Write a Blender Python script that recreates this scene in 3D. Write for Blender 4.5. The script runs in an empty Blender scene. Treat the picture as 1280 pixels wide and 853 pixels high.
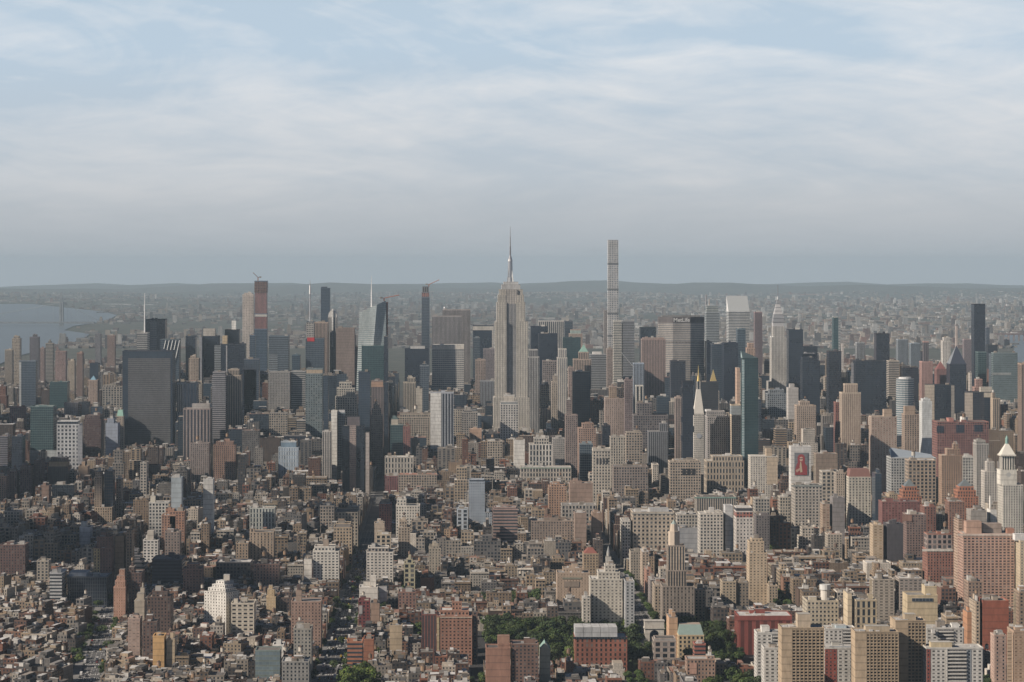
import bpy, math, random
import numpy as np
from mathutils import Vector

C = bpy.data.collections.new("city"); bpy.context.scene.collection.children.link(C)
SC = bpy.context.scene
R = math.radians
# ------------------------------------------------------------------ camera
F, VX, EY, CZ = 3150.0, 557.0, 331.0, 378.0     # focal length in photo pixels, vanishing point, eye level row, eye height (m)
cam = bpy.data.cameras.new("camera"); camo = bpy.data.objects.new("camera", cam)
SC.collection.objects.link(camo); SC.camera = camo
camo.location = (0, 0, CZ); camo.rotation_euler = (R(90), 0, 0)
cam.sensor_width = 36; cam.lens = 36*F/1280
cam.shift_x = (640-VX)/1280; cam.shift_y = -(426.5-EY)/1280
cam.clip_start = 5; cam.clip_end = 200000
# ------------------------------------------------------------------ light
SUN_AZ, SUN_EL = 247.0, 31.0        # azimuth clockwise from +Y (the view direction), elevation
SKY_STR, SUN_STR = 0.05, 5.0
HAZE, HAZE_COL = 2.4e-5, (.66, .85, 1.0, 1)
w = bpy.data.worlds.new("World"); SC.world = w; w.use_nodes = True
nt = w.node_tree; N = nt.nodes; L = nt.links; N.clear()
def nd(N, t, **k):
    n = N.new(t)
    for a, b in k.items(): setattr(n, a, b)
    return n
def mth(N, L, op, a, b=None, c=None, clamp=False):
    n = N.new('ShaderNodeMath'); n.operation = op; n.use_clamp = clamp
    for i, v in enumerate((a, b, c)):
        if v is None: continue
        if isinstance(v, (int, float)): n.inputs[i].default_value = v
        else: L.new(v, n.inputs[i])
    return n.outputs[0]
def mixc(N, L, f, a, b, mode='MIX'):
    n = N.new('ShaderNodeMix'); n.data_type = 'RGBA'; n.blend_type = mode
    for i, v in ((0, f), (6, a), (7, b)):
        if isinstance(v, (int, float)): n.inputs[i].default_value = v
        elif isinstance(v, tuple): n.inputs[i].default_value = (*v[:3], 1)
        else: L.new(v, n.inputs[i])
    return n.outputs[2]
def ramp(N, L, f, stops):
    n = N.new('ShaderNodeValToRGB'); L.new(f, n.inputs[0])
    e = n.color_ramp.elements
    while len(e) < len(stops): e.new(0.5)
    for el, (p, c) in zip(e, stops):
        el.position = p; el.color = (*c[:3], 1) if isinstance(c, tuple) else (c, c, c, 1)
    return n.outputs[0]
sky = nd(N, 'ShaderNodeTexSky', sky_type='NISHITA', sun_disc=False)
sky.sun_elevation = R(SUN_EL); sky.sun_rotation = R(SUN_AZ); sky.altitude = 300
sky.air_density = .45; sky.dust_density = .4; sky.ozone_density = 1.0
tc = nd(N, 'ShaderNodeTexCoord')
sep = nd(N, 'ShaderNodeSeparateXYZ'); L.new(tc.outputs['Generated'], sep.inputs[0])
zz = mth(N, L, 'MAXIMUM', sep.outputs[2], 0.0)
zs = mth(N, L, 'POWER', zz, 0.72)
def skyvec(sx, sz, rx):
    cb = N.new('ShaderNodeCombineXYZ')
    a = mth(N, L, 'MULTIPLY', sep.outputs[0], sx)
    b = mth(N, L, 'MULTIPLY', zs, sz)
    a2 = mth(N, L, 'ADD', a, mth(N, L, 'MULTIPLY', b, rx))
    L.new(a2, cb.inputs[0]); L.new(b, cb.inputs[1]); L.new(mth(N, L, 'MULTIPLY', sep.outputs[1], sx*.3), cb.inputs[2])
    return cb.outputs[0]
def noise(N, L, vec, scale, detail=6, rough=.55, dist=0.0):
    n = N.new('ShaderNodeTexNoise'); n.inputs['Scale'].default_value = scale; n.inputs['Detail'].default_value = detail
    n.inputs['Roughness'].default_value = rough; n.inputs['Distortion'].default_value = dist
    L.new(vec, n.inputs['Vector']); return n.outputs[0]
n1 = noise(N, L, skyvec(1.0, 1.9, .6), 9.5, 8, .58, .9)
n2 = noise(N, L, skyvec(1.0, 2.2, -.5), 30, 8, .62, .6)
n3 = noise(N, L, skyvec(1.0, .9, .3), 4.2, 3, .5)
cl = mth(N, L, 'ADD', mth(N, L, 'MULTIPLY', n1, .55), mth(N, L, 'ADD', mth(N, L, 'MULTIPLY', n2, .20), mth(N, L, 'MULTIPLY', n3, .45)))
clm = ramp(N, L, cl, [(.49, 0.0), (.66, 1.0)])
# thin cirrus veil: lit cloud colour mixed over the blue
hz = ramp(N, L, sep.outputs[2], [(.0, 1.0), (.085, 0.0)])
ccol = mixc(N, L, hz, (14.4, 14.8, 15.3), (10.3, 10.5, 10.8))
thin = mixc(N, L, hz, (10.0, 12.2, 14.3), (10.0, 10.1, 10.3))
veil = ramp(N, L, sep.outputs[2], [(.105, 1.0), (.15, 0.0)])    # the bright veil lies low; overhead the sky is open
low = ramp(N, L, sep.outputs[2], [(.0, 1.0), (.034, 0.0)])
LOWC = (7.9, 8.6, 9.4)
ccol = mixc(N, L, low, ccol, LOWC); thin = mixc(N, L, low, thin, LOWC)
base = mixc(N, L, mth(N, L, 'MULTIPLY', veil, .9), sky.outputs[0], thin)
out = mixc(N, L, mth(N, L, 'MULTIPLY', mth(N, L, 'MULTIPLY', clm, veil), .9), base, ccol)
bg = nd(N, 'ShaderNodeBackground'); bg.inputs[1].default_value = SKY_STR; L.new(out, bg.inputs[0])
wo = nd(N, 'ShaderNodeOutputWorld'); L.new(bg.outputs[0], wo.inputs[0])
sun = bpy.data.lights.new("sun", 'SUN'); sun.energy = SUN_STR; sun.angle = R(.5); sun.color = (1, .88, .745)
suno = bpy.data.objects.new("sun", sun); SC.collection.objects.link(suno)
sd = Vector((math.sin(R(SUN_AZ))*math.cos(R(SUN_EL)), math.cos(R(SUN_AZ))*math.cos(R(SUN_EL)), math.sin(R(SUN_EL))))
suno.rotation_euler = sd.to_track_quat('Z', 'Y').to_euler(); suno.location = (0, 0, 3000)
SC.view_settings.view_transform = 'Standard'; SC.view_settings.look = 'None'
SC.view_settings.exposure = 0.12; SC.view_settings.gamma = 1
SC.render.engine = 'CYCLES'
cy = SC.cycles; cy.use_denoising = True; cy.max_bounces = 4; cy.diffuse_bounces = 1; cy.glossy_bounces = 2
cy.volume_bounces = 0; cy.transmission_bounces = 1; cy.transparent_max_bounces = 4; cy.use_adaptive_sampling = False
cy.caustics_reflective = False; cy.caustics_refractive = False
try: cy.denoising_prefilter = 'ACCURATE'; cy.denoiser = 'OPENIMAGEDENOISE'
except Exception: pass

# ------------------------------------------------------------------ placing
def drop(x, y):                                  # curvature of the earth
    d = math.hypot(x, y); return -max(0.0, d-3500)**2/1.45e7
def XW(px, Y): return (px-VX)*Y/F
def ZW(py, Y): return CZ-(py-EY)*Y/F
def PX(X, Y): return VX+F*X/Y
def PY(z, Y): return EY+(CZ-z)*F/Y
def at(px, py, z=0.0):                           # ground point seen at a photo pixel
    Y = (CZ-z)*F/max(py-EY, 1)
    for _ in range(12):
        g = z+drop(XW(px, Y), Y); Y = (CZ-g)*F/max(py-EY, 1)
    return XW(px, Y), Y

# ------------------------------------------------------------------ materials
def newmat(name):
    m = bpy.data.materials.new(name); m.use_nodes = True
    m.node_tree.nodes.clear(); return m, m.node_tree.nodes, m.node_tree.links
def bsdf(N, L, col, rough=.85, metal=0.0, spec=None):
    b = N.new('ShaderNodeBsdfPrincipled'); o = N.new('ShaderNodeOutputMaterial'); L.new(b.outputs[0], o.inputs[0])
    for k, v in (('Base Color', col), ('Roughness', rough), ('Metallic', metal)):
        if isinstance(v, tuple): b.inputs[k].default_value = (*v[:3], 1)
        elif isinstance(v, (int, float)): b.inputs[k].default_value = v
        else: L.new(v, b.inputs[k])
    if spec is not None: b.inputs['Specular IOR Level'].default_value = spec
    return b
def attr(N, name):
    a = N.new('ShaderNodeAttribute'); a.attribute_name = name; return a
def facade_material():
    m, N, L = newmat('facade')
    uv = N.new('ShaderNodeUVMap'); uv.uv_map = 'UVMap'
    s = N.new('ShaderNodeSeparateXYZ'); L.new(uv.outputs[0], s.inputs[0])
    par = attr(N, 'wpar'); ps = N.new('ShaderNodeSeparateXYZ'); L.new(par.outputs['Vector'], ps.inputs[0])
    wf, hf, seed = ps.outputs
    u, v = s.outputs[0], s.outputs[1]
    fu = mth(N, L, 'ABSOLUTE', mth(N, L, 'SUBTRACT', mth(N, L, 'FRACT', u), .5))
    fv = mth(N, L, 'ABSOLUTE', mth(N, L, 'SUBTRACT', mth(N, L, 'FRACT', v), .5))
    mu = mth(N, L, 'LESS_THAN', fu, mth(N, L, 'MULTIPLY', wf, .5))
    mv = mth(N, L, 'LESS_THAN', fv, mth(N, L, 'MULTIPLY', hf, .5))
    mask = mth(N, L, 'MULTIPLY', mu, mv)
    cb = N.new('ShaderNodeCombineXYZ'); L.new(mth(N, L, 'FLOOR', u), cb.inputs[0]); L.new(mth(N, L, 'FLOOR', v), cb.inputs[1]); L.new(seed, cb.inputs[2])
    wn = N.new('ShaderNodeTexWhiteNoise'); wn.noise_dimensions = '3D'; L.new(cb.outputs[0], wn.inputs['Vector'])
    r = wn.outputs['Value']
    g = attr(N, 'gcol'); c = attr(N, 'wcol')
    sheet_ = mth(N, L, 'GREATER_THAN', mth(N, L, 'MAXIMUM', wf, hf), .8)
    gk = mth(N, L, 'ADD', mth(N, L, 'MULTIPLY', mth(N, L, 'SUBTRACT', r, .5), mth(N, L, 'SUBTRACT', .9, mth(N, L, 'MULTIPLY', sheet_, .62))), .95)
    gl = mixc(N, L, 1.0, g.outputs['Color'], gk, 'MULTIPLY')
    gl = mixc(N, L, 1.0, gl, mth(N, L, 'ADD', mth(N, L, 'MULTIPLY', noise(N, L, N.new('ShaderNodeNewGeometry').outputs['Position'], .022, 4, .6, .6), 1.5), .25), 'MULTIPLY')  # broad noise paints uneven reflections into the glass colour
    blind = mth(N, L, 'MULTIPLY', mth(N, L, 'GREATER_THAN', r, .86), .35)
    blind = mth(N, L, 'MULTIPLY', blind, mth(N, L, 'LESS_THAN', mth(N, L, 'MAXIMUM', wf, hf), .8))
    gl = mixc(N, L, blind, gl, (.33, .31, .28))
    pos = N.new('ShaderNodeNewGeometry').outputs['Position']
    mp = N.new('ShaderNodeMapping'); mp.inputs['Scale'].default_value = (1, 1, .35); L.new(pos, mp.inputs[0])
    n1 = noise(N, L, mp.outputs[0], .045, 5, .6); n2 = noise(N, L, mp.outputs[0], .35, 3, .6)
    k = mth(N, L, 'ADD', mth(N, L, 'MULTIPLY', n1, .9), mth(N, L, 'MULTIPLY', n2, .75))
    k = mth(N, L, 'ADD', k, .08)
    wl = mixc(N, L, 1.0, c.outputs['Color'], k, 'MULTIPLY')
    # floors: a slightly different course at each storey line
    fl = mth(N, L, 'GREATER_THAN', fv, .42)
    wl = mixc(N, L, mth(N, L, 'MULTIPLY', fl, .3), wl, (.05, .045, .04))
    col = mixc(N, L, mask, wl, gl)
    rough = mth(N, L, 'SUBTRACT', .88, mth(N, L, 'MULTIPLY', mask, .7))
    b = bsdf(N, L, col, rough, 0.0)
    L.new(mth(N, L, 'ADD', mth(N, L, 'MULTIPLY', mask, .45), .4), b.inputs['Specular IOR Level'])
    return m
def flatmat(name, rough=.9, scale=.25, amt=.5, metal=0.0):
    m, N, L = newmat(name)
    c = attr(N, 'wcol'); pos = N.new('ShaderNodeNewGeometry').outputs['Position']
    n1 = noise(N, L, pos, scale, 5, .65)
    k = mth(N, L, 'ADD', mth(N, L, 'MULTIPLY', n1, amt*2), 1-amt)
    bsdf(N, L, mixc(N, L, 1.0, c.outputs['Color'], k, 'MULTIPLY'), rough, metal)
    return m
M_FAC = facade_material(); M_ROOF = flatmat('roofing', .9, .22, .75); M_PLAIN = flatmat('plain_render', .85, .3, .18)
M_METAL = flatmat('painted_metal', .35, .3, .1, .6)
MATS = [M_FAC, M_ROOF, M_PLAIN, M_METAL]

# ------------------------------------------------------------------ mesh builder
GL = (.030, .038, .050)
STY = {  # bay, floor, window width share, window height share, glass colour
 'brick': (3.4, 3.2, .46, .54, GL), 'punch': (3.2, 3.3, .46, .52, GL), 'loft': (3.9, 4.0, .62, .60, GL),
 'ribs': (3.0, 3.8, .52, 1.01, (.05, .055, .065)), 'wribs': (5.2, 3.8, .6, 1.01, (.03, .04, .055)), 'bands': (3.2, 3.8, 1.01, .50, (.05, .058, .07)),
 'curtain': (3.2, 4.0, .92, .84, (.032, .05, .075)), 'teal': (3.2, 4.0, .92, .84, (.028, .058, .068)),
 'pale': (3.2, 4.2, .9, .6, (.16, .21, .24)), 'grid': (4.2, 4.2, .62, .60, GL), 'big': (6.0, 5.0, .62, .66, GL),
 'frame': (4.8, 4.75, .66, .66, (.10, .12, .15)), 'blank': (6, 6, 0, 0, GL), 'dark': (2.6, 4.0, .86, .9, (.018, .026, .042)),
 'balc': (7.0, 3.0, .55, .62, GL),
}
class MB:
    def __init__(s): s.v = []; s.f = []; s.uv = []; s.m = []; s.w = []; s.g = []; s.p = []
    def face(s, pts, col, uv=None, mat=2, g=GL, par=(0, 0, 0)):
        b = len(s.v); s.v.extend(pts); s.f.append(tuple(range(b, b+len(pts))))
        s.uv.extend(uv if uv else [(0, 0)]*len(pts)); s.m.append(mat); s.w.append((*col[:3], 1)); s.g.append((*g, 1)); s.p.append(par)
    def prism(s, ring, z0, z1, sty, col, roofcol=None, seed=0.0, top=True, ring2=None, side=None):
        """vertical walls over a counter-clockwise ring; ring2: the ring at the top (tapering)"""
        bay, fl, wf, hf, g = STY[sty] if isinstance(sty, str) else sty
        r2 = ring2 or ring; n = len(ring); nf = max(1, round((z1-z0)/fl)); 
        for i in range(n):
            a, b = ring[i], ring[(i+1) % n]; a2, b2 = r2[i], r2[(i+1) % n]
            ln = math.hypot(b[0]-a[0], b[1]-a[1])
            if ln < .05: continue
            nb = max(1, round(ln/bay))
            st = (wf, hf, seed)
            if side is not None and i in side: st = side[i]+(seed,)
            s.face([(a[0], a[1], z0), (b[0], b[1], z0), (b2[0], b2[1], z1), (a2[0], a2[1], z1)], col, [(0, 0), (nb, 0), (nb, nf), (0, nf)], 0, g, st)
        if top: s.face([(p[0], p[1], z1) for p in r2], roofcol or (.2, .19, .18), mat=1)
    def box(s, x0, x1, y0, y1, z0, z1, sty='blank', col=(.3, .3, .3), roofcol=None, seed=0.0, rot=0.0, top=True, side=None, c=None):
        ring = [(x0, y0), (x1, y0), (x1, y1), (x0, y1)]
        if rot:
            cx, cy = c or ((x0+x1)/2, (y0+y1)/2); ca, sa = math.cos(rot), math.sin(rot)
            ring = [(cx+(x-cx)*ca-(y-cy)*sa, cy+(x-cx)*sa+(y-cy)*ca) for x, y in ring]
        s.prism(ring, z0, z1, sty, col, roofcol, seed, top, side=side)
    def cyl(s, x, y, r, z0, z1, col, n=10, r2=None, mat=2, sty='blank', cap=None):
        r2 = r if r2 is None else r2
        a = [(x+r*math.cos(2*math.pi*i/n), y+r*math.sin(2*math.pi*i/n)) for i in range(n)]
        b = [(x+r2*math.cos(2*math.pi*i/n), y+r2*math.sin(2*math.pi*i/n)) for i in range(n)]
        for i in range(n):
            j = (i+1) % n
            s.face([(*a[i], z0), (*a[j], z0), (*b[j], z1), (*b[i], z1)], col, mat=mat)
        if r2 > .02: s.face([(*p, z1) for p in b], cap or col, mat=mat)
    def beam(s, p, q, t, col, mat=2, n=4):
        p, q = Vector(p), Vector(q); d = (q-p).normalized(); u = d.orthogonal().normalized(); v = d.cross(u)
        A = [p+(u*math.cos(k)+v*math.sin(k))*t for k in [math.pi*2*i/n+.785 for i in range(n)]]
        B = [a+(q-p) for a in A]
        for i in range(n):
            j = (i+1) % n; s.face([tuple(A[i]), tuple(A[j]), tuple(B[j]), tuple(B[i])], col, mat=mat)
        s.face([tuple(a) for a in A][::-1], col, mat=mat); s.face([tuple(a) for a in B], col, mat=mat)
    def pyr(s, x0, x1, y0, y1, z0, z1, col, mat=2, k=0.0):
        cx, cy = (x0+x1)/2, (y0+y1)/2; hx, hy = (x1-x0)/2*k, (y1-y0)/2*k
        A = [(x0, y0, z0), (x1, y0, z0), (x1, y1, z0), (x0, y1, z0)]
        B = [(cx-hx, cy-hy, z1), (cx+hx, cy-hy, z1), (cx+hx, cy+hy, z1), (cx-hx, cy+hy, z1)]
        for i in range(4):
            j = (i+1) % 4
            s.face([A[i], A[j], B[j], B[i]] if k > 0 else [A[i], A[j], (cx, cy, z1)], col, mat=mat)
        if k > 0: s.face(B, col, mat=mat)
    def mesh(s, name, org=(0, 0, 0)):
        me = bpy.data.meshes.new(name); ox, oy, oz = org
        nf = len(s.f)
        co = np.array(s.v, dtype=np.float64)-np.array(org, dtype=np.float64)
        q = np.round(co*500).astype(np.int64)             # weld the corners that neighbouring faces share
        _, first, inv = np.unique(q, axis=0, return_index=True, return_inverse=True)
        co = co[first].astype(np.float32); inv = inv.reshape(-1).astype(np.int32); nv = len(co)
        ls = np.array([len(f) for f in s.f], dtype=np.int32)
        me.vertices.add(nv); me.vertices.foreach_set('co', co.ravel())
        me.loops.add(int(ls.sum())); me.loops.foreach_set('vertex_index', inv)
        me.polygons.add(nf); me.polygons.foreach_set('loop_start', np.concatenate(([0], np.cumsum(ls)[:-1])).astype(np.int32))
        used = sorted(set(s.m)); idx = {k: i for i, k in enumerate(used)}
        for k in used: me.materials.append(MATS[k])
        me.polygons.foreach_set('material_index', np.array([idx[k] for k in s.m], dtype=np.int32))
        me.polygons.foreach_set('use_smooth', np.zeros(nf, dtype=bool)); me.update(calc_edges=True)
        u = me.uv_layers.new(name='UVMap'); u.data.foreach_set('uv', np.array(s.uv, dtype=np.float32).ravel())
        a = me.attributes.new('wcol', 'FLOAT_COLOR', 'FACE'); a.data.foreach_set('color', np.array(s.w, dtype=np.float32).ravel())
        if 0 in used:
            a = me.attributes.new('gcol', 'FLOAT_COLOR', 'FACE'); a.data.foreach_set('color', np.array(s.g, dtype=np.float32).ravel())
            a = me.attributes.new('wpar', 'FLOAT_VECTOR', 'FACE'); a.data.foreach_set('vector', np.array(s.p, dtype=np.float32).ravel())
        return me
def link(name, data, loc=(0, 0, 0), parent=None):
    o = bpy.data.objects.new(name, data); C.objects.link(o); o.location = loc
    if parent is not None: o.parent = parent
    return o
def tag(o, label=None, cat=None, group=None, kind=None):
    for k, v in (('label', label), ('category', cat), ('group', group), ('kind', kind)):
        if v: o[k] = v
    return o
def part(name, mb, parent, org, label=None, mats=None):      # a part in world coordinates under a thing whose base is at org
    me = mb.mesh(name, org)
    if mats: me.materials.clear(); me.materials.append(mats)
    o = link(name, me, (0, 0, 0), parent)
    if label: o['label'] = label
    return o
def struct(name, me, kind='structure'):
    o = link(name, me); o['kind'] = kind; return o
rnd = random.Random(7)
# ------------------------------------------------------------------ the ground: one sheet to the horizon
def ground_material():
    m, N, L = newmat('ground'); pos = N.new('ShaderNodeNewGeometry').outputs['Position']
    s = N.new('ShaderNodeSeparateXYZ'); L.new(pos, s.inputs[0])
    a = noise(N, L, pos, .0011, 8, .6); b = noise(N, L, pos, .012, 6, .65); c = noise(N, L, pos, .3, 3, .6)
    green = ramp(N, L, a, [(.38, (.035, .045, .028)), (.52, (.05, .06, .035)), (.66, (.10, .095, .08))])
    town = ramp(N, L, b, [(.35, (.03, .04, .028)), (.5, (.065, .065, .055)), (.68, (.15, .135, .12))])
    far = mixc(N, L, .55, green, town)
    asph = ramp(N, L, c, [(.3, (.03, .03, .033)), (.7, (.05, .049, .05))])
    f = ramp(N, L, mth(N, L, 'DIVIDE', s.outputs[1], 20000.0), [(.33, 0.0), (.40, 1.0)])
    bsdf(N, L, mixc(N, L, f, asph, far), .95)
    return m
ys = list(np.concatenate([np.arange(-500, 10000, 500), np.arange(10000, 30000, 1000), np.arange(30000, 50001, 1250)]))
def hill(x, y):
    if y < 15000: return 0.0
    px = PX(x, y)
    t = min(1, (y-15000)/9000); k = min(1, max(0, (y-30000)/9000))
    n = math.sin(x*.00031+1.3)*math.cos(y*.00043)+.7*math.sin(x*.0009+y*.0004)+.5*math.sin(x*.0021-y*.0007+2)+.3*math.sin(x*.0043+y*.001)
    left = max(0.0, min(1, (330-px)/330))
    return t*(14+12*n)+k*(105+35*n)*(1-.38*left)+t*(1-k)*left*25*(1+n*.3)
def gz(x, y): return drop(x, y)+hill(x, y)
gv = []; gf = []; NX = 60
for y in ys:
    hw = 2500+max(y, 0)*.42
    for i in range(NX+1):
        x = -hw+2*hw*i/NX+ (0 if y < 0 else .05*y); gv.append((x, y, gz(x, y)))
for j in range(len(ys)-1):
    for i in range(NX):
        a = j*(NX+1)+i; gf.append((a, a+1, a+NX+2, a+NX+1))
me = bpy.data.meshes.new('ground'); me.from_pydata(gv, [], gf); me.materials.append(ground_material())
struct('ground', me)
# ------------------------------------------------------------------ water
def water_material():
    m, N, L = newmat('water'); pos = N.new('ShaderNodeNewGeometry').outputs['Position']
    n = noise(N, L, pos, .02, 5, .6); b = bsdf(N, L, (.13, .155, .17), .35)
    bp = N.new('ShaderNodeBump'); bp.inputs['Strength'].default_value = .08; bp.inputs['Distance'].default_value = 1.5
    L.new(n, bp.inputs['Height']); L.new(bp.outputs[0], b.inputs['Normal']); return m
WM = water_material()
def water(name, pxpts):                         # banks as (row, first column, last column) seen over the ground
    v = []; f = []
    for k, (py, a, b) in enumerate(pxpts):
        for q in range(13):
            px = a+(b-a)*q/12; x, y = at(px, py, 3)
            v.append((x, y, max(gz(x, y), drop(x, y))+3.0))
    for k in range(len(pxpts)-1):
        for q in range(12):
            a = k*13+q; f.append((a, a+1, a+14, a+13))
    me = bpy.data.meshes.new(name); me.from_pydata(v, [], f); me.materials.append(WM); struct(name, me)
    return [(v[k*13], v[k*13+12]) for k in range(len(pxpts))]
HUD = [(470, -260, -80), (455, -250, 0), (445, -240, 22), (436, -230, 60), (428, -220, 92), (421, -210, 108), (417.5, -205, 112), (413, -200, 80), (408, -195, 92), (404, -190, 122), (400, -185, 138), (396, -180, 146), (392, -175, 128), (388, -170, 92), (385, -165, 40)]
water('hudson_river', HUD)
EAST = [(470, 1272, 1420), (458, 1266, 1400), (446, 1264, 1380), (436, 1268, 1380), (425, 1248, 1370), (419, 1250, 1360)]
water('east_river', EAST)
water('harlem_river', [(416.5, 1052, 1150), (413.5, 1062, 1200), (411.8, 1090, 1230)])
def in_water(x, y):
    px = PX(x, y); g = drop(x, y); py = PY(g, y)
    for tab in (HUD, EAST):
        for (p0, a0, b0), (p1, a1, b1) in zip(tab, tab[1:]):
            if min(p0, p1) <= py <= max(p0, p1):
                t = (py-p0)/(p1-p0+1e-9)
                if a0+(a1-a0)*t-2 < px < b0+(b1-b0)*t+2: return True
    return False
# ------------------------------------------------------------------ streets
def road_material():
    m, N, L = newmat('asphalt'); pos = N.new('ShaderNodeNewGeometry').outputs['Position']
    a = noise(N, L, pos, .05, 5, .7); b = noise(N, L, pos, 1.2, 3, .6)
    c = ramp(N, L, mth(N, L, 'ADD', mth(N, L, 'MULTIPLY', a, .7), mth(N, L, 'MULTIPLY', b, .3)), [(.35, (.085, .085, .09)), (.65, (.135, .132, .13))])
    bsdf(N, L, c, .85); return m
def plainmat(name, col, rough=.85, amt=.25, sc=.3):
    m, N, L = newmat(name); pos = N.new('ShaderNodeNewGeometry').outputs['Position']
    n = noise(N, L, pos, sc, 5, .65)
    c = ramp(N, L, n, [(.3, tuple(k*(1-amt) for k in col)), (.7, tuple(k*(1+amt) for k in col))])
    bsdf(N, L, c, rough); return m
M_ROAD = road_material(); M_PAVE = plainmat('sidewalk', (.22, .215, .21)); M_LINE = plainmat('road_paint', (.72, .71, .68), .8, .12, 1.0)
M_GRASS = plainmat('lawn', (.05, .075, .025), .95, .35, .15)
# avenues as (centre at a given Y) polylines and half width
AVE = {
 'sixth_avenue': ([(-106, 1700), (-106, 6650)], 14), 'seventh_avenue': ([(-290, 1900), (-324, 2281), (-386, 2960), (-386, 6650)], 13),
 'fifth_avenue': ([(207, 2540), (207, 7600)], 13), 'eighth_avenue': ([(-560, 2700), (-660, 3060), (-660, 6650)], 13),
}
def sheet(pl, off0, off1, z):
    v = []; f = []
    for k, (x, y) in enumerate(pl):
        v += [(x+off0, y, z), (x+off1, y, z)]
    for k in range(len(pl)-1):
        a = 2*k; f.append((a, a+1, a+3, a+2))
    return v, f
def join(parts):
    v = []; f = []
    for a, b in parts:
        n = len(v); v += a; f += [tuple(i+n for i in q) for q in b]
    return v, f
def slab(x0, x1, y0, y1, z0, z1):
    v = [(x0, y0, z0), (x1, y0, z0), (x1, y1, z0), (x0, y1, z0), (x0, y0, z1), (x1, y0, z1), (x1, y1, z1), (x0, y1, z1)]
    return v, [(4, 5, 6, 7), (0, 1, 5, 4), (1, 2, 6, 5), (2, 3, 7, 6), (3, 0, 4, 7)]
def mk(name, parts, mat, kind='structure'):
    v, f = join(parts); me = bpy.data.meshes.new(name); me.from_pydata(v, [], f); me.materials.append(mat); return struct(name, me, kind)
def dens(pl, step=200):
    out = []
    for (x0, y0), (x1, y1) in zip(pl, pl[1:]):
        n = max(1, int(abs(y1-y0)/step))
        out += [(x0+(x1-x0)*i/n, y0+(y1-y0)*i/n) for i in range(n)]
    return out+[pl[-1]]
def ax(name, y):                                 # the avenue's centre at depth y
    pl = AVE[name][0]
    if y <= pl[0][1]: return pl[0][0]
    for (x0, y0), (x1, y1) in zip(pl, pl[1:]):
        if y <= y1: return x0+(x1-x0)*(y-y0)/(y1-y0)
    return pl[-1][0]
for nm, (pl, hw) in AVE.items():
    d = [p for p in dens(pl) if p[1] < 5200]
    v, f = sheet(d, -hw+3.5, hw-3.5, 0.06)
    v = [(x, y, z+drop(x, y)+.1) for x, y, z in v]
    mk(nm, [(v, f)], M_ROAD)
    lines = []; walks = []
    for (x0, y0), (x1, y1) in zip(d, d[1:]):
        if y0 > 4200: break
        for off in (-4.6, 0.0, 4.6):
            y = y0
            while y < min(y1, 3600):
                if off == 0 or rnd.random() < .9:
                    xx = x0+(x1-x0)*(y-y0)/(y1-y0)+off; zz_ = .2+drop(xx, y)
                    lines.append(([(xx-.2, y, zz_), (xx+.2, y, zz_), (xx+.2, y+5, zz_), (xx-.2, y+5, zz_)], [(0, 1, 2, 3)]))
                y += 11
    y = 2300
    while y < 3700:                              # zebra crossings at every street corner
        xc = ax(nm, y)
        if pl[0][1] < y:
            for q in range(-int(hw-4), int(hw-3), 2):
                for yy in (y, y+20):
                    z = .2+drop(xc, y); lines.append(([(xc+q-.45, yy, z), (xc+q+.45, yy, z), (xc+q+.45, yy+3.4, z), (xc+q-.45, yy+3.4, z)], [(0, 1, 2, 3)]))
        y += 79
    if lines: mk(nm+'_markings', lines, M_LINE)
    for s in (-1, 1):
        vs = []; fs = []
        for k, (x, y) in enumerate(d):
            a, b = (x-hw-4, x-hw+3.5) if s < 0 else (x+hw-3.5, x+hw+4)
            g = drop(x, y); vs += [(a, y, g), (b, y, g), (a, y, g+.28), (b, y, g+.28)]
        for k in range(len(d)-1):
            a = 4*k; fs += [(a+2, a+3, a+7, a+6), (a+3, a+1, a+5, a+7), (a, a+2, a+6, a+4)]
        walks.append((vs, fs))
    mk(nm+'_pavement', walks, M_PAVE)
mk('park_lawn', [slab(42, 192, 2348, 2585, 0, .25), slab(222, 276, 2348, 2585, 0, .25)], M_GRASS)
mk('park_path', [slab(195, 219, 2340, 2540, 0, .3), slab(46, 270, 2448, 2454, .02, .33)], M_PAVE)
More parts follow.
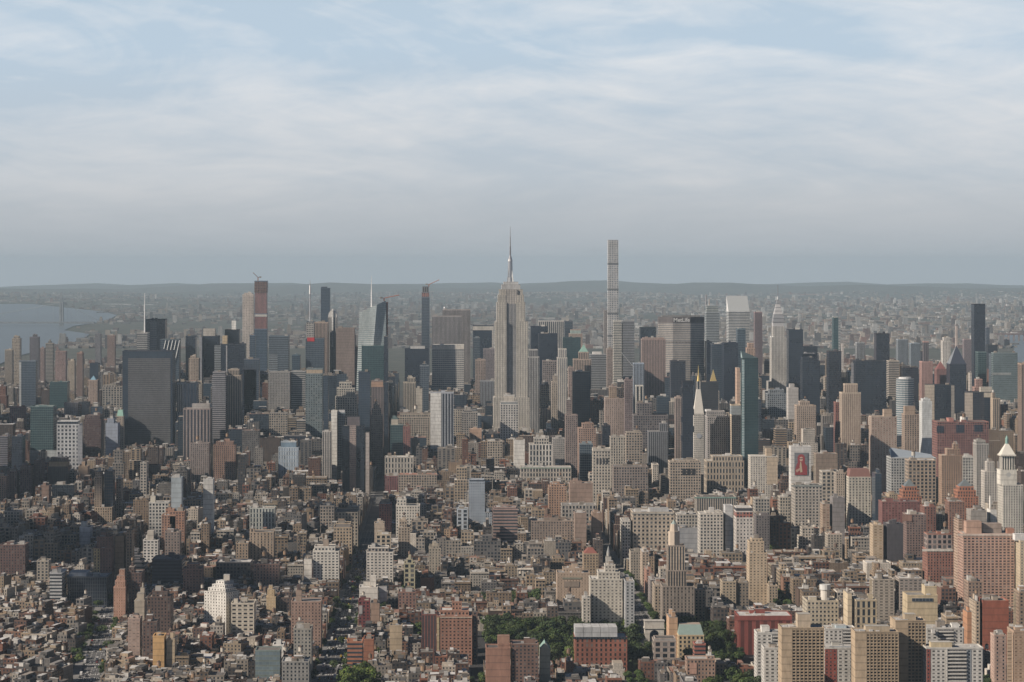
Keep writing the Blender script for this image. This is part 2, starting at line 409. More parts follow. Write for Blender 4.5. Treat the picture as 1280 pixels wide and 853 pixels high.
# ------------------------------------------------------------------ trees
def leaf_material():
    m, N, L = newmat('leaves'); oi = N.new('ShaderNodeObjectInfo'); c = attr(N, 'wcol')
    k = mth(N, L, 'ADD', mth(N, L, 'MULTIPLY', oi.outputs['Random'], .7), .65)
    b = bsdf(N, L, mixc(N, L, 1.0, c.outputs['Color'], k, 'MULTIPLY'), .75, spec=.25)
    return m
M_LEAF = leaf_material(); M_BARK = plainmat('bark', (.09, .07, .05), .95)
def crown_mesh(seed, base):
    r = random.Random(seed); b = MB(); lobes = []
    for _ in range(9):
        a = r.uniform(0, 6.28); d = r.uniform(1.2, 4.2); lobes.append((d*math.cos(a), d*math.sin(a), r.uniform(6.5, 12.5), r.uniform(1.8, 3.1)))
    lobes.append((0, 0, 12.5, 2.6))
    for (lx, ly, lz, lr) in lobes:
        tone = r.uniform(.75, 1.3)
        for _ in range(62):
            u = Vector((r.gauss(0, 1), r.gauss(0, 1), r.gauss(0, .9))).normalized()
            p = Vector((lx, ly, lz))+Vector((u.x, u.y, u.z*.75))*lr*r.uniform(.72, 1.12)
            n = (u+Vector((r.uniform(-.6, .6), r.uniform(-.6, .6), r.uniform(-.2, .8)))).normalized()
            t = n.orthogonal().normalized(); q = n.cross(t); s = r.uniform(.45, .95); t2 = (t*math.cos(1.1)+q*math.sin(1.1))
            k = tone*r.uniform(.8, 1.2); col = (base[0]*k*r.uniform(.85, 1.25), base[1]*k, base[2]*k)
            b.face([tuple(p-t*s), tuple(p-q*s*.8), tuple(p+t*s), tuple(p+q*s*.8)], col)
    me = b.mesh('crown'); me.materials.clear(); me.materials.append(M_LEAF); return me
def trunk_mesh():
    b = MB(); b.cyl(0, 0, .38, -.5, 4.2, (.1, .08, .06), 7, .26); b.beam((0, 0, 3.8), (2.1, .8, 9), .16, (.1,)*3, 2, 5); b.beam((0, 0, 3.6), (-1.9, 1.2, 8.6), .16, (.1,)*3, 2, 5); b.beam((0, 0, 4), (.2, -1.4, 10.5), .17, (.1,)*3, 2, 5)
    me = b.mesh('trunk'); me.materials.clear(); me.materials.append(M_BARK); return me
CROWNS = [crown_mesh(k, c) for k, c in enumerate([(.040, .064, .018), (.034, .054, .016), (.052, .074, .020), (.030, .048, .018), (.046, .066, .026), (.075, .110, .024)])]
TRUNK = trunk_mesh(); TREES = []; SPOTS = []
def tree(x, y, s=1.0, kind=None, where=''):
    k = rnd.randrange(5) if kind is None else kind
    SPOTS.append((x, y, s*rnd.uniform(.9, 1.15), s*rnd.uniform(.85, 1.12), rnd.uniform(0, 6.28), k, where, s))
def grove(poly, n, s, where, kind=None, keep=None):
    (x0, x1, y0, y1) = poly; done = []
    for _ in range(n*14):
        if len(done) >= n: break
        x, y = rnd.uniform(x0, x1), rnd.uniform(y0, y1)
        if keep and not keep(x, y): continue
        if any((x-a)**2+(y-b)**2 < (6.4*s)**2 for a, b in done): continue
        done.append((x, y)); tree(x, y, s*rnd.uniform(.8, 1.15), kind, where)
grove((42, 192, 2350, 2590), 185, 1.3, 'in the square park west of the white arch')
grove((222, 278, 2350, 2590), 66, 1.3, 'in the square park east of the white arch')
grove((232, 275, 2120, 2262), 26, 1.2, 'in front of the deep red library')
grove((-97, -62, 2168, 2285), 16, 1.3, 'by the bottom end of the wide avenue', 5)
grove((432, 480, 2100, 2240), 18, 1.2, 'beside the white balcony slab')
grove((352, 452, 3085, 3260), 44, 1.2, 'in the square behind the tall tan tower')
grove((-700, -560, 3420, 3560), 44, 1.4, 'below the dark brick housing slabs')
grove((130, 190, 2900, 3000), 14, 1.2, 'behind the long brick row')
grove((30, 105, 2740, 2790), 18, 1.2, 'in the courtyards behind the low houses')
grove((-30, 20, 2490, 2560), 9, 1.1, 'in a garden of the low houses')
for nm, ya, yb in (('sixth_avenue', 2180, 3300), ('seventh_avenue', 2290, 2950), ('fifth_avenue', 2560, 3050)):
    y = ya
    while y < yb:
        for s_ in (-1, 1):
            if rnd.random() < (.2 if nm != 'fifth_avenue' else .8):
                tree(ax(nm, y)+s_*(AVE[nm][1]-.5), y+rnd.uniform(-4, 4), rnd.uniform(.6, .9), None, 'along '+{'sixth_avenue': 'the wide central avenue', 'seventh_avenue': 'the lower left avenue', 'fifth_avenue': 'the canyon avenue'}[nm])
        y += 15
for y in range(2610, 3070, 11):
    for s_ in (-6, 6):
        if rnd.random() < .8: tree(368+s_, y, rnd.uniform(.7, 1.0), None, 'in the tree lined street left of the square')
for x in (170, 28, 310, 395):
    for y in range(2130, 2300 if x == 170 else 2280, 11):
        for s_ in (-5, 5):
            if rnd.random() < .6: tree(x+s_, y, rnd.uniform(.6, .9), None, 'along a narrow village street')
for _ in range(150):                             # back gardens of the low houses
    x, y = rnd.uniform(-420, 30), rnd.uniform(2300, 3000); tree(x, 1990+78*round((y-1990)/78)+31+rnd.uniform(-2, 2), rnd.uniform(.6, 1.0), None, 'in the back gardens of low houses')
SPOTS.sort(key=lambda t: -(t[7]*1e3/t[1]+(2 if 'park' in t[6] or t[5] == 5 else 0)+(-2 if 'gardens' in t[6] else 0)))
for (x, y, sx_, sz_, ro, k, where, s) in SPOTS[:298]:
    o = bpy.data.objects.new('tree', None); C.objects.link(o); o.location = (x, y, gz(x, y)); o.rotation_euler = (0, 0, ro); o.scale = (sx_, sx_, sz_)
    link('crown', CROWNS[k], parent=o); link('trunk', TRUNK, parent=o); TREES.append((o, x, y, where, k, s))
def numpy_crown(me):
    v = np.empty(len(me.vertices)*3, np.float32); me.vertices.foreach_get('co', v); f = np.empty(len(me.loops), np.int32); me.loops.foreach_get('vertex_index', f)
    c = np.empty(len(me.polygons)*4, np.float32); me.attributes['wcol'].data.foreach_get('color', c); return v.reshape(-1, 3), f.reshape(-1, 4), c.reshape(-1, 4)
NC = [numpy_crown(m_) for m_ in CROWNS]; VV = []; FF = []; CC = []; nvt = 0
for (x, y, sx_, sz_, ro, k, where, s) in SPOTS[298:]:
    v_, f_, c_ = NC[k]; ca, sa = math.cos(ro), math.sin(ro)
    VV.append(np.stack([x+sx_*(v_[:, 0]*ca-v_[:, 1]*sa), y+sx_*(v_[:, 0]*sa+v_[:, 1]*ca), v_[:, 2]*sz_], 1)); FF.append(f_+nvt); CC.append(c_*rnd.uniform(.7, 1.3)); nvt += len(v_)
VV, FF, CC = np.concatenate(VV), np.concatenate(FF), np.concatenate(CC)
me = bpy.data.meshes.new('street_foliage'); me.vertices.add(len(VV)); me.vertices.foreach_set('co', VV.astype(np.float32).ravel()); me.loops.add(FF.size); me.loops.foreach_set('vertex_index', FF.astype(np.int32).ravel())
me.polygons.add(len(FF)); me.polygons.foreach_set('loop_start', np.arange(0, FF.size, 4, dtype=np.int32)); me.update(calc_edges=True); a_ = me.attributes.new('wcol', 'FLOAT_COLOR', 'FACE'); a_.data.foreach_set('color', CC.astype(np.float32).ravel())
me.materials.append(M_LEAF); o = link('street_foliage', me); tag(o, 'small green treetops between the houses and along the streets', None, None, 'stuff')
# ------------------------------------------------------------------ unseen clouds off to the west, added to shade the left half of the city
M_SHADE_CLOUD = plainmat('shade_cloud', (.85, .85, .86), 1.0, .04, .002)
cr = random.Random(11); kx, ky = sd.x/sd.z, sd.y/sd.z
import bmesh
from mathutils import noise as mnoise
for (gx, gy, rx, ry) in ((-950, 5200, 300, 420), (-700, 3950, 190, 230), (-540, 3180, 200, 130), (-260, 2850, 130, 80), (-1250, 4300, 240, 380), (-20, 3480, 110, 110), (-380, 5900, 220, 200), (-330, 3600, 90, 120), (-480, 2550, 50, 60)):
    hz_ = 1500+cr.uniform(-80, 120); bm = bmesh.new(); bmesh.ops.create_icosphere(bm, subdivisions=4, radius=1)
    off = Vector((gx, gy, 0))
    for v_ in bm.verts:
        n_ = v_.co.normalized(); k_ = 1+.35*mnoise.noise(n_*2+off*.01)+.2*mnoise.noise(n_*5+off*.01)+.1*mnoise.noise(n_*11)
        v_.co = Vector((n_.x*rx*k_, n_.y*ry*k_, n_.z*min(rx, ry)*.32*k_*(1 if n_.z > 0 else .35)))
    me = bpy.data.meshes.new('shade_cloud'); bm.to_mesh(me); bm.free(); me.materials.append(M_SHADE_CLOUD)
    for p_ in me.polygons: p_.use_smooth = True
    o = link('shade_cloud', me, (gx+kx*hz_, gy+ky*hz_, hz_)); o['kind'] = 'stuff'
W=(.62,.60,.56); WB=(.76,.74,.70); BE=(.46,.39,.31); TN=(.42,.31,.21); BR=(.22,.14,.10); RB=(.29,.11,.08); OR=(.46,.19,.10); GY=(.30,.30,.30)
DG=(.11,.11,.125); NV=(.035,.045,.07); TL=(.09,.17,.17); BL=(.22,.27,.33); PK=(.46,.30,.24); GO=(.56,.42,.25); GB=(.36,.33,.29); DB=(.13,.085,.065); LG=(.46,.46,.45)
HEROES = []
def tone(col, k): return tuple(min(.85, c*k) for c in col)
def water_tank(root, x, y, z, org, r, s=1.0, col=(.16, .11, .08)):
    m = MB()
    for a in (-1, 1):
        for b in (-1, 1): m.beam((x+a*1.1*s, y+b*1.1*s, z), (x+a*1.1*s, y+b*1.1*s, z+2.6*s), .16*s, (.08, .07, .065))
    m.cyl(x, y, 1.9*s, z+2.6*s, z+6.4*s, col, 10); m.cyl(x, y, 2.05*s, z+6.4*s, z+8*s, (.12, .09, .07), 10, .05)
    return part('water_tank', m, root, org)
def gear(root, org, x0, x1, y0, y1, z, r, col, n=2, tank=.5, small=5):
    """bulkheads, tanks, ducts and air conditioners standing on a roof"""
    w, d = x1-x0, y1-y0
    for k in range(n):
        bw, bd, bh = min(w*.5, r.uniform(4, 9)), min(d*.6, r.uniform(4, 9)), r.uniform(2.6, 5.5)
        cx, cy = r.uniform(x0+bw/2+.6, max(x0+bw/2+.7, x1-bw/2-.6)), r.uniform(y0+bd/2+.6, max(y0+bd/2+.7, y1-bd/2-.6))
        m = MB(); q = r.choice([col, col, (.55, .53, .5), (.3, .26, .22)]); m.box(cx-bw/2, cx+bw/2, cy-bd/2, cy+bd/2, z, z+bh, 'blank', tone(q, r.uniform(.8, 1.15)), r.choice(ROOFS))
        part('bulkhead', m, root, org)
        if k == 0 and r.random() < tank: water_tank(root, cx, cy, z+bh, org, r, min(1.5, max(.7, w/22)), r.choice([(.2, .13, .09), (.3, .2, .13), (.13, .09, .07), (.5, .46, .4)]))
    if small and w > 7:
        for k in range(min(small, max(1, int(w*d/60)))):
            s = r.uniform(.8, 2.2); cx, cy = r.uniform(x0+2, max(x0+2.1, x1-2)), r.uniform(y0+2, max(y0+2.1, y1-2)); m = MB()
            m.box(cx-s, cx+s, cy-s*.7, cy+s*.7, z, z+r.uniform(.9, 2.0), 'blank', r.choice([(.62, .61, .6), (.4, .4, .4), (.2, .19, .18), (.5, .42, .35)]), (.5, .5, .5)); part('roof_unit', m, root, org)
ROOFS = [(.62, .61, .6), (.08, .08, .08), (.42, .41, .39), (.55, .54, .52), (.25, .24, .23), (.10, .095, .09), (.33, .29, .25), (.18, .165, .15), (.30, .17, .13), (.38, .33, .27), (.14, .13, .125)]
def H(Y, xl, xr, yt, yb, D, sty, col, label, short=None, name='office_tower', cat='tower', tiers=(), roof=None, panels=(), rot=0, g=None, extra=None, side=None, frot=None, wd=None, rn=None, zb=None):
    r = random.Random(hash((xl, yt, Y)) & 0xffff if False else int(xl*7+yt*13+Y))
    roof = roof or r.choice(ROOFS[2:8]); org = None; seed = r.uniform(0, 97)
    def span(a, b, D, Yf):
        X0 = (a-VX)*((Yf+D) if a > VX else Yf)/F; X1 = (b-VX)*((Yf+D) if b < VX else Yf)/F
        if X1-X0 < 4: mid = (X0+X1)/2; X0, X1 = mid-2, mid+2
        return X0, X1
    if rot:
        cx = XW((xl+xr)/2, Y); X0, X1 = cx-wd/2, cx+wd/2
    else: X0, X1 = span(xl, xr, D, Y)
    gb = gz((X0+X1)/2, Y); org = ((X0+X1)/2, Y+D/2, gb); root = link(name, None, org)
    tag(root, label, cat)
    body = MB(); z = ZW(yt, Y); z0 = gb-2; rr = R(rot); c = ((X0+X1)/2, Y+D/2)
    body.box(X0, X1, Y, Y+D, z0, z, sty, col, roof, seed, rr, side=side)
    par = .9 if z-gb < 120 else 1.6; t = .5
    boxes = [(X0, X1, Y, Y+D, z)]; lo = z
    for tr in tiers:
        a, b, ty = tr[:3]; k = (b-a)/(xr-xl); Dt = tr[3] if len(tr) > 3 else max(3, D*min(1, k*.9+.1)); Yf = Y+(D-Dt)/2
        if len(tr) > 4: Yf = Y+tr[4]
        x0, x1 = span(a, b, Dt, Yf); x0 = max(x0, X0+.05) if not rot else x0; x1 = min(x1, X1-.05) if not rot else x1
        zt = ZW(ty, Yf)
        body.box(x0, x1, Yf, Yf+Dt, lo, zt, tr[5] if len(tr) > 5 else sty, tr[6] if len(tr) > 6 else col, roof, seed+1, rr, c=c, side=side)
        boxes.append((x0, x1, Yf, Yf+Dt, zt)); lo = zt
    part('wall', body, root, org)
    if not rot:
        for (bx0, bx1, by0, by1, bz) in boxes:     # parapet walls round each roof
            if bx1-bx0 < 9: continue
            m = MB(); cc = tuple(k*1.08 for k in col) if sty not in ('curtain', 'teal', 'dark') else tuple(k*.8 for k in col)
            for q in ((bx0-.15, bx1+.15, by0-.15, by0+t), (bx0-.15, bx1+.15, by1-t, by1+.15), (bx0-.15, bx0+t, by0+t+.01, by1-t-.01), (bx1-t, bx1+.15, by0+t+.01, by1-t-.01)):
                m.box(*q, bz-.4, bz+par, 'blank', cc, cc)
            part('parapet', m, root, org)
    for (a, b, ya, yb_, s2, c2) in panels:
        yf = Y-.45; x0, x1 = XW(a, yf), XW(b, yf); m = MB(); m.box(x0, x1, yf, Y+.2, ZW(yb_, yf), ZW(ya, yf), s2, c2, c2, seed)
        part('facade_panel', m, root, org)
    bx = boxes[-1]
    n = 2 if rn is None else rn
    if n and not rot:
        masonry = sty in ('brick', 'punch', 'loft', 'big', 'balc')
        gear(root, org, bx[0]+.8, bx[1]-.8, bx[2]+.8, bx[3]-.8, bx[4]+.03, r, col, n, .75 if masonry and Y < 4800 else 0, 4 if Y < 4000 else 0)
        if len(boxes) > 1 and Y < 4000: gear(root, org, X0+.8, X1-.8, Y+.8, max(Y+5, boxes[1][2]), z+.03, r, col, 0, 0, 4)
    if extra: extra(root, org, X0, X1, Y, D, bx[4], bx)
    HEROES.append(dict(root=root, px=(xl+xr)/2, py=(yt+min(yb, yt+60))/2, xl=xl, xr=xr, yt=min([yt]+[t_[2] for t_ in tiers]), yb=yb, rect=(X0, X1, Y, Y+D), Y=Y, short=short, ztop=lo))
    return root
def mast(px, y0, y1, Y, r0, r1, col=(.6, .6, .6), dy=0, red=False):
    def f(root, org, X0, X1, Yf, D, z, bx):
        m = MB(); x = XW(px, Y); yy = Yf+D/2+dy; za, zb_ = ZW(y0, Y), ZW(y1, Y)
        m.cyl(x, yy, r0, min(za, z-1), zb_, col, 8, r1, cap=col); part('mast', m, root, org)
    return f
def multi(*fs):
    def f(*a):
        for g in fs: g(*a)
    return f
def pyramid(k=0, py=None, col=(.3, .5, .45), inset=.5, name='pyramid_roof', mat=2):
    def f(root, org, X0, X1, Yf, D, z, bx):
        m = MB(); m.pyr(bx[0]+inset, bx[1]-inset, bx[2]+inset, bx[3]-inset, z+.05, ZW(py, Yf), col, mat, k); part(name, m, root, org)
    return f
def rbox(px0, px1, py0, col, name='roof_block', dy0=.25, dy1=.75, sty='blank', rc=None):
    def f(root, org, X0, X1, Yf, D, z, bx):
        y0 = bx[2]+(bx[3]-bx[2])*dy0; y1 = bx[2]+(bx[3]-bx[2])*dy1; m = MB()
        m.box(XW(px0, y0), XW(px1, y0), y0, y1, z+.04, ZW(py0, y0), sty, col, rc or tuple(k*.8 for k in col), .3); part(name, m, root, org)
    return f
def crane(px, py, px2, py2, Y, base_py=None, col=(.35, .12, .07)):
    """a luffing crane standing on the tower: mast, boom and counterweight"""
    def f(root, org, X0, X1, Yf, D, z, bx):
        x = XW(px, Y); yy = Yf+D*.4; zt = ZW(py, Y); o = link('tower_crane', None, (x, yy, z))
        m = MB(); m.box(x-1.1, x+1.1, yy-1.1, yy+1.1, z+.05, zt, 'blank', col, col); part('mast', m, o, (x, yy, z))
        m = MB(); m.beam((x, yy, zt), (XW(px2, Y), yy-8, ZW(py2, Y)), .75, col, 2, 4); part('boom', m, o, (x, yy, z))
        m = MB(); dx = -6 if px2 > px else 6; m.box(x+dx-2.5, x+dx+2.5, yy-1.6, yy+1.6, zt-1, zt+2.5, 'blank', (.3, .28, .26), (.3, .28, .26)); m.beam((x, yy, zt), (x+dx, yy, zt+.6), .6, col); part('counterweight', m, o, (x, yy, z))
        tag(o, CRANES[(px, py)], 'crane', 'tower cranes over building sites')
    return f
CRANES = {(322, 347): 'reddish tower crane on top of the pink tower under construction', (536, 356): 'tower crane with a boom reaching over the thin unfinished tower',
 (480, 373): 'thin crane with a long boom beside the slanted glass tower', (795, 462): 'pale luffing crane leaning over the bluish ribbed tower'}

# ================================================================== landmarks
def esb():
    Y = 4604; lab = 'tall limestone skyscraper with stepped crown and silver spire'; c = (.60, .56, .49); st = (2.9, 3.8, .42, 1.01, (.20, .195, .19)); rc = (.4, .38, .36)
    root = link('office_tower', None, (XW(640, Y), Y+25, 0)); org = (XW(640, Y), Y+25, 0); tag(root, lab, 'skyscraper')
    def T(a, b, yt, yb, d0, d1, s=st, cc=c):
        m.box(XW(a, Y+d0), XW(b, Y+d0), Y+d0, Y+d1, ZW(yb, Y), ZW(yt, Y), s, cc, rc, 3.3)
    m = MB(); m.box(XW(614, Y-14), XW(664, Y-14), Y-14, Y+60, -2, ZW(575, Y), st, c, rc, 3.3)
    T(616, 663, 535, 575.01, -8, 56); T(617, 662, 497, 535.01, -4, 54); part('wall', m, root, org, 'stepped limestone base with setbacks')
    m = MB(); T(619, 633, 402, 497.01, 0, 50); T(645.5, 660, 402, 497.01, 0, 50); T(633.01, 645.49, 380, 497.01, 5, 46, (2.6, 3.8, .6, 1.01, (.12, .125, .14)), (.42, .41, .40))
    T(621, 633, 378, 402.01, 3, 47); T(645.5, 656.5, 378, 402.01, 3, 47); part('wall', m, root, org, 'ribbed limestone shaft with darker recessed centre')
    m = MB(); T(622.5, 632, 369, 378.01, 6, 44); T(646.5, 655, 369, 378.01, 6, 44); T(632.01, 646.49, 362, 380.01, 6.5, 43.5, st, (.5, .46, .42)); T(624, 631.9, 362, 369.01, 9, 41); T(646.6, 653.5, 362, 369.01, 9, 41)
    part('crown', m, root, org)
    m = MB(); T(627, 650.5, 356, 362, 10, 40, 'blank', (.5, .5, .5)); T(629.5, 648, 352.5, 356.01, 13, 37, 'blank', (.55, .55, .55)); part('observation_deck', m, root, org)
    cx, cy = XW(638.2, Y), Y+25; m = MB(); z = lambda p: ZW(p, Y)
    m.cyl(cx, cy, 6.6, z(352.6), z(347), (.5, .5, .5), 12, 5.6, 3); m.cyl(cx, cy, 4.9, z(347), z(327), (.42, .43, .45), 12, 4.0, 3); m.cyl(cx, cy, 4.8, z(327), z(324), (.6, .6, .6), 12, 3.6, 3); m.cyl(cx, cy, 3.4, z(324), z(319), (.4, .4, .42), 12, 1.5, 3)
    for a in range(4):
        an = a*math.pi/2+.785; dx, dy = math.cos(an), math.sin(an)
        for q in range(1):
            m.face([(cx+dx*3.6, cy+dy*3.6, z(333)), (cx+dx*8.6, cy+dy*8.6, z(352.5)), (cx+dx*3.6-dy*2.6, cy+dy*3.6+dx*2.6, z(352.5))], (.75, .74, .7), mat=3)
            m.face([(cx+dx*3.6, cy+dy*3.6, z(333)), (cx+dx*3.6+dy*2.6, cy+dy*3.6-dx*2.6, z(352.5)), (cx+dx*8.6, cy+dy*8.6, z(352.5))], (.75, .74, .7), mat=3)
    part('spire', m, root, org)
    m = MB(); m.cyl(cx, cy, 1.5, z(320), z(308), (.22, .22, .24), 8, 1.3); m.cyl(cx, cy, 1.05, z(308), z(296), (.3, .3, .31), 8, .8); m.cyl(cx, cy, .6, z(296), z(283), (.3, .3, .31), 8, .3); part('antenna', m, root, org)
    HEROES.append(dict(root=root, px=640, py=470, xl=614, xr=664, yt=283, yb=540, rect=(XW(614, Y), XW(664, Y)+3, Y-14, Y+60), Y=Y, short='tall limestone skyscraper'))
esb()
def p432():
    Y = 6446; root = link('apartment_tower', None, (XW(766, Y), Y+14, drop(0, Y))); org = tuple(root.location); tag(root, 'very slender square white tower with a grid of square windows', 'skyscraper')
    m = MB(); X0, X1 = XW(759.3, Y+28), XW(773, Y); m.box(X0, X1, Y, Y+28.5, -8, ZW(300, Y), (4.7, 4.75, .64, .66, (.13, .16, .2)), (.62, .61, .6), (.4, .4, .4), 5); part('wall', m, root, org)
    for py in (330, 362, 392, 420): 
        m = MB(); m.box(X0-.2, X1+.2, Y-.2, Y+28.7, ZW(py+1.2, Y), ZW(py-1.2, Y), 'blank', (.16, .17, .18), (.2, .2, .2)); part('open_floor', m, root, org)
    HEROES.append(dict(root=root, px=766, py=370, xl=757, xr=774, yt=299, yb=430, rect=(X0, X1, Y, Y+28.5), Y=Y, short='slender white grid tower'))
p432()
def chrysler():
    Y = 5334; root = link('office_tower', None, (XW(973, Y), Y+17, drop(0, Y))); org = tuple(root.location); tag(root, 'white brick skyscraper with a tapering silver arched crown and needle', 'skyscraper')
    c = (.60, .58, .54); st = (3.2, 3.7, .45, 1.01, (.2, .2, .21)); z = lambda p: ZW(p, Y)
    def T(a, b, yt, yb, d0, d1, s=st, cc=c): m.box(XW(a, Y+d0), XW(b, Y+d0), Y+d0, Y+d1, z(yb), z(yt), s, cc, (.4, .4, .4), 8)
    m = MB(); T(957, 992, 489, 590, -8, 45); T(961, 986, 477, 489.01, -3, 38); T(964.5, 983, 422, 477.01, 0, 34); T(966.5, 981, 408, 422.01, 3, 31); part('wall', m, root, org)
    m = MB(); cx, cy = XW(973.6, Y), Y+17; prev = None
    for (py, hw) in ((408, 11.2), (403, 11.6), (398, 10.6), (393.5, 9.0), (389, 7.2), (384.5, 5.4), (380, 3.6), (375, 2.1)):
        if prev:
            p0, h0 = prev; m.pyr(cx-h0, cx+h0, cy-h0, cy+h0, z(p0), z(py)+.02, (.46, .46, .47) if hw % 2 > 1 else (.27, .28, .30), 2, hw/h0)
            m.box(cx-hw-.5, cx+hw+.5, cy-hw-.5, cy+hw+.5, z(py)-.6, z(py)+.3, 'blank', (.2, .21, .23), (.3, .3, .3))
        prev = (py, hw)
    part('arched_crown', m, root, org)
    m = MB(); m.cyl(cx, cy, 1.9, z(375.2), z(371), (.75, .74, .7), 8, 1.2, 3); m.cyl(cx, cy, .9, z(371), z(356), (.20, .21, .24), 8, .5, 2); part('needle', m, root, org)
    m = MB()
    for sx in (-1, 1):
        for sy in (-1, 1): m.beam((cx+sx*11, cy+sy*11, z(423)), (cx+sx*14.5, cy+sy*14.5, z(421)), .8, (.5, .5, .5), 3)
    part('eagle_gargoyle', m, root, org)
    HEROES.append(dict(root=root, px=974, py=430, xl=957, xr=992, yt=357, yb=500, rect=(XW(957, Y), XW(992, Y), Y-8, Y+45), Y=Y, short='silver arched crown tower'))
chrysler()
def crystal():
    Y = 5250; root = link('office_tower', None, (XW(463, Y), Y+25, drop(0, Y))); org = tuple(root.location); tag(root, 'pale faceted glass tower with a slanting top and white spire', 'skyscraper')
    z = lambda p: ZW(p, Y); X = lambda p: XW(p, Y); D = 48
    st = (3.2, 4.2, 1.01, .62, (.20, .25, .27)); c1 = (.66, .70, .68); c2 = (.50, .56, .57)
    def quad(P, col, sty, m):
        bay, fl, wf, hf, g = sty; w_ = math.hypot(P[1][0]-P[0][0], P[1][1]-P[0][1]); h_ = P[3][2]-P[0][2]
        m.face(P, col, [(0, P[0][2]/fl), (w_/bay, P[1][2]/fl), (w_/bay, P[2][2]/fl), (0, P[3][2]/fl)], 0, g, (wf, hf, 4.0))
    b, t0, t1 = z(600), z(391), z(376); m = MB()
    L0, Mx, R0 = X(441), X(458), X(484); l1, mt, r1 = X(449), X(471), X(482)
    quad([(L0, Y+4, b), (Mx-8, Y, b), (mt, Y, z(381)), (l1, Y+5, t0)], c1, st, m)      # facet turned to the sun, painted paler as if lit; the others darker
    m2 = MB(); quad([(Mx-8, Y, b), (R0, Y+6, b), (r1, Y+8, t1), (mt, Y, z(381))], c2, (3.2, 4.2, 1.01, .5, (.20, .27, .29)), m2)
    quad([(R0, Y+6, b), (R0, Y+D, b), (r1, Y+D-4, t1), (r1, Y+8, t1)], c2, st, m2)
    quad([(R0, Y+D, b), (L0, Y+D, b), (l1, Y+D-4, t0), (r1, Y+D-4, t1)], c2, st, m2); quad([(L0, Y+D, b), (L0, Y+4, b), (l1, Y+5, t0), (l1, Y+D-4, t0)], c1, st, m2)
    part('glass_facet', m, root, org, 'pale facet leaning back from the west corner'); part('glass_facet', m2, root, org, 'darker facets facing the avenue')
    m = MB(); m.face([(l1, Y+5, t0), (mt, Y, z(381)), (r1, Y+8, t1), (r1, Y+D-4, t1), (l1, Y+D-4, t0)], (.4, .42, .42), mat=1); part('roof', m, root, org)
    m = MB(); m.cyl(X(464), Y+26, 1.7, t0-4, z(362), (.8, .8, .8), 8, 1.1); m.cyl(X(464), Y+26, .9, z(362), z(345), (.8, .8, .8), 8, .25); part('spire', m, root, org)
    for i in range(9):                                                    # open screen above the roof
        t = i/8; px = 449+(482-449)*t; zt = ZW(391-15*t-1.5, Y)
    HEROES.append(dict(root=root, px=463, py=420, xl=441, xr=484, yt=345, yb=480, rect=(L0, R0, Y, Y+D), Y=Y, short='slanting glass tower'))
crystal()
def metlife():
    Y = 5350; root = link('office_tower', None, (XW(852, Y), Y+25, drop(0, Y))); org = tuple(root.location); tag(root, 'broad eight sided grey slab with white letters on its dark top', 'skyscraper')
    z = lambda p: ZW(p, Y); a, b, c_, d = XW(824, Y), XW(841, Y), XW(863, Y), XW(881, Y)
    ring = [(a, Y+14), (b, Y), (c_, Y), (d, Y+14), (d, Y+34), (c_, Y+48), (b, Y+48), (a, Y+34)]
    s1 = (3.2, 3.9, 1.01, .42, (.12, .125, .14)); col = (.40, .37, .34); m = MB()
    m.prism(ring, -6, z(428.8), s1, col, top=False); m.prism(ring, z(427.2), z(404), s1, col, top=False); part('wall', m, root, org)
    m = MB(); m.prism(ring, z(428.8)-.01, z(427.2)+.01, (3.0, 3, .6, 1.01, (.02, .02, .025)), (.3, .28, .26), top=False); part('mechanical_floor', m, root, org)
    m = MB(); m.prism(ring, z(404), z(396.5), 'blank', (.13, .12, .125), (.2, .2, .2)); part('dark_top_band', m, root, org)
    m = MB(); m.box(XW(828, Y), XW(876, Y), Y+14, Y+34, z(396.5)+.04, z(394.5), 'blank', (.2, .2, .2), (.2, .2, .2)); part('roof_block', m, root, org)
    cu = bpy.data.curves.new('lettering', 'FONT'); cu.body = 'MetLife'; cu.size = 11.5; cu.extrude = .4; cu.align_x = 'CENTER'; cu.align_y = 'CENTER'; cu.offset = .22
    tmp = bpy.data.objects.new('lettering', cu); C.objects.link(tmp); bpy.context.view_layer.update()
    dg = bpy.context.evaluated_depsgraph_get(); mm = bpy.data.meshes.new_from_object(tmp.evaluated_get(dg)); bpy.data.objects.remove(tmp)
    mm.materials.clear(); mm.materials.append(plainmat('white_letters', (.62, .62, .61), .5, .03)); o = link('lettering', mm, (0, 0, 0), root)
    o.location = ((b+c_)/2-org[0], Y-.5-org[1], z(400.4)-org[2]); o.rotation_euler = (R(90), 0, 0)
    HEROES.append(dict(root=root, px=852, py=420, xl=824, xr=881, yt=394, yb=470, rect=(a, d, Y, Y+48), Y=Y, short='broad eight sided slab'))
metlife()
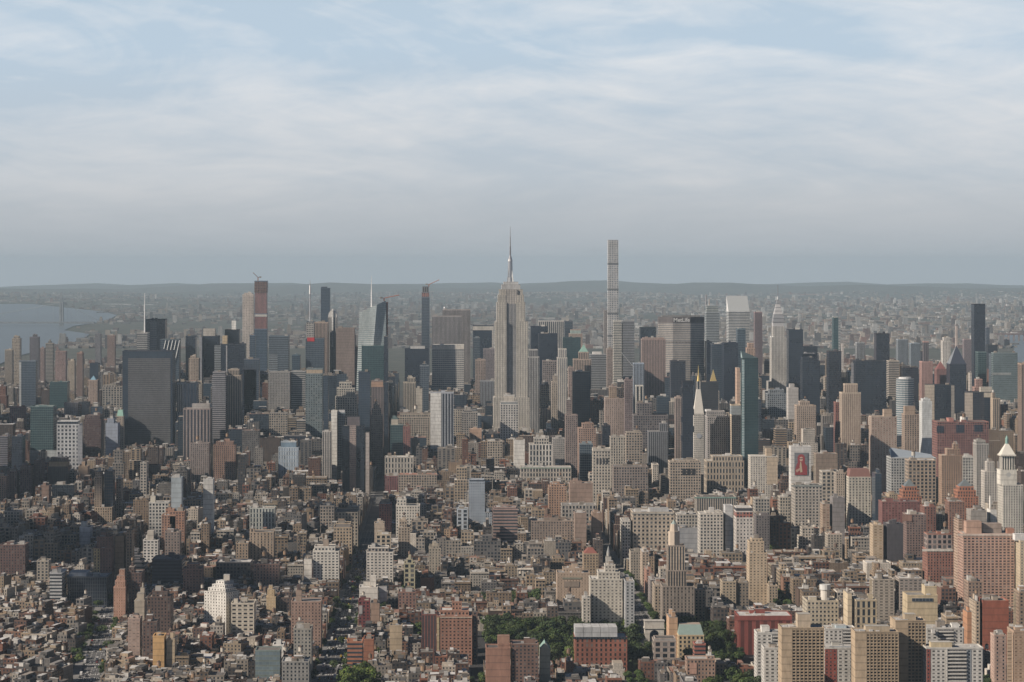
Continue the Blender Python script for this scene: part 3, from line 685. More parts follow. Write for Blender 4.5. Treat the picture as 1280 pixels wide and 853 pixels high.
def arch():
    Y = 2509; X = lambda p: XW(p, Y); root = link('triumphal_arch', None, (X(818), Y+5, 0)); org = (X(818), Y+5, 0); tag(root, 'white marble triumphal arch at the foot of the avenue', 'arch')
    a, b = X(806), X(830); cx = (a+b)/2; r = 4.6; zs_ = 9.5; zt = ZW(776, Y)
    mar = (.62, .58, .52); m = MB(); m.box(a, cx-r, Y, Y+9, 0, zs_+r+1.2, 'blank', mar, mar); part('pier', m, root, org)
    m = MB(); m.box(cx+r, b, Y, Y+9, 0, zs_+r+1.2, 'blank', mar, mar); part('pier', m, root, org)
    m = MB(); n = 12; P = [(cx-r*math.cos(math.pi*i/n), zs_+r*math.sin(math.pi*i/n)) for i in range(n+1)]; zc = zs_+r+1.2
    for (x0, z0), (x1, z1) in zip(P, P[1:]):
        m.face([(x0, Y, z0), (x1, Y, z1), (x1, Y, zc), (x0, Y, zc)], mar); m.face([(x1, Y+9, z1), (x0, Y+9, z0), (x0, Y+9, zc), (x1, Y+9, zc)], mar); m.face([(x0, Y, z0), (x0, Y+9, z0), (x1, Y+9, z1), (x1, Y, z1)], mar)
    part('archway', m, root, org)
    m = MB(); m.box(a-.8, b+.8, Y-.8, Y+9.8, zc, zc+1.2, 'blank', mar, mar); m.box(a-.2, b+.2, Y-.2, Y+9.2, zc+1.2, zt-.8, 'blank', mar, mar); m.box(a-.7, b+.7, Y-.7, Y+9.7, zt-.8, zt, 'blank', mar, (.5, .47, .43)); part('attic', m, root, org)
    HEROES.append(dict(root=root, px=818, py=795, xl=804, xr=832, yt=782, yb=815, rect=(a, b, Y, Y+9), Y=Y, short='white marble arch'))
arch()
# ================================================================== every other building that can be told apart, far to near
A = 'apartment_building'; OT = 'office_tower'; LB = 'loft_building'; AT = 'apartment_tower'; OB = 'office_building'; BB = 'brick_building'
ap = dict(name=A, cat='building'); lf = dict(name=LB, cat='building'); at_ = dict(name=AT, cat='tower'); ob = dict(name=OB, cat='building')
# --- uptown, west side
H(7000, 6, 17, 438, 483, 25, 'ribs', BE, 'pale beige slab tower before the wide river', 'pale slab tower by the river', **at_)
H(7250, 15, 27, 424, 483, 25, 'grid', BE, 'beige tower with a boxy top rising behind the pale riverside slab', tiers=[(17, 25, 421)], **at_)
H(7200, 37, 50, 422, 455, 25, 'ribs', (.2, .18, .2), 'dark brown slab tower standing out against the river', 'dark riverside slab', tiers=[(41, 47, 419)], **at_)
H(6000, 24, 47, 452, 512, 28, 'curtain', BL, 'blue glass tower with a lighter left edge by the river', 'blue glass river tower', panels=[(24, 26.5, 453, 540, 'blank', (.45, .47, .48))])  # pale edge panel paints sunlight on the left side
H(6900, 57, 68, 430, 480, 25, 'bands', GB, 'grey beige tower with an antenna like top left of a pinkish one', tiers=[(60, 65, 427)], **at_)
H(6700, 69, 84, 440, 480, 28, 'brick', (.34, .24, .22), 'pinkish brown twin topped tower on the west side', tiers=[(70, 75, 437), ], **at_)
H(6500, 96, 105, 442, 500, 28, 'ribs', (.40, .27, .22), 'narrow salmon brick tower left of the beige spired tower', **at_)
H(6600, 85, 95, 452, 490, 28, 'punch', BE, 'square beige tower next to the narrow salmon one', **at_)
H(6800, 50, 57, 436, 470, 22, 'brick', (.3, .22, .2), 'reddish brown tower right behind the dark riverside slab', **at_)
H(6200, 112, 125, 455, 485, 30, 'curtain', NV, 'dark blue glass block with a rounded look among brown towers', **at_)
H(7800, 134, 145, 420, 448, 25, 'brick', (.28, .2, .17), 'brown tower far uptown with a dark cap', **at_)
H(7900, 119, 127, 418, 433, 22, 'brick', (.2, .2, .22), 'dark tower far uptown by the wooded river point', **at_)
H(5750, 52, 63, 488, 512, 28, 'ribs', DB, 'dark brown block joined to the green glass office', None)
H(5700, 62, 87, 478, 508, 35, 'teal', TL, 'green glass office block among brown west side towers', 'green glass office block')
H(5500, 110, 124, 476, 508, 28, 'brick', (.44, .34, .28), 'beige brick tower with a small blue pointed roof', 'beige tower with blue point', extra=pyramid(0, 470, (.2, .35, .45), 3), rn=0, **at_)
H(5450, 128, 155, 484, 512, 30, 'big', GB, 'wide beige building with stacked terraces left of the huge dark slab', tiers=[(129, 148, 482)], **ob)
H(5100, 80, 100, 504, 525, 30, 'loft', (.26, .24, .25), 'grey brown building with dark windows behind the white grid tower', **ob)
H(5050, 102, 113, 503, 525, 20, 'dark', (.06, .06, .07), 'small dark block with a white frame around it', **ob)
H(5000, 12, 33, 510, 530, 30, 'loft', (.24, .12, .12), 'reddish brown block with red roof details by the teal glass office', **ob)
# --- garment district, left
H(4650, 153, 219.5, 440, 562, 55, 'curtain', (.035, .05, .08), 'huge dark glass slab with a grey front framed in navy', 'huge dark glass slab', rn=2, panels=[(160, 213, 448, 558, (3.2, 3.9, 1.01, .45, (.085, .09, .10)), (.145, .145, .15))])
H(5150, 171, 187, 417, 445, 40, 'bands', (.42, .42, .41), 'grey striped tower with a tall white mast', 'grey tower with white mast', rn=1, extra=mast(179.5, 417, 367, 5150, 1.5, .5, (.8, .8, .8)))
H(5600, 182, 209, 400, 440, 40, 'dark', (.05, .065, .09), 'dark glass tower with a paler vertical strip', 'dark tower with paler strip', panels=[(188, 196, 402, 440, 'curtain', (.2, .22, .25))])
def lattice(root, org, X0, X1, Y, D, z, bx):
    m = MB(); 
    for k in range(5):
        xa = X0+2+(X1-X0-4)*k/5
        m.beam((xa, Y-.6, z-50), (xa+(X1-X0)/5*1.3, Y-.6, z-1), .9, (.6, .62, .62))
    part('diagonal_brace', m, root, org)
H(5400, 200, 226, 425, 470, 35, 'curtain', (.16, .2, .23), 'glass tower crossed by white slanting braces', 'tower with slanting braces', extra=lattice)
H(5420, 232, 246, 421, 475, 35, 'dark', (.05, .07, .10), 'dark narrow slab right of the slanting braces')
H(5500, 254, 275, 421, 472, 40, 'dark', (.045, .06, .09), 'dark slab with lit machinery on its roof', 'dark slab with lit roof', extra=rbox(254, 269, 411, (.45, .42, .38)))
H(5480, 249, 254, 421, 470, 30, 'blank', (.34, .36, .4), 'thin grey blue slab edge left of the dark slab with lit roof')
H(5400, 276, 308, 431, 468, 40, 'dark', (.05, .06, .085), 'dark block whose left corner is golden stone', 'dark block with golden corner', extra=rbox(278, 284, 420, (.6, .48, .32)), panels=[(268, 276, 432, 470, 'bands', (.35, .38, .4)), (282.5, 284, 432, 470, 'blank', (.4, .4, .42))])
H(5700, 281, 300, 413, 432, 30, 'dark', (.05, .05, .06), 'dark tower carrying a white sign board', 'dark tower with white board', rn=0, extra=rbox(289.5, 295, 401, (.85, .84, .8), 'sign_board', .4, .5))
H(5350, 236, 250, 449, 478, 30, 'brick', (.40, .33, .27), 'old beige stepped tower beside the dark slab', tiers=[(238, 246, 446)])
H(5300, 312, 320, 420, 460, 20, 'curtain', (.16, .22, .3), 'slim blue tower just before the pale grid tower')
H(6550, 303, 318, 369, 455, 30, (4.4, 4.2, .55, .6, (.2, .19, .19)), (.58, .53, .48), 'pale stone grid tower next to the pink unfinished one', 'pale stone grid tower', tiers=[(305, 316, 367)], **at_)
H(6500, 318, 335, 412, 460, 35, 'curtain', (.18, .26, .36), 'pink tower under construction with blue glass below and rough brown top', 'pink tower under construction', rn=0,
  tiers=[(318.3, 334.7, 396, 34, .5, 'ribs', (.42, .19, .17)), (318.1, 334.9, 393, 34.6, .2, 'blank', (.6, .58, .54)), (318.6, 334.4, 366, 33, 1, 'ribs', (.46, .24, .22)), (317.6, 335, 352, 35, 0, 'loft', (.24, .15, .12))], extra=crane(322, 347, 316, 341, 6500), **at_)
H(5300, 336, 362, 421, 468, 40, 'bands', (.13, .17, .21), 'dark curved top glass block with pale bands', 'dark banded glass block', rn=1, panels=[(336, 347, 443, 468, 'bands', (.3, .34, .37))])
H(5250, 365, 376, 445, 470, 30, 'curtain', (.10, .16, .2), 'low teal glass block behind the grey flat slab', None)
def cnast(root, org, X0, X1, Y, D, z, bx):
    m = MB(); x = XW(387, Y); m.cyl(x, Y+D/2, 1.7, z, ZW(368, Y), (.35, .37, .4), 6, 1.2); m.cyl(x, Y+D/2, 2.0, ZW(368, Y), ZW(357, Y), (.75, .75, .75), 8, 1.8); m.cyl(x, Y+D/2, .6, ZW(357, Y), ZW(350, Y), (.4, .4, .4), 6, .2); part('mast', m, root, org)
    m = MB(); m.box(XW(384, Y), XW(393, Y), Y-.8, Y, ZW(427, Y), ZW(422, Y), 'blank', (.55, .05, .06), (.5, .05, .05)); part('red_screen', m, root, org)
H(5260, 382, 406, 424, 470, 40, 'curtain', (.18, .22, .26), 'office tower with a red screen and a tall antenna mast', 'tower with red screen', tiers=[(383, 393, 403, 30, 5, 'grid', (.5, .48, .45))], extra=cnast, rn=1)
H(5500, 391, 411, 404, 440, 35, 'ribs', (.44, .34, .28), 'tan flat topped tower right behind the red screen', None)
H(5650, 418, 445, 420, 460, 45, 'blank', (.24, .19, .18), 'brown block with two white dishes on its face', 'brown block with white dishes', rn=1, extra=lambda root, org, X0, X1, Y, D, z, bx: [part('satellite_dish', (lambda m: (m.cyl(XW(p, Y-6), Y-6, 4, ZW(416, Y), ZW(412.5, Y), (.9, .9, .88), 10), m)[1])(MB()), root, org) for p in (432, 441)])
H(5500, 420, 444, 411, 430, 40, 'blank', (.26, .21, .19), 'low brown top behind the two white dishes', None)
def fin(root, org, X0, X1, Y, D, z, bx):
    m = MB(); cx = (X0+X1)/2; w_ = (X1-X0)/2
    P = [(-w_, 0)]+[(-w_*math.cos(math.pi*i/10), 16*math.sin(math.pi*i/10)) for i in range(1, 10)]+[(w_, 0)]
    for (a, za), (b, zb_) in zip(P, P[1:]):
        m.face([(cx+a, Y+.3, z), (cx+b, Y+.3, z), (cx+b, Y+.3, z+zb_+.01), (cx+a, Y+.3, z+za+.01)], (.55, .54, .52)); m.face([(cx+a, Y+.3, z+za), (cx+b, Y+.3, z+zb_), (cx+b, Y+D, z+zb_), (cx+a, Y+D, z+za)], (.5, .5, .5)) 
    part('rounded_top', m, root, org)
    m = MB(); m.box(cx-1.6, cx+1.6, Y-2, Y, ZW(434, Y), z+19, 'blank', (.72, .71, .68), (.6, .6, .6)); part('fin', m, root, org)
H(5550, 410, 422, 397, 435, 30, 'ribs', (.40, .39, .38), 'round topped slab with a white fin down its middle', 'round topped slab', extra=fin, rn=0)
H(6480, 401, 413, 361, 402, 30, 'curtain', (.10, .14, .20), 'tall dark blue tower with a square notch at its top', 'notched blue tower', tiers=[(401.3, 409, 359.5)], rn=0, **at_)
H(5230, 452, 480, 433, 475, 35, 'teal', (.10, .2, .21), 'teal glass slab in front of the slanting glass tower', 'teal glass slab', rn=1)
H(5280, 478.5, 485, 379, 440, 18, 'grid', (.33, .14, .11), 'narrow reddish tower with a hoist behind the slanting glass tower', 'narrow hoist tower', rn=0, extra=crane(480, 373, 499, 369, 5280))
H(5150, 480, 485.5, 421, 560, 60, 'dark', (.06, .075, .10), 'narrow dark tower edging the avenue right of the teal slab', None)
H(5600, 435, 448, 434, 470, 30, 'brick', (.27, .22, .2), 'grey brown block left of the slanting glass tower', None)
H(6480, 527, 537, 372, 432, 28, 'curtain', (.24, .27, .31), 'thin unfinished tower with bare frame and crane on top', 'thin unfinished tower', rn=0, tiers=[(527.3, 536.5, 366, 25, 1, 'grid', (.38, .18, .15)), (528, 536, 359, 22, 3, 'wribs', (.25, .22, .2))], extra=crane(536, 356, 549, 350, 6480), **at_)
H(5500, 506, 536, 437, 485, 45, 'dark', (.04, .055, .085), 'wide dark glass slab left of the white banded one', 'wide dark glass slab', extra=rbox(513, 531, 433, (.5, .5, .5)), rn=0)
H(5320, 540, 580, 432, 490, 42, (4.4, 4.0, .9, .5, (.1, .11, .13)), (.60, .58, .54), 'white slab with a grid of wide windows and blank top band', 'white grid slab', panels=[(540, 580, 432, 437, 'blank', (.66, .62, .56))], rn=1)
H(5750, 540, 577, 396, 440, 40, 'ribs', (.36, .34, .34), 'grey ribbed slab rising behind the white grid slab', 'grey ribbed slab', rn=1)
H(5870, 553, 588, 388, 480, 45, 'ribs', (.37, .34, .33), 'taller grey slab stepped at its right edge', 'taller stepped grey slab', tiers=[], rn=1, extra=mast(556, 388, 384, 5870, 2.5, 2.5, (.8, .8, .8)))
H(6450, 591, 617, 408, 450, 40, 'dark', (.035, .055, .09), 'dark blue block with a pale band on top left of the limestone skyscraper', 'dark block with pale band', panels=[(591, 617, 408, 413, 'blank', (.55, .52, .47)), (615, 617, 413, 440, 'blank', (.5, .48, .45))], rn=0)
H(6000, 592, 600, 423, 450, 25, 'curtain', (.26, .3, .33), 'small grey glass tower before the dark block with pale band', None)
H(5600, 604, 619, 437, 480, 30, 'brick', (.26, .23, .24), 'grey brown stepped block hard left of the limestone shaft', None)
H(5300, 594, 607, 451, 485, 30, 'brick', (.36, .29, .25), 'small tan capped building with dark sides', None)
H(5100, 600, 619, 477, 510, 30, 'ribs', (.28, .29, .31), 'grey ribbed building left of the limestone shaft', None)
H(6100, 663, 684, 409, 440, 40, 'dark', (.03, .04, .075), 'navy block right of the limestone skyscraper', 'navy block')
H(5900, 673, 697, 418, 460, 40, 'dark', (.028, .035, .065), 'larger black navy block overlapping the first navy one', 'larger navy block')
H(6550, 673, 705, 402, 420, 30, 'wribs', (.6, .58, .55), 'white ribbed slab peeking above the two navy blocks', 'white ribbed slab', rn=0)
H(6500, 705, 716, 402, 425, 30, 'curtain', (.2, .22, .25), 'grey blue block joined to the white ribbed slab', None)
H(6300, 711, 728, 418, 440, 30, 'brick', (.46, .36, .30), 'small beige tower with a pale green roof uptown', None, tiers=[(713, 726, 413, 20, 5, 'blank', (.4, .5, .47))], rn=0)
H(5700, 703, 726, 423, 460, 40, 'teal', (.06, .11, .12), 'dark teal block with a lighter left side', 'dark teal block', panels=[(703, 707, 425, 455, 'teal', (.12, .2, .2))])
H(4750, 659, 674, 447, 545, 25, 'ribs', (.48, .47, .46), 'pale ribbed tower close to the right of the limestone skyscraper', 'pale ribbed neighbour', tiers=[(661, 672, 438, 20, 3, 'ribs', (.33, .32, .32))], rn=0)
H(5250, 696, 709, 448, 525, 30, (4, 3.7, .4, 1.01, (.15, .16, .18)), (.58, .55, .5), 'pale slender stepped tower with a lit top', 'pale slender stepped tower', tiers=[(698, 708, 437, 22)], rn=0)
H(4900, 689, 697, 478, 540, 20, 'brick', (.5, .43, .36), 'thin beige stepped building below the pale slender tower', None, tiers=[(691, 697, 470)])
H(5400, 678, 698, 452, 470, 30, 'grid', (.3, .26, .25), 'brown grid block left of the pale slender tower', None)
H(5200, 710, 717, 460, 540, 25, 'brick', (.36, .28, .25), 'narrow pinkish brown tower right of the pale slender one', None)
H(5300, 716, 739, 450, 475, 30, (3.4, 3.8, .45, 1.01, GL), (.45, .36, .30), 'beige columned tower with a green pyramid roof', 'green pyramid tower', tiers=[(723, 736, 441, 15)], extra=pyramid(0, 431, (.25, .42, .36), .3), rn=0)
H(4700, 715, 738, 466, 540, 28, 'curtain', (.07, .09, .10), 'dark grey green glass tower before the green pyramid tower', 'dark grey glass tower')
H(5500, 737, 761, 444, 490, 32, 'bands', (.33, .34, .35), 'grey banded office with a white box on the roof', 'grey banded office', rn=0, extra=rbox(741, 752, 440, (.75, .73, .7)))
H(6400, 754.5, 759, 388, 440, 20, 'ribs', (.5, .45, .42), 'thin beige tower edge left of the slender white grid tower', None, rn=0, **at_)
H(5200, 758, 766, 437, 475, 25, 'brick', (.33, .27, .24), 'brown tower below the slender white grid tower', None)
H(5800, 766, 777, 402, 475, 30, 'bands', (.66, .64, .58), 'sunlit cream end of the banded tower below the slender white one', 'sunlit cream tower end', rn=0)  # cream colour paints sunlight on the west side of the tower
H(5800, 777.2, 793, 402, 475, 40, 'bands', (.33, .34, .36), 'grey banded tower joined to the sunlit cream end', None, rn=1)  # grey copy carries the tower's shaded side in its colour
H(5000, 791, 805, 455, 520, 25, 'ribs', (.34, .40, .48), 'bluish white ribbed tower under a leaning crane', 'bluish ribbed tower', rn=0, extra=crane(795, 462, 777, 441, 5000, col=(.6, .6, .6)))
H(4900, 794, 804, 483, 520, 20, (6, 4, .55, 1.01, GL), (.68, .66, .6), 'small white framed block under the bluish ribbed tower', None, rn=0)
H(6300, 799, 820, 410, 430, 40, 'dark', (.05, .07, .08), 'dark slab above the brown ribbed tower', None)
H(5250, 801, 832, 425, 500, 35, (3.2, 3.8, .5, 1.01, (.14, .12, .12)), (.36, .27, .24), 'brown ribbed tower with lit shoulders left of the eight sided slab', 'brown ribbed tower', tiers=[(803, 830, 423.5)])
H(4700, 837, 857, 452, 500, 30, 'dark', (.085, .085, .10), 'dark block in front of the eight sided slab', 'dark front block')
H(5800, 881, 899, 391, 430, 35, 'bands', (.36, .40, .42), 'pale blue grey office with twin masts', 'pale office with twin masts', tiers=[(882, 898, 383, 25, 5, 'bands', (.5, .55, .54))], extra=multi(mast(883.5, 383, 370, 5800, 1.6, 1, (.3, .3, .32)), mast(887.5, 383, 374, 5800, 1.4, 1, (.5, .45, .42))), rn=0)
def slant(root, org, X0, X1, Y, D, z, bx):
    zt = ZW(370, Y+D); m = MB(); c = (.34, .36, .37)
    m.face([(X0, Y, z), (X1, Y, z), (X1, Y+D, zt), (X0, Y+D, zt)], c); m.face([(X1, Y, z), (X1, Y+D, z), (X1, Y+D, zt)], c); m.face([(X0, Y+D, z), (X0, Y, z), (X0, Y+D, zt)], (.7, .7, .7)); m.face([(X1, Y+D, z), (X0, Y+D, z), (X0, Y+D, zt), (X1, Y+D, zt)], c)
    part('slanted_roof', m, root, org)
H(6150, 908, 937, 390, 440, 48, 'bands', (.58, .60, .60), 'pale aluminium tower with a steep slanted roof', 'slanted roof aluminium tower', extra=slant, rn=0)
H(5900, 920, 932, 412, 445, 30, 'curtain', (.20, .28, .33), 'small blue glass tower before the slanted roof tower', None)
H(6100, 942, 953, 391, 465, 30, 'ribs', (.30, .22, .23), 'narrow purplish brown tower between the slanted roof and silver crown', 'purplish narrow tower')
H(5450, 932, 944, 436, 470, 25, 'brick', (.46, .33, .26), 'small tan domed tower', None, tiers=[(934, 942, 430)], rn=0)
H(5350, 881, 890, 428, 480, 45, 'dark', (.035, .045, .075), 'navy slab next to the eight sided slab', None)
H(5250, 888, 903, 431, 500, 35, 'curtain', (.12, .14, .17), 'grey glass tower with a white light on top', None)
H(5150, 902, 923, 430, 500, 45, 'dark', (.03, .04, .07), 'big navy block right of the grey glass tower', 'big navy block')
H(5250, 983, 1004, 413, 440, 35, 'dark', (.04, .055, .08), 'dark cube right of the silver crown', None)
H(6000, 1002, 1022, 434, 450, 30, 'dark', (.05, .06, .08), 'low dark block right of the dark cube', None)
H(5300, 984, 1020, 443, 500, 40, 'bands', (.30, .31, .33), 'wide grey building under the dark cube', 'wide grey building')
H(5000, 1000, 1025, 452, 520, 35, 'dark', (.05, .065, .09), 'dark glass tower with a sloped shoulder', 'dark glass tower with shoulder', tiers=[(1001, 1018, 448)])
H(6200, 1040, 1048, 398, 440, 25, 'teal', (.10, .2, .22), 'slim green blue tower with a white fin edge', 'slim green tower', panels=[(1048.2, 1050.5, 397, 440, 'bands', (.6, .62, .62))], **at_)
H(5100, 1033, 1052, 440, 520, 30, 'dark', (.075, .07, .08), 'dark brown glass slab left of the broad dark block', None)
H(5700, 1052, 1054.5, 430, 465, 12, 'blank', (.5, .47, .45), 'very thin pale slab behind the dark brown glass slab', None, rn=0)
H(5600, 1069, 1081, 429, 455, 25, 'ribs', (.34, .36, .38), 'pale grey tower between darker ones east of the silver crown', None)
H(5000, 1066, 1108, 452, 520, 40, 'dark', (.05, .058, .075), 'broad dark block with a curved white roof object', 'broad dark block', panels=[(1064, 1067, 454, 520, 'blank', (.3, .3, .32))])
H(5500, 1092.5, 1112, 418, 458, 30, 'dark', (.05, .05, .065), 'dark brown tower with a sunlit brown left side', 'dark brown tower', side={3: (0.0, 0.0)})
H(6300, 1120, 1135, 425, 455, 30, 'ribs', (.28, .32, .36), 'blue grey tower far up the east side', None, **at_)
H(6400, 1136, 1150, 430, 458, 30, 'ribs', (.26, .31, .36), 'second blue grey tower up the east side', None, **at_)
H(5400, 1108, 1124, 452, 500, 30, 'bands', (.48, .43, .37), 'cream tower right of the broad dark block', None)
H(5500, 1125, 1148, 460, 500, 30, 'dark', (.11, .1, .11), 'dark flat block with pale roof rim', None)
def drum(root, org, X0, X1, Y, D, z, bx):
    cx, cy, r = (X0+X1)/2, Y+D*.45, (X1-X0)*.46; m = MB(); n = 18
    ring = [(cx+r*math.cos(6.2832*i/n), cy+r*math.sin(6.2832*i/n)) for i in range(n)]
    m.prism(ring, z, ZW(474, Y), (3, 4, 1.01, .6, (.12, .16, .19)), (.5, .52, .52), (.5, .5, .5)); part('glass_drum', m, root, org)
    m = MB(); m.cyl(cx, cy, r*.7, ZW(474, Y), ZW(472, Y), (.6, .6, .6), 16); part('roof_block', m, root, org)
H(4600, 1117, 1145, 545, 560, 30, 'curtain', (.2, .2, .22), 'round glass tower with a white cap', 'round glass tower', extra=drum, rn=0, **at_)
H(5300, 1149, 1166, 453, 520, 30, (3, 3.4, .5, 1.01, (.2, .14, .13)), (.48, .30, .27), 'pink brick tower with a dark narrow top', 'pink brick tower', tiers=[(1153, 1161, 428, 16, 6, 'ribs', (.2, .17, .18))], rn=0, **at_)
H(5350, 1168, 1183, 462, 500, 26, (3, 3.4, .5, 1.01, (.2, .14, .13)), (.30, .14, .13), 'red brick tower with a small red pyramid', 'red pyramid tower', extra=pyramid(0, 452, (.22, .09, .085), .5), rn=0, **at_)
def wedge(root, org, X0, X1, Y, D, z, bx):
    m = MB(); cx = X0+(X1-X0)*.45; zt = ZW(432, Y); c = (.045, .055, .085)
    m.face([(X0, Y, z), (X1, Y, z), (cx, Y+D*.3, zt)], c); m.face([(X1, Y, z), (X1, Y+D, z), (cx, Y+D*.3, zt)], c); m.face([(X1, Y+D, z), (X0, Y+D, z), (cx, Y+D*.3, zt)], c); m.face([(X0, Y+D, z), (X0, Y, z), (cx, Y+D*.3, zt)], (.2, .22, .25)); part('pointed_roof', m, root, org)
H(5200, 1183, 1208, 456, 520, 36, 'dark', (.045, .055, .085), 'dark tower with a sharply pointed top', 'dark pointed tower', extra=wedge, rn=0, **at_)
H(6100, 1176, 1188, 427, 460, 25, 'brick', (.62, .59, .55), 'white stepped apartment tower up the east side', None, tiers=[(1178, 1187, 423)], **at_)
H(8500, 1194, 1197, 408, 440, 10, 'blank', (.5, .42, .38), 'tall pale chimney stack by the east river', None, name='chimney_stack', cat='chimney', rn=0)
H(5600, 1214, 1231.5, 381, 460, 30, 'dark', (.028, .034, .055), 'tall black glass slab alone on the east side', 'tall black slab', rn=0, **at_)
H(7200, 1203, 1215, 425, 455, 25, 'ribs', (.34, .27, .28), 'brown grey tower left of the tall black slab', None, **at_)
H(7000, 1231, 1237, 410, 440, 20, 'curtain', (.2, .21, .26), 'grey blue tower right behind the tall black slab', None, **at_)
H(6000, 1232, 1247, 432, 450, 25, 'dark', (.06, .07, .08), 'short dark block right of the tall black slab', None)
H(5250, 1219, 1233, 441, 490, 30, 'teal', (.15, .22, .23), 'green glass tower with a curved foot', 'curved foot glass tower', rn=0, tiers=[])
H(5200, 1239, 1272, 442, 505, 25, (3, 3.9, 1.01, .7, (.11, .15, .16)), (.2, .24, .25), 'broad grey green glass slab by the east river', 'broad grey green slab', panels=[(1240, 1264, 466, 469, 'blank', (.3, .32, .32)), (1236, 1239, 442, 490, 'blank', (.22, .26, .3))])
H(5000, 1211, 1214, 466, 500, 15, 'blank', (.5, .46, .42), 'thin cream slab beside the red stepped base', None, rn=0)
H(4900, 1215, 1233, 485, 505, 25, 'brick', (.42, .27, .23), 'pinkish stepped building under the curved foot tower', None, tiers=[(1218, 1228, 475)])
H(4800, 1156, 1192, 482, 540, 28, 'dark', (.05, .06, .08), 'dark glass slab between two cream slabs', 'dark slab between cream slabs', panels=[(1156, 1168, 481, 545, 'blank', (.52, .45, .37)), (1189, 1193, 482, 545, 'blank', (.4, .37, .33))], rn=1)
H(4700, 1206, 1240, 491, 540, 28, 'dark', (.07, .075, .09), 'cream and dark U shaped block before the east river', 'cream U shaped block', panels=[(1206, 1216, 491, 530, 'blank', (.5, .44, .38)), (1230, 1240, 491, 497, 'blank', (.55, .49, .4))], extra=rbox(1226, 1240, 484, (.5, .46, .4)), rn=0)
H(4650, 1238, 1250, 499, 540, 22, 'ribs', (.44, .36, .28), 'tan tower with a sunlit yellow edge', None, side={3: (0, 0)}, tiers=[(1238, 1244, 491)])
H(4500, 1272, 1290, 456, 570, 30, (3.4, 3.4, .5, 1.01, GL), (.38, .28, .22), 'tall brown balcony tower cut by the photo edge', 'brown edge tower', tiers=[], **at_)
H(6000, 1150, 1157, 440, 460, 20, 'dark', (.06, .05, .06), 'dark slim tower right behind the pink brick tower', None, **at_)
# --- Murray Hill / Gramercy
H(4300, 1049, 1076, 492, 550, 30, (3.2, 3.3, .45, 1.01, (.26, .2, .17)), (.53, .44, .35), 'cream apartment tower with boxes on its top', 'cream boxy top tower', tiers=[(1054, 1072, 481, 15)], rn=0, **at_)
H(4350, 1042, 1054, 504, 525, 22, 'brick', (.28, .13, .11), 'dark red building against the cream boxy top tower', None, **ap)
H(4300, 993, 1020, 508, 540, 30, 'brick', (.46, .37, .30), 'cluster like beige tower right of the white slab', None, tiers=[(998, 1012, 503)], **at_)
H(4500, 983, 998, 486, 525, 25, 'blank', (.47, .45, .43), 'plain pale grey slab under the silver crown', 'plain pale slab', tiers=[(986, 993, 480)], rn=0)
H(4900, 957, 984, 493, 525, 30, 'loft', (.28, .31, .34), 'blue grey terraced building below the silver crown', None, tiers=[(960, 980, 488)])
H(3900, 1086, 1121, 522, 570, 26, (4.2, 3.1, .5, .6, (.3, .2, .17)), (.44, .36, .30), 'beige apartment slab with a roof box and balconies', 'beige balcony slab', extra=rbox(1105, 1115, 512, (.45, .35, .27)), rn=0, **ap)
H(4000, 1127, 1149, 519, 560, 26, (4.2, 3.1, .5, .6, GL), (.40, .31, .25), 'brown beige apartment slab with a crown of boxes', 'beige slab with box crown', extra=rbox(1131, 1144, 508, (.42, .32, .25)), rn=0, **ap)
H(3950, 1149, 1165, 503, 560, 24, (3, 3, .12, 1.01, (.4, .42, .44)), (.64, .66, .66), 'smooth white rounded tower before the long red building', 'smooth white tower', tiers=[(1151, 1163, 500), (1155, 1160, 497, 8, 8)], rn=0, **at_)
H(4150, 1165, 1236, 528, 560, 45, 'loft', (.31, .15, .13), 'long red brick hospital like block with big square windows', 'long red block', rn=3, extra=multi(rbox(1186, 1192, 523, (.42, .2, .17)), lambda root, org, X0, X1, Y, D, z, bx: part('roof_drum', (lambda m: (m.cyl(XW(1208, Y), Y+20, 6.5, z, z+8, (.7, .68, .64), 14), m)[1])(MB()), root, org)), panels=[(1171, 1180, 533, 541, 'dark', (.10, .12, .17)), (1195, 1205, 531, 541, 'dark', (.10, .12, .17)), (1218, 1228, 531, 540, 'dark', (.10, .12, .17))], name='hospital_building', cat='building')
def tent(root, org, X0, X1, Y, D, z, bx):
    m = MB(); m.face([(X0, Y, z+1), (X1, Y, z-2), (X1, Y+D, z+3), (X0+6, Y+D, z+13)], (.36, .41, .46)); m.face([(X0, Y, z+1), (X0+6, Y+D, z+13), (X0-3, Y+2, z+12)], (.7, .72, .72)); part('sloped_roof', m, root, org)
H(3750, 1108, 1170, 573, 582, 40, 'loft', (.46, .47, .47), 'long pale building with a sloping blue white roof', 'sloping pale roof hall', extra=tent, rn=0, name='hall', cat='building')
H(3700, 1131, 1170, 576, 610, 30, 'big', (.45, .36, .28), 'tan loft with large arched windows below the sloping roof', None, **lf)
H(3600, 1173, 1203, 570, 600, 25, 'brick', (.42, .29, .21), 'low tan stepped apartment block below the long red one', None, tiers=[(1181, 1200, 562), (1190, 1198, 555)], **ap)
H(3500, 1216, 1236, 556, 605, 25, 'punch', (.40, .38, .35), 'grey stepped apartment tower left of the white clock tower', 'grey stepped apartments', tiers=[(1217, 1232, 552)], **ap)
H(3650, 1199, 1217, 572, 600, 25, 'grid', (.62, .6, .56), 'white grid apartment block left of the grey stepped one', None, **ap)
H(3450, 1226, 1249, 590, 620, 25, 'punch', (.58, .54, .49), 'pale stepped apartment block hard by the white clock tower', None, tiers=[(1231, 1243, 578)], **ap)
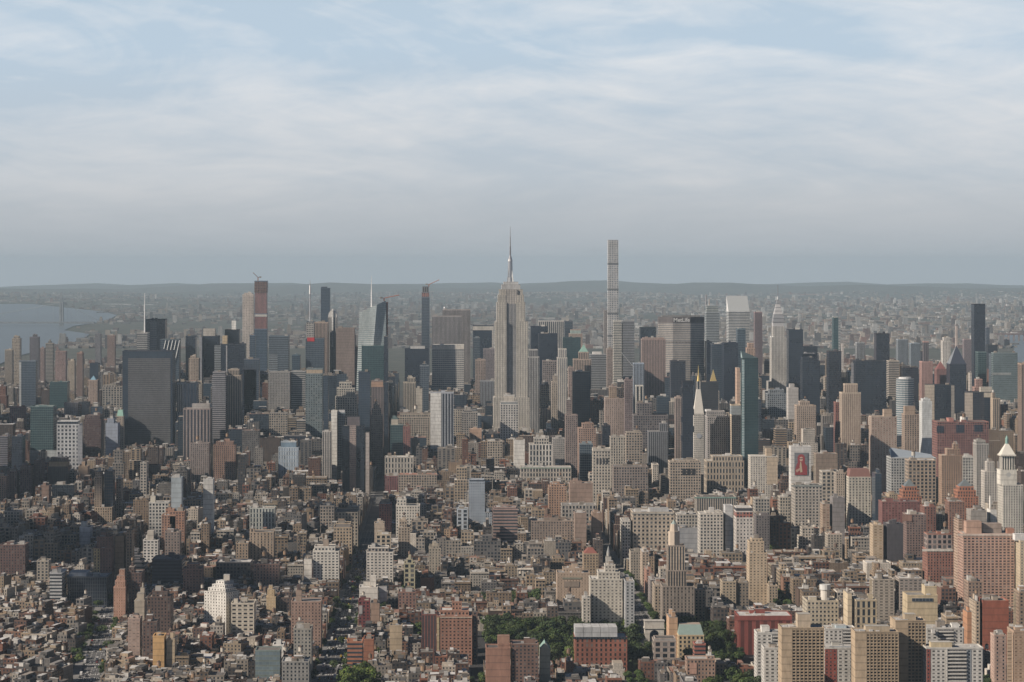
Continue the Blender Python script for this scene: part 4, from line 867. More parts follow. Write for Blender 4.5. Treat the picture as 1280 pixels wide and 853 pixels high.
def coned(root, org, X0, X1, Y, D, z, bx):
    cx, cy = XW(1262, Y), Y+D/2; m = MB(); wh = (.70, .67, .60); zz0 = z
    m.box(cx-10.5, cx+10.5, cy-10.5, cy+10.5, z, ZW(588, Y), 'blank', wh, wh); part('clock_stage', m, root, org)
    m = MB(); zc = ZW(594, Y); n = 16
    m.face([(cx+3*math.cos(6.283*i/n), cy-10.6, zc+3*math.sin(6.283*i/n)) for i in range(n)], (.45, .45, .43)); part('clock_face', m, root, org)
    m = MB(); z2, z3 = ZW(588, Y), ZW(571, Y); m.box(cx-8, cx+8, cy-8, cy+8, z2, z3, (3.2, 30, .5, 1.01, (.02, .02, .025)), wh, wh); part('colonnade', m, root, org)
    m = MB(); m.box(cx-10, cx+10, cy-10, cy+10, z3, z3+2, 'blank', wh, wh); m.pyr(cx-9, cx+9, cy-9, cy+9, z3+2, ZW(556, Y), wh, 2, .22); part('pyramid_roof', m, root, org)
    m = MB(); m.cyl(cx, cy, 1.9, ZW(556, Y), ZW(550, Y), (.25, .4, .36), 8); m.cyl(cx, cy, 2.3, ZW(550, Y), ZW(545, Y), (.25, .4, .36), 8, .1); part('lantern', m, root, org)
H(3250, 1247, 1279, 607, 665, 32, 'punch', (.62, .59, .53), 'white clock tower with columns and a pyramid top', 'white clock tower', extra=coned, rn=0, name='clock_tower')
# --- Madison Square
def mltower(root, org, X0, X1, Y, D, z, bx):
    cx, cy = (X0+X1)/2, Y+D/2; hw = (X1-X0)/2; wh = (.66, .63, .58); m = MB()
    m.pyr(cx-hw, cx+hw, cy-hw, cy+hw, z, ZW(487, Y), wh, 2, .38); part('pyramid_roof', m, root, org)
    m = MB(); q = hw*.34; m.box(cx-q, cx+q, cy-q, cy+q, ZW(487, Y), ZW(477, Y), 'wribs', wh, wh); part('cupola', m, root, org)
    m = MB(); m.cyl(cx, cy, q*.9, ZW(477, Y), ZW(470, Y), (.75, .55, .2), 10, q*.5, 3); m.cyl(cx, cy, q*.35, ZW(470, Y), ZW(457, Y), (.8, .6, .25), 8, .15, 3); part('gilded_lantern', m, root, org)
    m = MB(); zc = ZW(545, Y); n = 18; m.face([(cx+4*math.cos(6.283*i/n), Y-.5, zc+4*math.sin(6.283*i/n)) for i in range(n)], (.36, .38, .42)); part('clock_face', m, root, org)
H(3900, 866, 880, 518, 582, 18, 'punch', (.62, .59, .54), 'white campanile tower with a gilded tip', 'white campanile', extra=mltower, rn=0, name='clock_tower')
def jag(root, org, X0, X1, Y, D, z, bx):
    m = MB(); r = random.Random(4)
    k = z-90
    while k < z-4:
        s = r.choice((-1, 1)); m.box(X1+.01 if s > 0 else X0-1.6, X1+1.6 if s > 0 else X0-.01, Y+2, Y+D-2, k, k+9, 'dark', (.05, .06, .08), (.1, .1, .12)); k += 11+r.uniform(0, 8)
    part('glass_bay', m, root, org)
H(3850, 852, 866.5, 478, 578, 17, 'dark', (.028, .034, .05), 'slim black glass tower beside the white campanile', 'slim black glass tower', rn=0, extra=jag, **at_)
H(4080, 873, 898, 479, 515, 32, 'bands', (.045, .05, .06), 'dark banded office behind the white campanile', 'dark banded office')
H(4300, 884, 899, 490, 520, 25, 'brick', (.5, .45, .4), 'stone tower topped by a golden pyramid behind the dark banded office', 'golden pyramid tower', rn=0, tiers=[(887, 896, 478, 10)], extra=pyramid(0, 462, (.8, .6, .25), 0, 'gilded_pyramid', 3))
H(3930, 881, 912, 522, 572, 40, 'punch', (.40, .38, .37), 'grey stepped building with a white box on the roof', 'grey stepped white box building', tiers=[(882, 906, 515, 20)], extra=rbox(882, 889, 512, (.85, .84, .82)), rn=0, **ob)
H(3900, 911, 928, 520, 572, 40, 'punch', (.60, .50, .38), 'sunlit cream part with rows of small windows beside the green glass tower', 'cream small windowed building', tiers=[(912, 926, 507, 22, 10, 'blank', (.3, .33, .34))], rn=0, **ob)  # cream walls paint sunlight on the grey stepped building's right part
def glassedge(root, org, X0, X1, Y, D, z, bx):
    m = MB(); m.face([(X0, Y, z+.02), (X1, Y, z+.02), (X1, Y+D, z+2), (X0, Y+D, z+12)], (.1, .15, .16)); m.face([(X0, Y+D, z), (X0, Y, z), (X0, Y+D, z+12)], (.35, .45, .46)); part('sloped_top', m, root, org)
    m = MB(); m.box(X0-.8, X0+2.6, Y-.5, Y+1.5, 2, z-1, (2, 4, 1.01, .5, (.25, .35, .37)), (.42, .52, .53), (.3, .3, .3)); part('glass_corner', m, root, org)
H(3800, 926, 948, 449, 612, 24, 'teal', (.035, .075, .08), 'tall dark green glass tower with a bright left edge', 'tall green glass tower', rn=0, extra=glassedge, **at_)
H(4150, 919, 925, 460, 500, 25, 'blank', (.5, .36, .28), 'narrow salmon slab left of the tall green glass tower', None, rn=0)
H(4050, 843, 853, 498, 540, 20, 'ribs', (.42, .34, .3), 'pinkish ribbed tower left of the slim black glass tower', None)
H(4200, 790, 835, 520, 545, 40, 'loft', (.2, .18, .18), 'dark brown group of lofts under the ribbed tower', None, tiers=[(795, 815, 505, 25, 5)], **lf)
H(4250, 820, 836, 497, 540, 25, 'curtain', (.10, .13, .15), 'dark glass building right of the dark brown lofts', None)
H(3700, 835, 876, 578, 625, 34, 'loft', (.50, .42, .34), 'beige loft with a row of tall dark windows near its top', 'beige loft with dark openings', panels=[(853, 857, 586, 594, 'blank', (.03, .03, .035)), (859, 863, 586, 594, 'blank', (.03, .03, .035)), (865, 869, 586, 594, 'blank', (.03, .03, .035))], tiers=[(840, 872, 576)], **lf)
H(3780, 880, 930, 577, 612, 40, (4.5, 9, .5, .7, GL), (.46, .39, .31), 'long beige stone building with columns left of the tall green glass tower', 'long beige column building', tiers=[(888, 928, 571)], rn=1, **ob)
H(3700, 935, 972, 571, 605, 30, (3.6, 3.3, .5, .6, (.2, .19, .2)), (.64, .60, .53), 'white block with close vertical windows and a blank cream end', 'white block with cream end', panels=[(958.5, 972, 572, 606, 'blank', (.56, .46, .35))], extra=rbox(958, 965, 561, (.45, .36, .27)), rn=0, **ap)
def mural(root, org, X0, X1, Y, D, z, bx):
    P = lambda a, b, u, v: [(XW(p, Y-.9), Y-.9, ZW(q, Y-.9)) for p, q in ((a, v), (b, v), (b, u), (a, u))]
    m = MB(); m.box(XW(993, Y), XW(1010, Y), Y-.6, Y, ZW(594, Y), ZW(566, Y), 'blank', (.2, .21, .23), (.2, .2, .2)); part('billboard', m, root, org)
    m = MB(); yy = Y-.75
    def blob(cx, cy, rx, ry, col, k):
        n = 14; m.face([(XW(cx+rx*math.cos(6.283*i/n), yy-k), yy-k, ZW(cy-ry*math.sin(6.283*i/n), yy-k)) for i in range(n)], col)
    def poly(pts, col, k): m.face([(XW(x, yy-k), yy-k, ZW(y, yy-k)) for x, y in pts], col)
    poly([(994, 594), (1009, 594), (1009, 583), (1006.5, 580), (1005, 577), (998, 577), (996, 580.5), (994, 587)], (.28, .05, .055), .02)      # red coat
    blob(1001.5, 573, 4.6, 5.0, (.33, .055, .06), .05); poly([(997, 573), (997.5, 582), (999.2, 578), (999.2, 573)], (.31, .05, .06), .06); poly([(1006, 573), (1005.8, 581), (1003.8, 578), (1003.8, 573)], (.31, .05, .06), .06)
    blob(1001.5, 574, 2.2, 2.9, (.58, .40, .32), .09); poly([(999.3, 573.2), (1003.8, 573.2), (1003.8, 574.2), (999.3, 574.2)], (.05, .04, .05), .12); poly([(1000.6, 576.8), (1001.5, 578.2), (1003, 590), (1000.4, 591), (999.6, 583)], (.50, .42, .30), .08)
    poly([(994.6, 588), (1000, 585), (1001, 587), (996, 591)], (.50, .34, .28), .12)
    part('mural_painting', m, root, org, 'red haired figure in a red coat on a dark panel')
H(3600, 986, 1014, 559, 600, 24, 'blank', (.62, .61, .59), 'white framed building with a painted mural of a figure in red', 'red mural building', extra=mural, rn=1, **ob)
H(3550, 1017, 1047, 568, 600, 26, 'blank', (.32, .25, .20), 'plain brown wall building with a cream left corner', 'plain brown wall building', side={3: (.3, .4)}, panels=[(1017, 1019.5, 568, 600, 'blank', (.55, .47, .37))], **lf)
H(3450, 1024, 1050, 590, 615, 25, 'big', (.52, .47, .40), 'cream loft with large panes below the plain brown wall', None, **lf)
# --- Herald Sq / Chelsea
H(4300, 38, 71, 509, 568, 40, 'teal', (.17, .25, .25), 'teal grey glass office slab left of the white grid tower', 'teal grey office slab', panels=[(37, 72, 563, 580, 'blank', (.4, .43, .44))])
H(4200, 71, 103, 531, 592, 35, (6.2, 6.4, .58, .58, (.05, .055, .07)), (.58, .59, .60), 'white tower with a regular grid of square windows', 'white square grid tower', tiers=[(72, 100, 527, 25, 4, 'dark', (.08, .09, .11))], panels=[(97, 103, 532, 580, 'blank', (.33, .34, .37))], rn=0)  # grey end panel paints the shaded right side
H(4250, 0, 14, 546, 585, 35, 'bands', (.24, .23, .26), 'purplish grey office at the river side of the dark block', None)
H(4230, 14.5, 32, 546, 580, 35, 'dark', (.07, .09, .12), 'dark blue glass block cut from the purplish office', 'dark blue low block')
H(4400, 104, 130, 525, 575, 40, 'brick', (.13, .085, .08), 'dark brown brick tower cluster with a curved pale strip', 'dark brown brick cluster', tiers=[(106, 128, 520)])
H(4350, 132, 150, 530, 562, 30, 'blank', (.33, .37, .44), 'pale blue grey stepped block left of the huge dark slab', 'pale blue stepped block', tiers=[(134, 144, 524, 18)])
H(4450, 146, 156, 521, 545, 20, 'brick', (.42, .35, .29), 'beige building with a pale green copper roof', None, tiers=[], extra=pyramid(.7, 513, (.30, .50, .42), 0), rn=0)
H(3950, 60, 88, 584, 612, 26, 'ribs', (.15, .12, .11), 'dark brown tower with a golden beige top floor', 'gold topped dark tower', tiers=[(61, 87, 577, 24, 1, 'blank', (.45, .34, .22)), (63, 86, 573, 20)], rn=1, **at_)
H(3900, 98, 112, 584, 600, 22, 'blank', (.52, .38, .27), 'small tan block with a tiny white turret and red side', None, tiers=[(102, 107, 577, 8)], rn=0, **ap)
H(3850, 25, 42, 584, 625, 25, 'brick', (.15, .10, .095), 'dark brick housing slab, middle one of three by the tree filled square', None, **ap)
H(3870, 42.5, 56, 576, 610, 25, 'brick', (.14, .095, .09), 'dark brick housing slab, tallest and rightmost of three', 'tallest dark brick housing slab', **ap)
H(3860, 9, 24.5, 590, 625, 25, 'brick', (.18, .12, .11), 'dark brick housing slab, lowest and leftmost of three', None, **ap)
H(3750, -6, 11, 596, 632, 25, 'brick', (.30, .21, .17), 'brown housing slab at the very edge of the photo', None, **ap)
H(3650, 52, 64, 608, 630, 22, 'blank', (.30, .21, .17), 'brown blank ended slab before the dark glass base', None, **ap)
H(3680, 65, 96, 607, 624, 28, 'dark', (.06, .08, .09), 'low dark green glass building below the gold topped tower', None, **ob)
H(4350, 229, 265, 512, 575, 35, (5.6, 4, .55, 1.01, (.05, .055, .07)), (.36, .30, .28), 'brown tower with broad dark vertical stripes', 'broad striped brown tower', extra=rbox(240, 262, 505, (.4, .37, .35)), rn=0)
H(4100, 238, 263, 555, 605, 28, 'punch', (.30, .25, .23), 'grey brown slab in front of the striped brown tower', 'grey brown front slab', **lf)
H(4150, 267, 296, 557, 605, 28, 'brick', (.34, .22, .17), 'reddish brown loft right of the grey brown slab', 'reddish brown loft tower', tiers=[(270, 293, 553)], **lf)
H(4700, 221, 248, 480, 520, 30, (6, 4, .45, 1.01, (.2, .26, .34)), (.45, .47, .50), 'office with white and blue vertical stripes', 'white and blue striped office', panels=[(221, 228, 481, 515, 'ribs', (.66, .65, .62))])
H(4650, 265, 284, 471, 560, 35, 'bands', (.33, .32, .34), 'tall grey banded slab left of the old beige tower', 'tall grey banded slab', tiers=[(266, 283, 466)])
H(4680, 284, 303, 470, 525, 35, 'ribs', (.44, .37, .30), 'old beige tower with a stepped top', 'old beige stepped tower', tiers=[(285, 300, 463, 25)])
H(4900, 303, 322, 462, 500, 35, 'dark', (.06, .07, .10), 'dark blue block right of the old beige tower', None)
H(4900, 305, 325, 450, 470, 30, 'curtain', (.16, .18, .22), 'grey glass building with an arched top', None)
H(5000, 335, 364, 466, 515, 40, 'punch', (.33, .32, .31), 'plain flat grey slab with tiny windows', 'plain flat grey slab', side={1: (.3, .3)})
H(5010, 364.2, 383, 465, 515, 40, 'bands', (.40, .40, .39), 'lighter banded slab joined to the flat grey one', None)
H(4450, 382, 404, 468, 548, 28, (4.4, 4, .62, .6, (.08, .11, .13)), (.20, .24, .25), 'grey green glass tower with a tan roof', 'grey green glass tower', tiers=[(383, 409, 462, 24, 2, 'blank', (.46, .37, .28))])
H(4440, 404.2, 411, 470, 540, 28, 'curtain', (.08, .11, .15), 'dark right side wing of the grey green glass tower', None, rn=0)
H(4500, 419, 447, 497, 530, 35, 'grid', (.56, .53, .47), 'cream stepped office with a glowing top', 'cream stepped office', tiers=[(421, 444, 486, 25), (424, 440, 479, 18)])
H(4250, 414, 422, 515, 605, 22, 'blank', (.78, .76, .70), 'bright white windowless slab with thin joints', 'bright white slab', rn=1, **at_)
H(4260, 422.3, 432, 517, 590, 22, 'curtain', (.27, .33, .37), 'blue grey glass wing joined to the bright white slab', None, extra=rbox(423, 431, 513, (.6, .6, .6)), rn=0, **at_)
H(4200, 428, 456, 533, 622, 22, 'dark', (.045, .055, .07), 'dark tower with a pink dotted stripe down its middle', 'dark tower with pink stripe', panels=[(437, 445, 532, 622, (2.3, 3.4, .5, .55, GL), (.50, .40, .36))], tiers=[(434, 450, 521, 16, 3, 'blank', (.16, .14, .15))], rn=0, **at_)
H(4300, 448, 463, 466, 560, 24, 'curtain', (.07, .095, .14), 'slim dark blue tower beside the avenue', 'slim dark blue tower', rn=1, **at_)
H(4150, 457, 462, 541, 600, 20, 'blank', (.5, .45, .42), 'very narrow pale slab on the avenue edge', None, rn=0, **at_)
H(4600, 464, 480, 484, 520, 30, 'ribs', (.26, .21, .2), 'brown ribbed tower with an orange tan top', None, panels=[(464, 479, 477.5, 484, 'blank', (.45, .30, .22))], tiers=[(464.3, 479, 477, 26, 2, 'blank', (.42, .3, .22))])
H(4500, 464, 479, 520, 585, 28, 'punch', (.38, .33, .28), 'old beige stepped tower with a lit cap', None, tiers=[(465, 477, 512), (467, 474, 506)])
H(4300, 480, 486, 478, 580, 40, 'dark', (.05, .07, .10), 'dark tower forming the avenue wall', None, rn=0)
H(4180, 403, 415, 540, 600, 22, (4, 4, .4, 1.01, GL), (.48, .45, .42), 'pale columned tower left of the bright white slab', None, rn=1, **ap)
H(4050, 348, 374, 560, 592, 24, (4, 6, .4, .8, (.2, .25, .32)), (.46, .52, .57), 'pale blue building with turrets and a blue mansard', 'pale blue mansard building', tiers=[(351, 371, 553, 18, 3, 'blank', (.2, .28, .36))], **lf)
H(4900, 504, 520, 479, 515, 30, 'ribs', (.44, .39, .32), 'old beige tower right of the avenue', 'old beige avenue tower', tiers=[(509, 519, 473, 16)])
H(4850, 520, 528, 487, 515, 25, 'blank', (.5, .46, .4), 'small cream tower touching the old beige one', None)
H(5000, 525, 536, 458, 520, 25, 'curtain', (.30, .34, .38), 'pale blue grey tower in front of the wide dark slab', 'pale blue grey tower', tiers=[(528, 533, 455)])
H(4300, 538, 567, 492, 562, 30, (5, 4, .6, 1.01, (.03, .035, .05)), (.38, .40, .44), 'dark striped tower with a plain white left half', 'half white striped tower', panels=[(538, 551.5, 491.5, 562, 'blank', (.70, .69, .66))], rn=1)
H(4400, 497, 540, 522, 548, 35, 'loft', (.47, .41, .34), 'long beige department store like block with rows of windows', 'long beige store block', tiers=[(500, 538, 518)], **ob)
H(4250, 488, 504, 532, 572, 25, 'teal', (.15, .22, .22), 'greenish glass building with a cream cap', None, tiers=[(489, 498, 524, 12, 2, 'blank', (.55, .5, .42))], **ap)
H(4240, 504, 513, 534, 572, 25, 'brick', (.30, .14, .12), 'narrow dark red building beside the greenish glass one', None, **ap)
H(3950, 481, 517, 572, 602, 30, (5.2, 9, .5, .75, (.05, .05, .055)), (.52, .48, .42), 'old white building with tall arched columns at the avenue', 'old white arcade building', **lf)
H(3850, 498, 546, 594, 612, 30, 'loft', (.45, .38, .31), 'beige loft with a red roof strip', 'beige loft with red roof', roof=(.35, .12, .08), **lf)
H(3900, 481, 499, 596, 622, 28, 'brick', (.22, .10, .10), 'dark red loft under the old white building', None, **lf)
H(4350, 625, 648, 506, 552, 26, (4.2, 4.2, .55, .6, (.05, .055, .07)), (.58, .56, .53), 'white building with window grid and small crown before the limestone base', 'white crowned building', tiers=[(626, 647, 503, 20, 2, 'blank', (.16, .2, .22)), (630, 643, 495, 12, 5, 'blank', (.60, .55, .48))], **ob)
H(3950, 661, 690, 556, 582, 32, (5, 9, .56, .8, (.04, .045, .055)), (.66, .63, .58), 'white building with tall white framed bays', 'white framed bay building', tiers=[(667, 686, 548, 20, 3, 'grid', (.58, .54, .48))], **lf)
H(4000, 690.2, 706, 549, 584, 32, 'punch', (.40, .38, .36), 'grey beige loft right of the white framed bays', None, **lf)
H(4050, 642, 656, 551, 575, 28, 'blank', (.72, .70, .66), 'bright white blank walled loft left of the framed bays', None, **lf)
H(3900, 650, 714, 585, 602, 35, (4.6, 7, .55, .7, GL), (.50, .45, .39), 'long low beige building with arched windows and green roof edge', 'long arched window building', panels=[(650, 714, 584.5, 586, 'blank', (.34, .4, .34))], **lf)
H(4100, 609, 628, 552, 575, 28, 'loft', (.46, .40, .33), 'beige loft left below the white crowned building', None, **lf)
H(4400, 587, 602, 537, 555, 22, 'blank', (.52, .36, .27), 'salmon coloured block among dark lofts', None, **lf)
H(4450, 577, 597, 516, 540, 25, 'loft', (.40, .37, .34), 'old ornate stepped building between the striped tower and the limestone base', None, tiers=[(580, 590, 513)], **lf)
H(4200, 706, 722, 520, 590, 30, 'brick', (.30, .24, .22), 'tall dark brown building at the start of the canyon', None, tiers=[(708, 714, 500)], **lf)
H(4100, 722, 745, 536, 585, 30, 'brick', (.42, .29, .23), 'pinkish brown stepped tower at the canyon corner', 'pinkish stepped tower', tiers=[(727, 742, 530)], **lf)
H(4050, 724, 741, 556, 585, 20, 'curtain', (.28, .34, .38), 'blue grey glass face in front of the pinkish stepped tower', None, **ob)
H(4300, 755, 780, 499, 548, 30, (3.6, 3.2, .5, .6, (.22, .19, .18)), (.38, .30, .26), 'big brown apartment tower with balconies', 'big brown apartment tower', tiers=[(761, 771, 484, 16, 6, 'brick', (.36, .27, .2))], **at_)
H(4250, 780, 791, 476, 545, 22, 'brick', (.24, .19, .19), 'slender dark brown tower joined to the big brown apartments', 'slender dark brown tower', rn=1, **at_)
H(4150, 752, 763, 533, 560, 22, 'dark', (.06, .06, .075), 'dark narrow building at the foot of the big brown tower', None, **lf)
H(3950, 762, 782, 547, 580, 28, (3.6, 4.2, .5, .7, GL), (.50, .46, .40), 'cream gothic topped loft right of the ornate corner tower', 'cream gothic loft', **lf)
H(3900, 781, 803, 544, 580, 28, 'loft', (.40, .34, .28), 'tan loft with a dark cornice band', None, tiers=[(782, 802, 541)], **lf)
H(4000, 809, 835, 540, 580, 26, 'ribs', (.24, .25, .27), 'grey blue columned building behind the cream loft', None, tiers=[(824, 834, 530)], **lf)
H(3800, 740, 763, 564, 605, 24, (4.4, 4.4, .5, .6, GL), (.56, .51, .44), 'ornate white corner tower with tall arched top windows', 'ornate white corner tower', tiers=[(739, 764, 561.5, 25, -.5, 'blank', (.6, .55, .48))], panels=[(745.5+k*4, 747.5+k*4, 573, 580, 'blank', (.05, .05, .055)) for k in range(4)], **lf)
H(3700, 765, 810, 584, 610, 35, 'loft', (.30, .25, .22), 'brown loft below the ornate corner tower', None, **lf)
# --- Ladies mile / Union Square
H(3350, 586, 606, 603, 655, 18, (2.4, 3.6, .42, .42, (.1, .11, .14)), (.36, .41, .47), 'blue grey tower dotted with tiny windows', 'blue grey dotted tower', tiers=[(587, 605, 600, 16, 1, 'dark', (.1, .12, .15))], rn=0, name='hotel_tower')
H(3340, 606.3, 615, 641, 660, 16, 'punch', (.36, .41, .47), 'low wing of the blue grey dotted tower', None, **ob)
H(3150, 616, 647, 637, 678, 26, 'bands', (.38, .27, .24), 'apartment block with red brown and white bands', 'banded apartment block', tiers=[(618, 645, 635)], **ap)
H(3250, 571, 585, 637, 660, 20, (6, 5, .6, .7, GL), (.55, .6, .65), 'white framed building with blue glass', None, **ob)
H(3300, 685, 708, 609, 642, 26, 'brick', (.42, .27, .19), 'orange tan brick loft tower with a grid of windows', 'orange tan loft tower', tiers=[(688, 706, 606)], **lf)
H(3350, 711, 741, 605, 632, 28, 'blank', (.36, .26, .21), 'plain brown loft right of the orange tan one', None, tiers=[(713, 727, 602)], **lf)
H(3200, 701, 745, 632, 656, 30, (4.4, 5, .55, .7, GL), (.42, .39, .35), 'grey columned loft with a long cornice', 'grey columned loft', **lf)
H(3120, 717, 733, 642, 668, 24, 'blank', (.36, .27, .22), 'brown blank wall left of a dark gap', None, **lf)
H(3130, 739, 752, 642, 668, 24, 'blank', (.36, .26, .2), 'brown blank wall right of a dark gap', None, **lf)
H(3150, 663, 716, 652, 680, 32, 'brick', (.31, .25, .21), 'wide grey brown brick loft with a ragged roofline', 'wide grey brown loft', rn=4, **lf)
H(3150, 788, 843, 641, 690, 42, (5.4, 5.0, .52, .56, GL), (.50, .43, .35), 'big beige loft with arched top windows and heavy cornice', 'big beige arched loft', panels=[(790, 842, 641, 643, 'blank', (.42, .4, .36))], extra=multi(rbox(812, 836, 636, (.45, .45, .45)),), rn=2, **lf)
H(3150, 775, 788, 652, 700, 40, 'loft', (.60, .57, .52), 'narrow white loft at the canyon mouth', 'narrow white loft', **lf)
H(3130, 843.5, 872, 644, 668, 30, 'loft', (.52, .48, .42), 'cream grid loft right of the big beige arched loft', None, **lf)
H(3080, 872, 904, 643, 680, 30, (4, 4, .58, .56, GL), (.62, .58, .52), 'white loft with a dense dark window grid', 'white dense window loft', tiers=[(880, 903, 641)], **lf)
H(3110, 847, 875, 661, 690, 22, 'blank', (.28, .29, .31), 'low grey blank wall before the cream grid loft', None, **lf)
H(3300, 868, 920, 622, 642, 32, 'ribs', (.46, .41, .35), 'long ribbed building with a thin green cornice', 'green cornice building', panels=[(868, 920, 621.5, 623.2, 'blank', (.22, .34, .30))], **lf)
H(3090, 904.3, 916, 633, 656, 20, 'blank', (.6, .6, .6), 'plain white windowless block left of the dotted loft', 'plain white block', rn=0, **lf)
H(3050, 917, 941, 648, 682, 28, (4.4, 4.4, .45, .45, GL), (.62, .58, .54), 'white loft with dark square windows and a red top storey', 'white dotted loft with red top', tiers=[(917.3, 940.7, 640, 26, .5, 'loft', (.42, .18, .14)), (917.5, 940, 635, 24, 1, 'blank', (.06, .06, .07))], rn=0, **lf)
H(3250, 941, 962, 624, 645, 26, 'loft', (.46, .43, .38), 'pale loft with a dark cornice above the tree filled square', None, **lf)
H(3200, 942, 962, 645, 665, 26, 'brick', (.2, .18, .18), 'dark lower building in front of the pale loft', None, **lf)
H(3400, 972, 988, 622, 640, 24, 'loft', (.50, .45, .38), 'cream building left of the broad grey beige loft', None, **lf)
H(3350, 989, 1028, 608, 662, 36, (4.6, 4.0, .56, .5, GL), (.46, .42, .37), 'broad grey beige loft block with regular windows', 'broad grey beige loft', panels=[(989, 1028, 606.5, 608.5, 'blank', (.3, .32, .3))], rn=2, **lf)
H(3200, 1025, 1037, 630, 668, 22, (5, 3.2, .7, .6, (.3, .2, .16)), (.50, .40, .30), 'tan balconied end of the plain grey slab', None, **ap)  # lighter end carries the slab's sunlit left side in its colour
H(3200, 1037.2, 1056, 623, 665, 24, 'blank', (.26, .24, .235), 'plain grey brown windowless slab', 'plain grey windowless slab', rn=1, **ap)
H(3420, 1042, 1056, 592, 625, 24, 'punch', (.42, .36, .3), 'tan building between the broad loft and the mansard tower', None, **ap)
H(3400, 1056.5, 1089, 597, 660, 30, (4.2, 3.7, .48, .5, GL), (.60, .56, .48), 'white tower with a dark red mansard roof', 'white tower with red mansard', rn=0, extra=lambda root, org, X0, X1, Y, D, z, bx: part('mansard_roof', (lambda m: (m.pyr(X0+.3, X1-.3, Y+.3, Y+D-.3, z+.05, ZW(587, Y), (.23, .12, .10), 2, .82), m)[1])(MB()), root, org), **lf)
H(3350, 1090, 1102, 592, 640, 26, 'curtain', (.05, .07, .10), 'dark glass building right of the red mansard', None, **ob)
for (a, b, lab, sh) in ((1122, 1152, 'orange brick twin tower with a glass pyramid, the twin nearer the red mansard', 'west orange twin tower'), (1190, 1223, 'orange brick twin tower with a glass pyramid, the twin nearer the white clock tower', 'east orange twin tower')):
    H(3300, a, b, 622, 665, 30, (3.6, 3.4, .5, .6, GL), (.42, .19, .12), lab, sh, tiers=[(a+2, b-3, 614, 26), (a+5, b-6, 609, 20)], rn=0, extra=lambda root, org, X0, X1, Y, D, z, bx: part('glass_pyramid', (lambda m: (m.pyr(bx[0]+.5, bx[1]-.5, bx[2]+.5, bx[3]-.5, z+.05, z+9, (.34, .38, .38), 3, .1), m)[1])(MB()), root, org), **at_)
H(3230, 1150, 1170, 634, 668, 28, 'brick', (.27, .13, .10), 'brown red wing between the two orange towers', None, **ap)
H(3230, 1181, 1206, 628, 660, 28, 'brick', (.28, .16, .12), 'dark brown lower wing of the east orange tower', None, **ap)
H(3100, 1098, 1150, 628, 655, 26, (4, 3, .5, .5, (.1, .06, .06)), (.24, .11, .10), 'long dark red apartment slab with balconies', 'long dark red slab', **ap)
H(3050, 1128, 1158, 644, 700, 28, (3.6, 3, .5, .5, GL), (.24, .17, .15), 'grey brown apartment tower with dense balconies', 'grey brown balcony tower', panels=[(1128, 1140, 643.5, 652, 'blank', (.33, .2, .16))], **ap)
H(2980, 1087, 1104, 657, 693, 24, (5, 3.2, .5, .4, (.3, .22, .14)), (.50, .40, .29), 'tan balconied apartment tower', 'tan balconied tower', **ap)
H(2981, 1104.2, 1129, 656, 698, 26, 'blank', (.085, .08, .09), 'near black windowless slab joined to the tan balconied tower', None, **ap)
H(2850, 1153, 1192, 688, 722, 30, 'brick', (.33, .16, .12), 'red brick building with a white cornice', 'red brick with white cornice', panels=[(1153, 1191, 686.5, 689.5, 'blank', (.66, .62, .56))], tiers=[(1155, 1190, 668, 20, 8, 'big', (.38, .3, .27))], **ap)
H(2720, 1197, 1268, 668, 765, 30, (4.2, 3.05, .62, .52, (.06, .055, .06)), (.50, .33, .26), 'broad salmon brick apartment slab with a fine window grid', 'broad salmon slab', panels=[(1197, 1268, 667.5, 670, 'blank', (.62, .52, .45))], rn=0, extra=multi(rbox(1208, 1227, 652, (.45, .30, .23), dy0=.2, dy1=.7), rbox(1228, 1252, 655, (.40, .32, .27), dy0=.4, dy1=.9), rbox(1259, 1268, 661, (.45, .24, .17), dy0=.2, dy1=.6)), **ap)
H(2760, 1192, 1203, 649, 700, 26, (4, 3.05, .8, .5, (.3, .2, .15)), (.50, .38, .3), 'balconied end tower behind the broad salmon slab', None, **ap)
H(2950, 1208, 1233, 639, 655, 26, 'blank', (.36, .33, .30), 'grey blank wall behind the broad salmon slab', None, **lf)
H(2960, 1233.5, 1246, 637, 652, 20, 'blank', (.75, .73, .69), 'small white box building with a white chimney pipe', None, rn=0, extra=mast(1240, 637, 621, 2960, 1.3, 1.3, (.75, .72, .66)), **lf)
H(2700, 1268.5, 1290, 677, 727, 25, (4.4, 3.1, .4, .5, (.2, .2, .2)), (.60, .50, .36), 'cream apartment tower with a white roof block at the photo edge', None, extra=rbox(1269, 1282, 668, (.75, .74, .72)), rn=0, **ap)
H(2780, 933, 959, 692, 762, 26, (3.8, 3.1, .5, .42, (.14, .12, .1)), (.54, .43, .31), 'tall tan apartment tower with stepped shoulders', 'tall tan apartment tower', tiers=[(934, 955, 678, 20, 3), (938, 953, 674, 12, 6)], **ap)
H(2760, 958, 972, 733, 762, 24, 'brick', (.44, .36, .27), 'low tan wing right of the tall tan tower', None, **ap)
H(2700, 900, 920, 728, 760, 24, (3.8, 3.1, .5, .45, GL), (.46, .38, .28), 'tan apartment block left of the tall tan tower', None, **ap)
H(2702, 920.3, 936, 729, 760, 24, 'brick', (.3, .25, .2), 'shaded brown apartment block touching the tall tan tower', None, **ap)  # darker copy of the tan block, shade put into its colour
H(2650, 866, 882, 738, 765, 22, 'brick', (.46, .37, .28), 'small tan building with white windows near the marble arch', None, **ap)
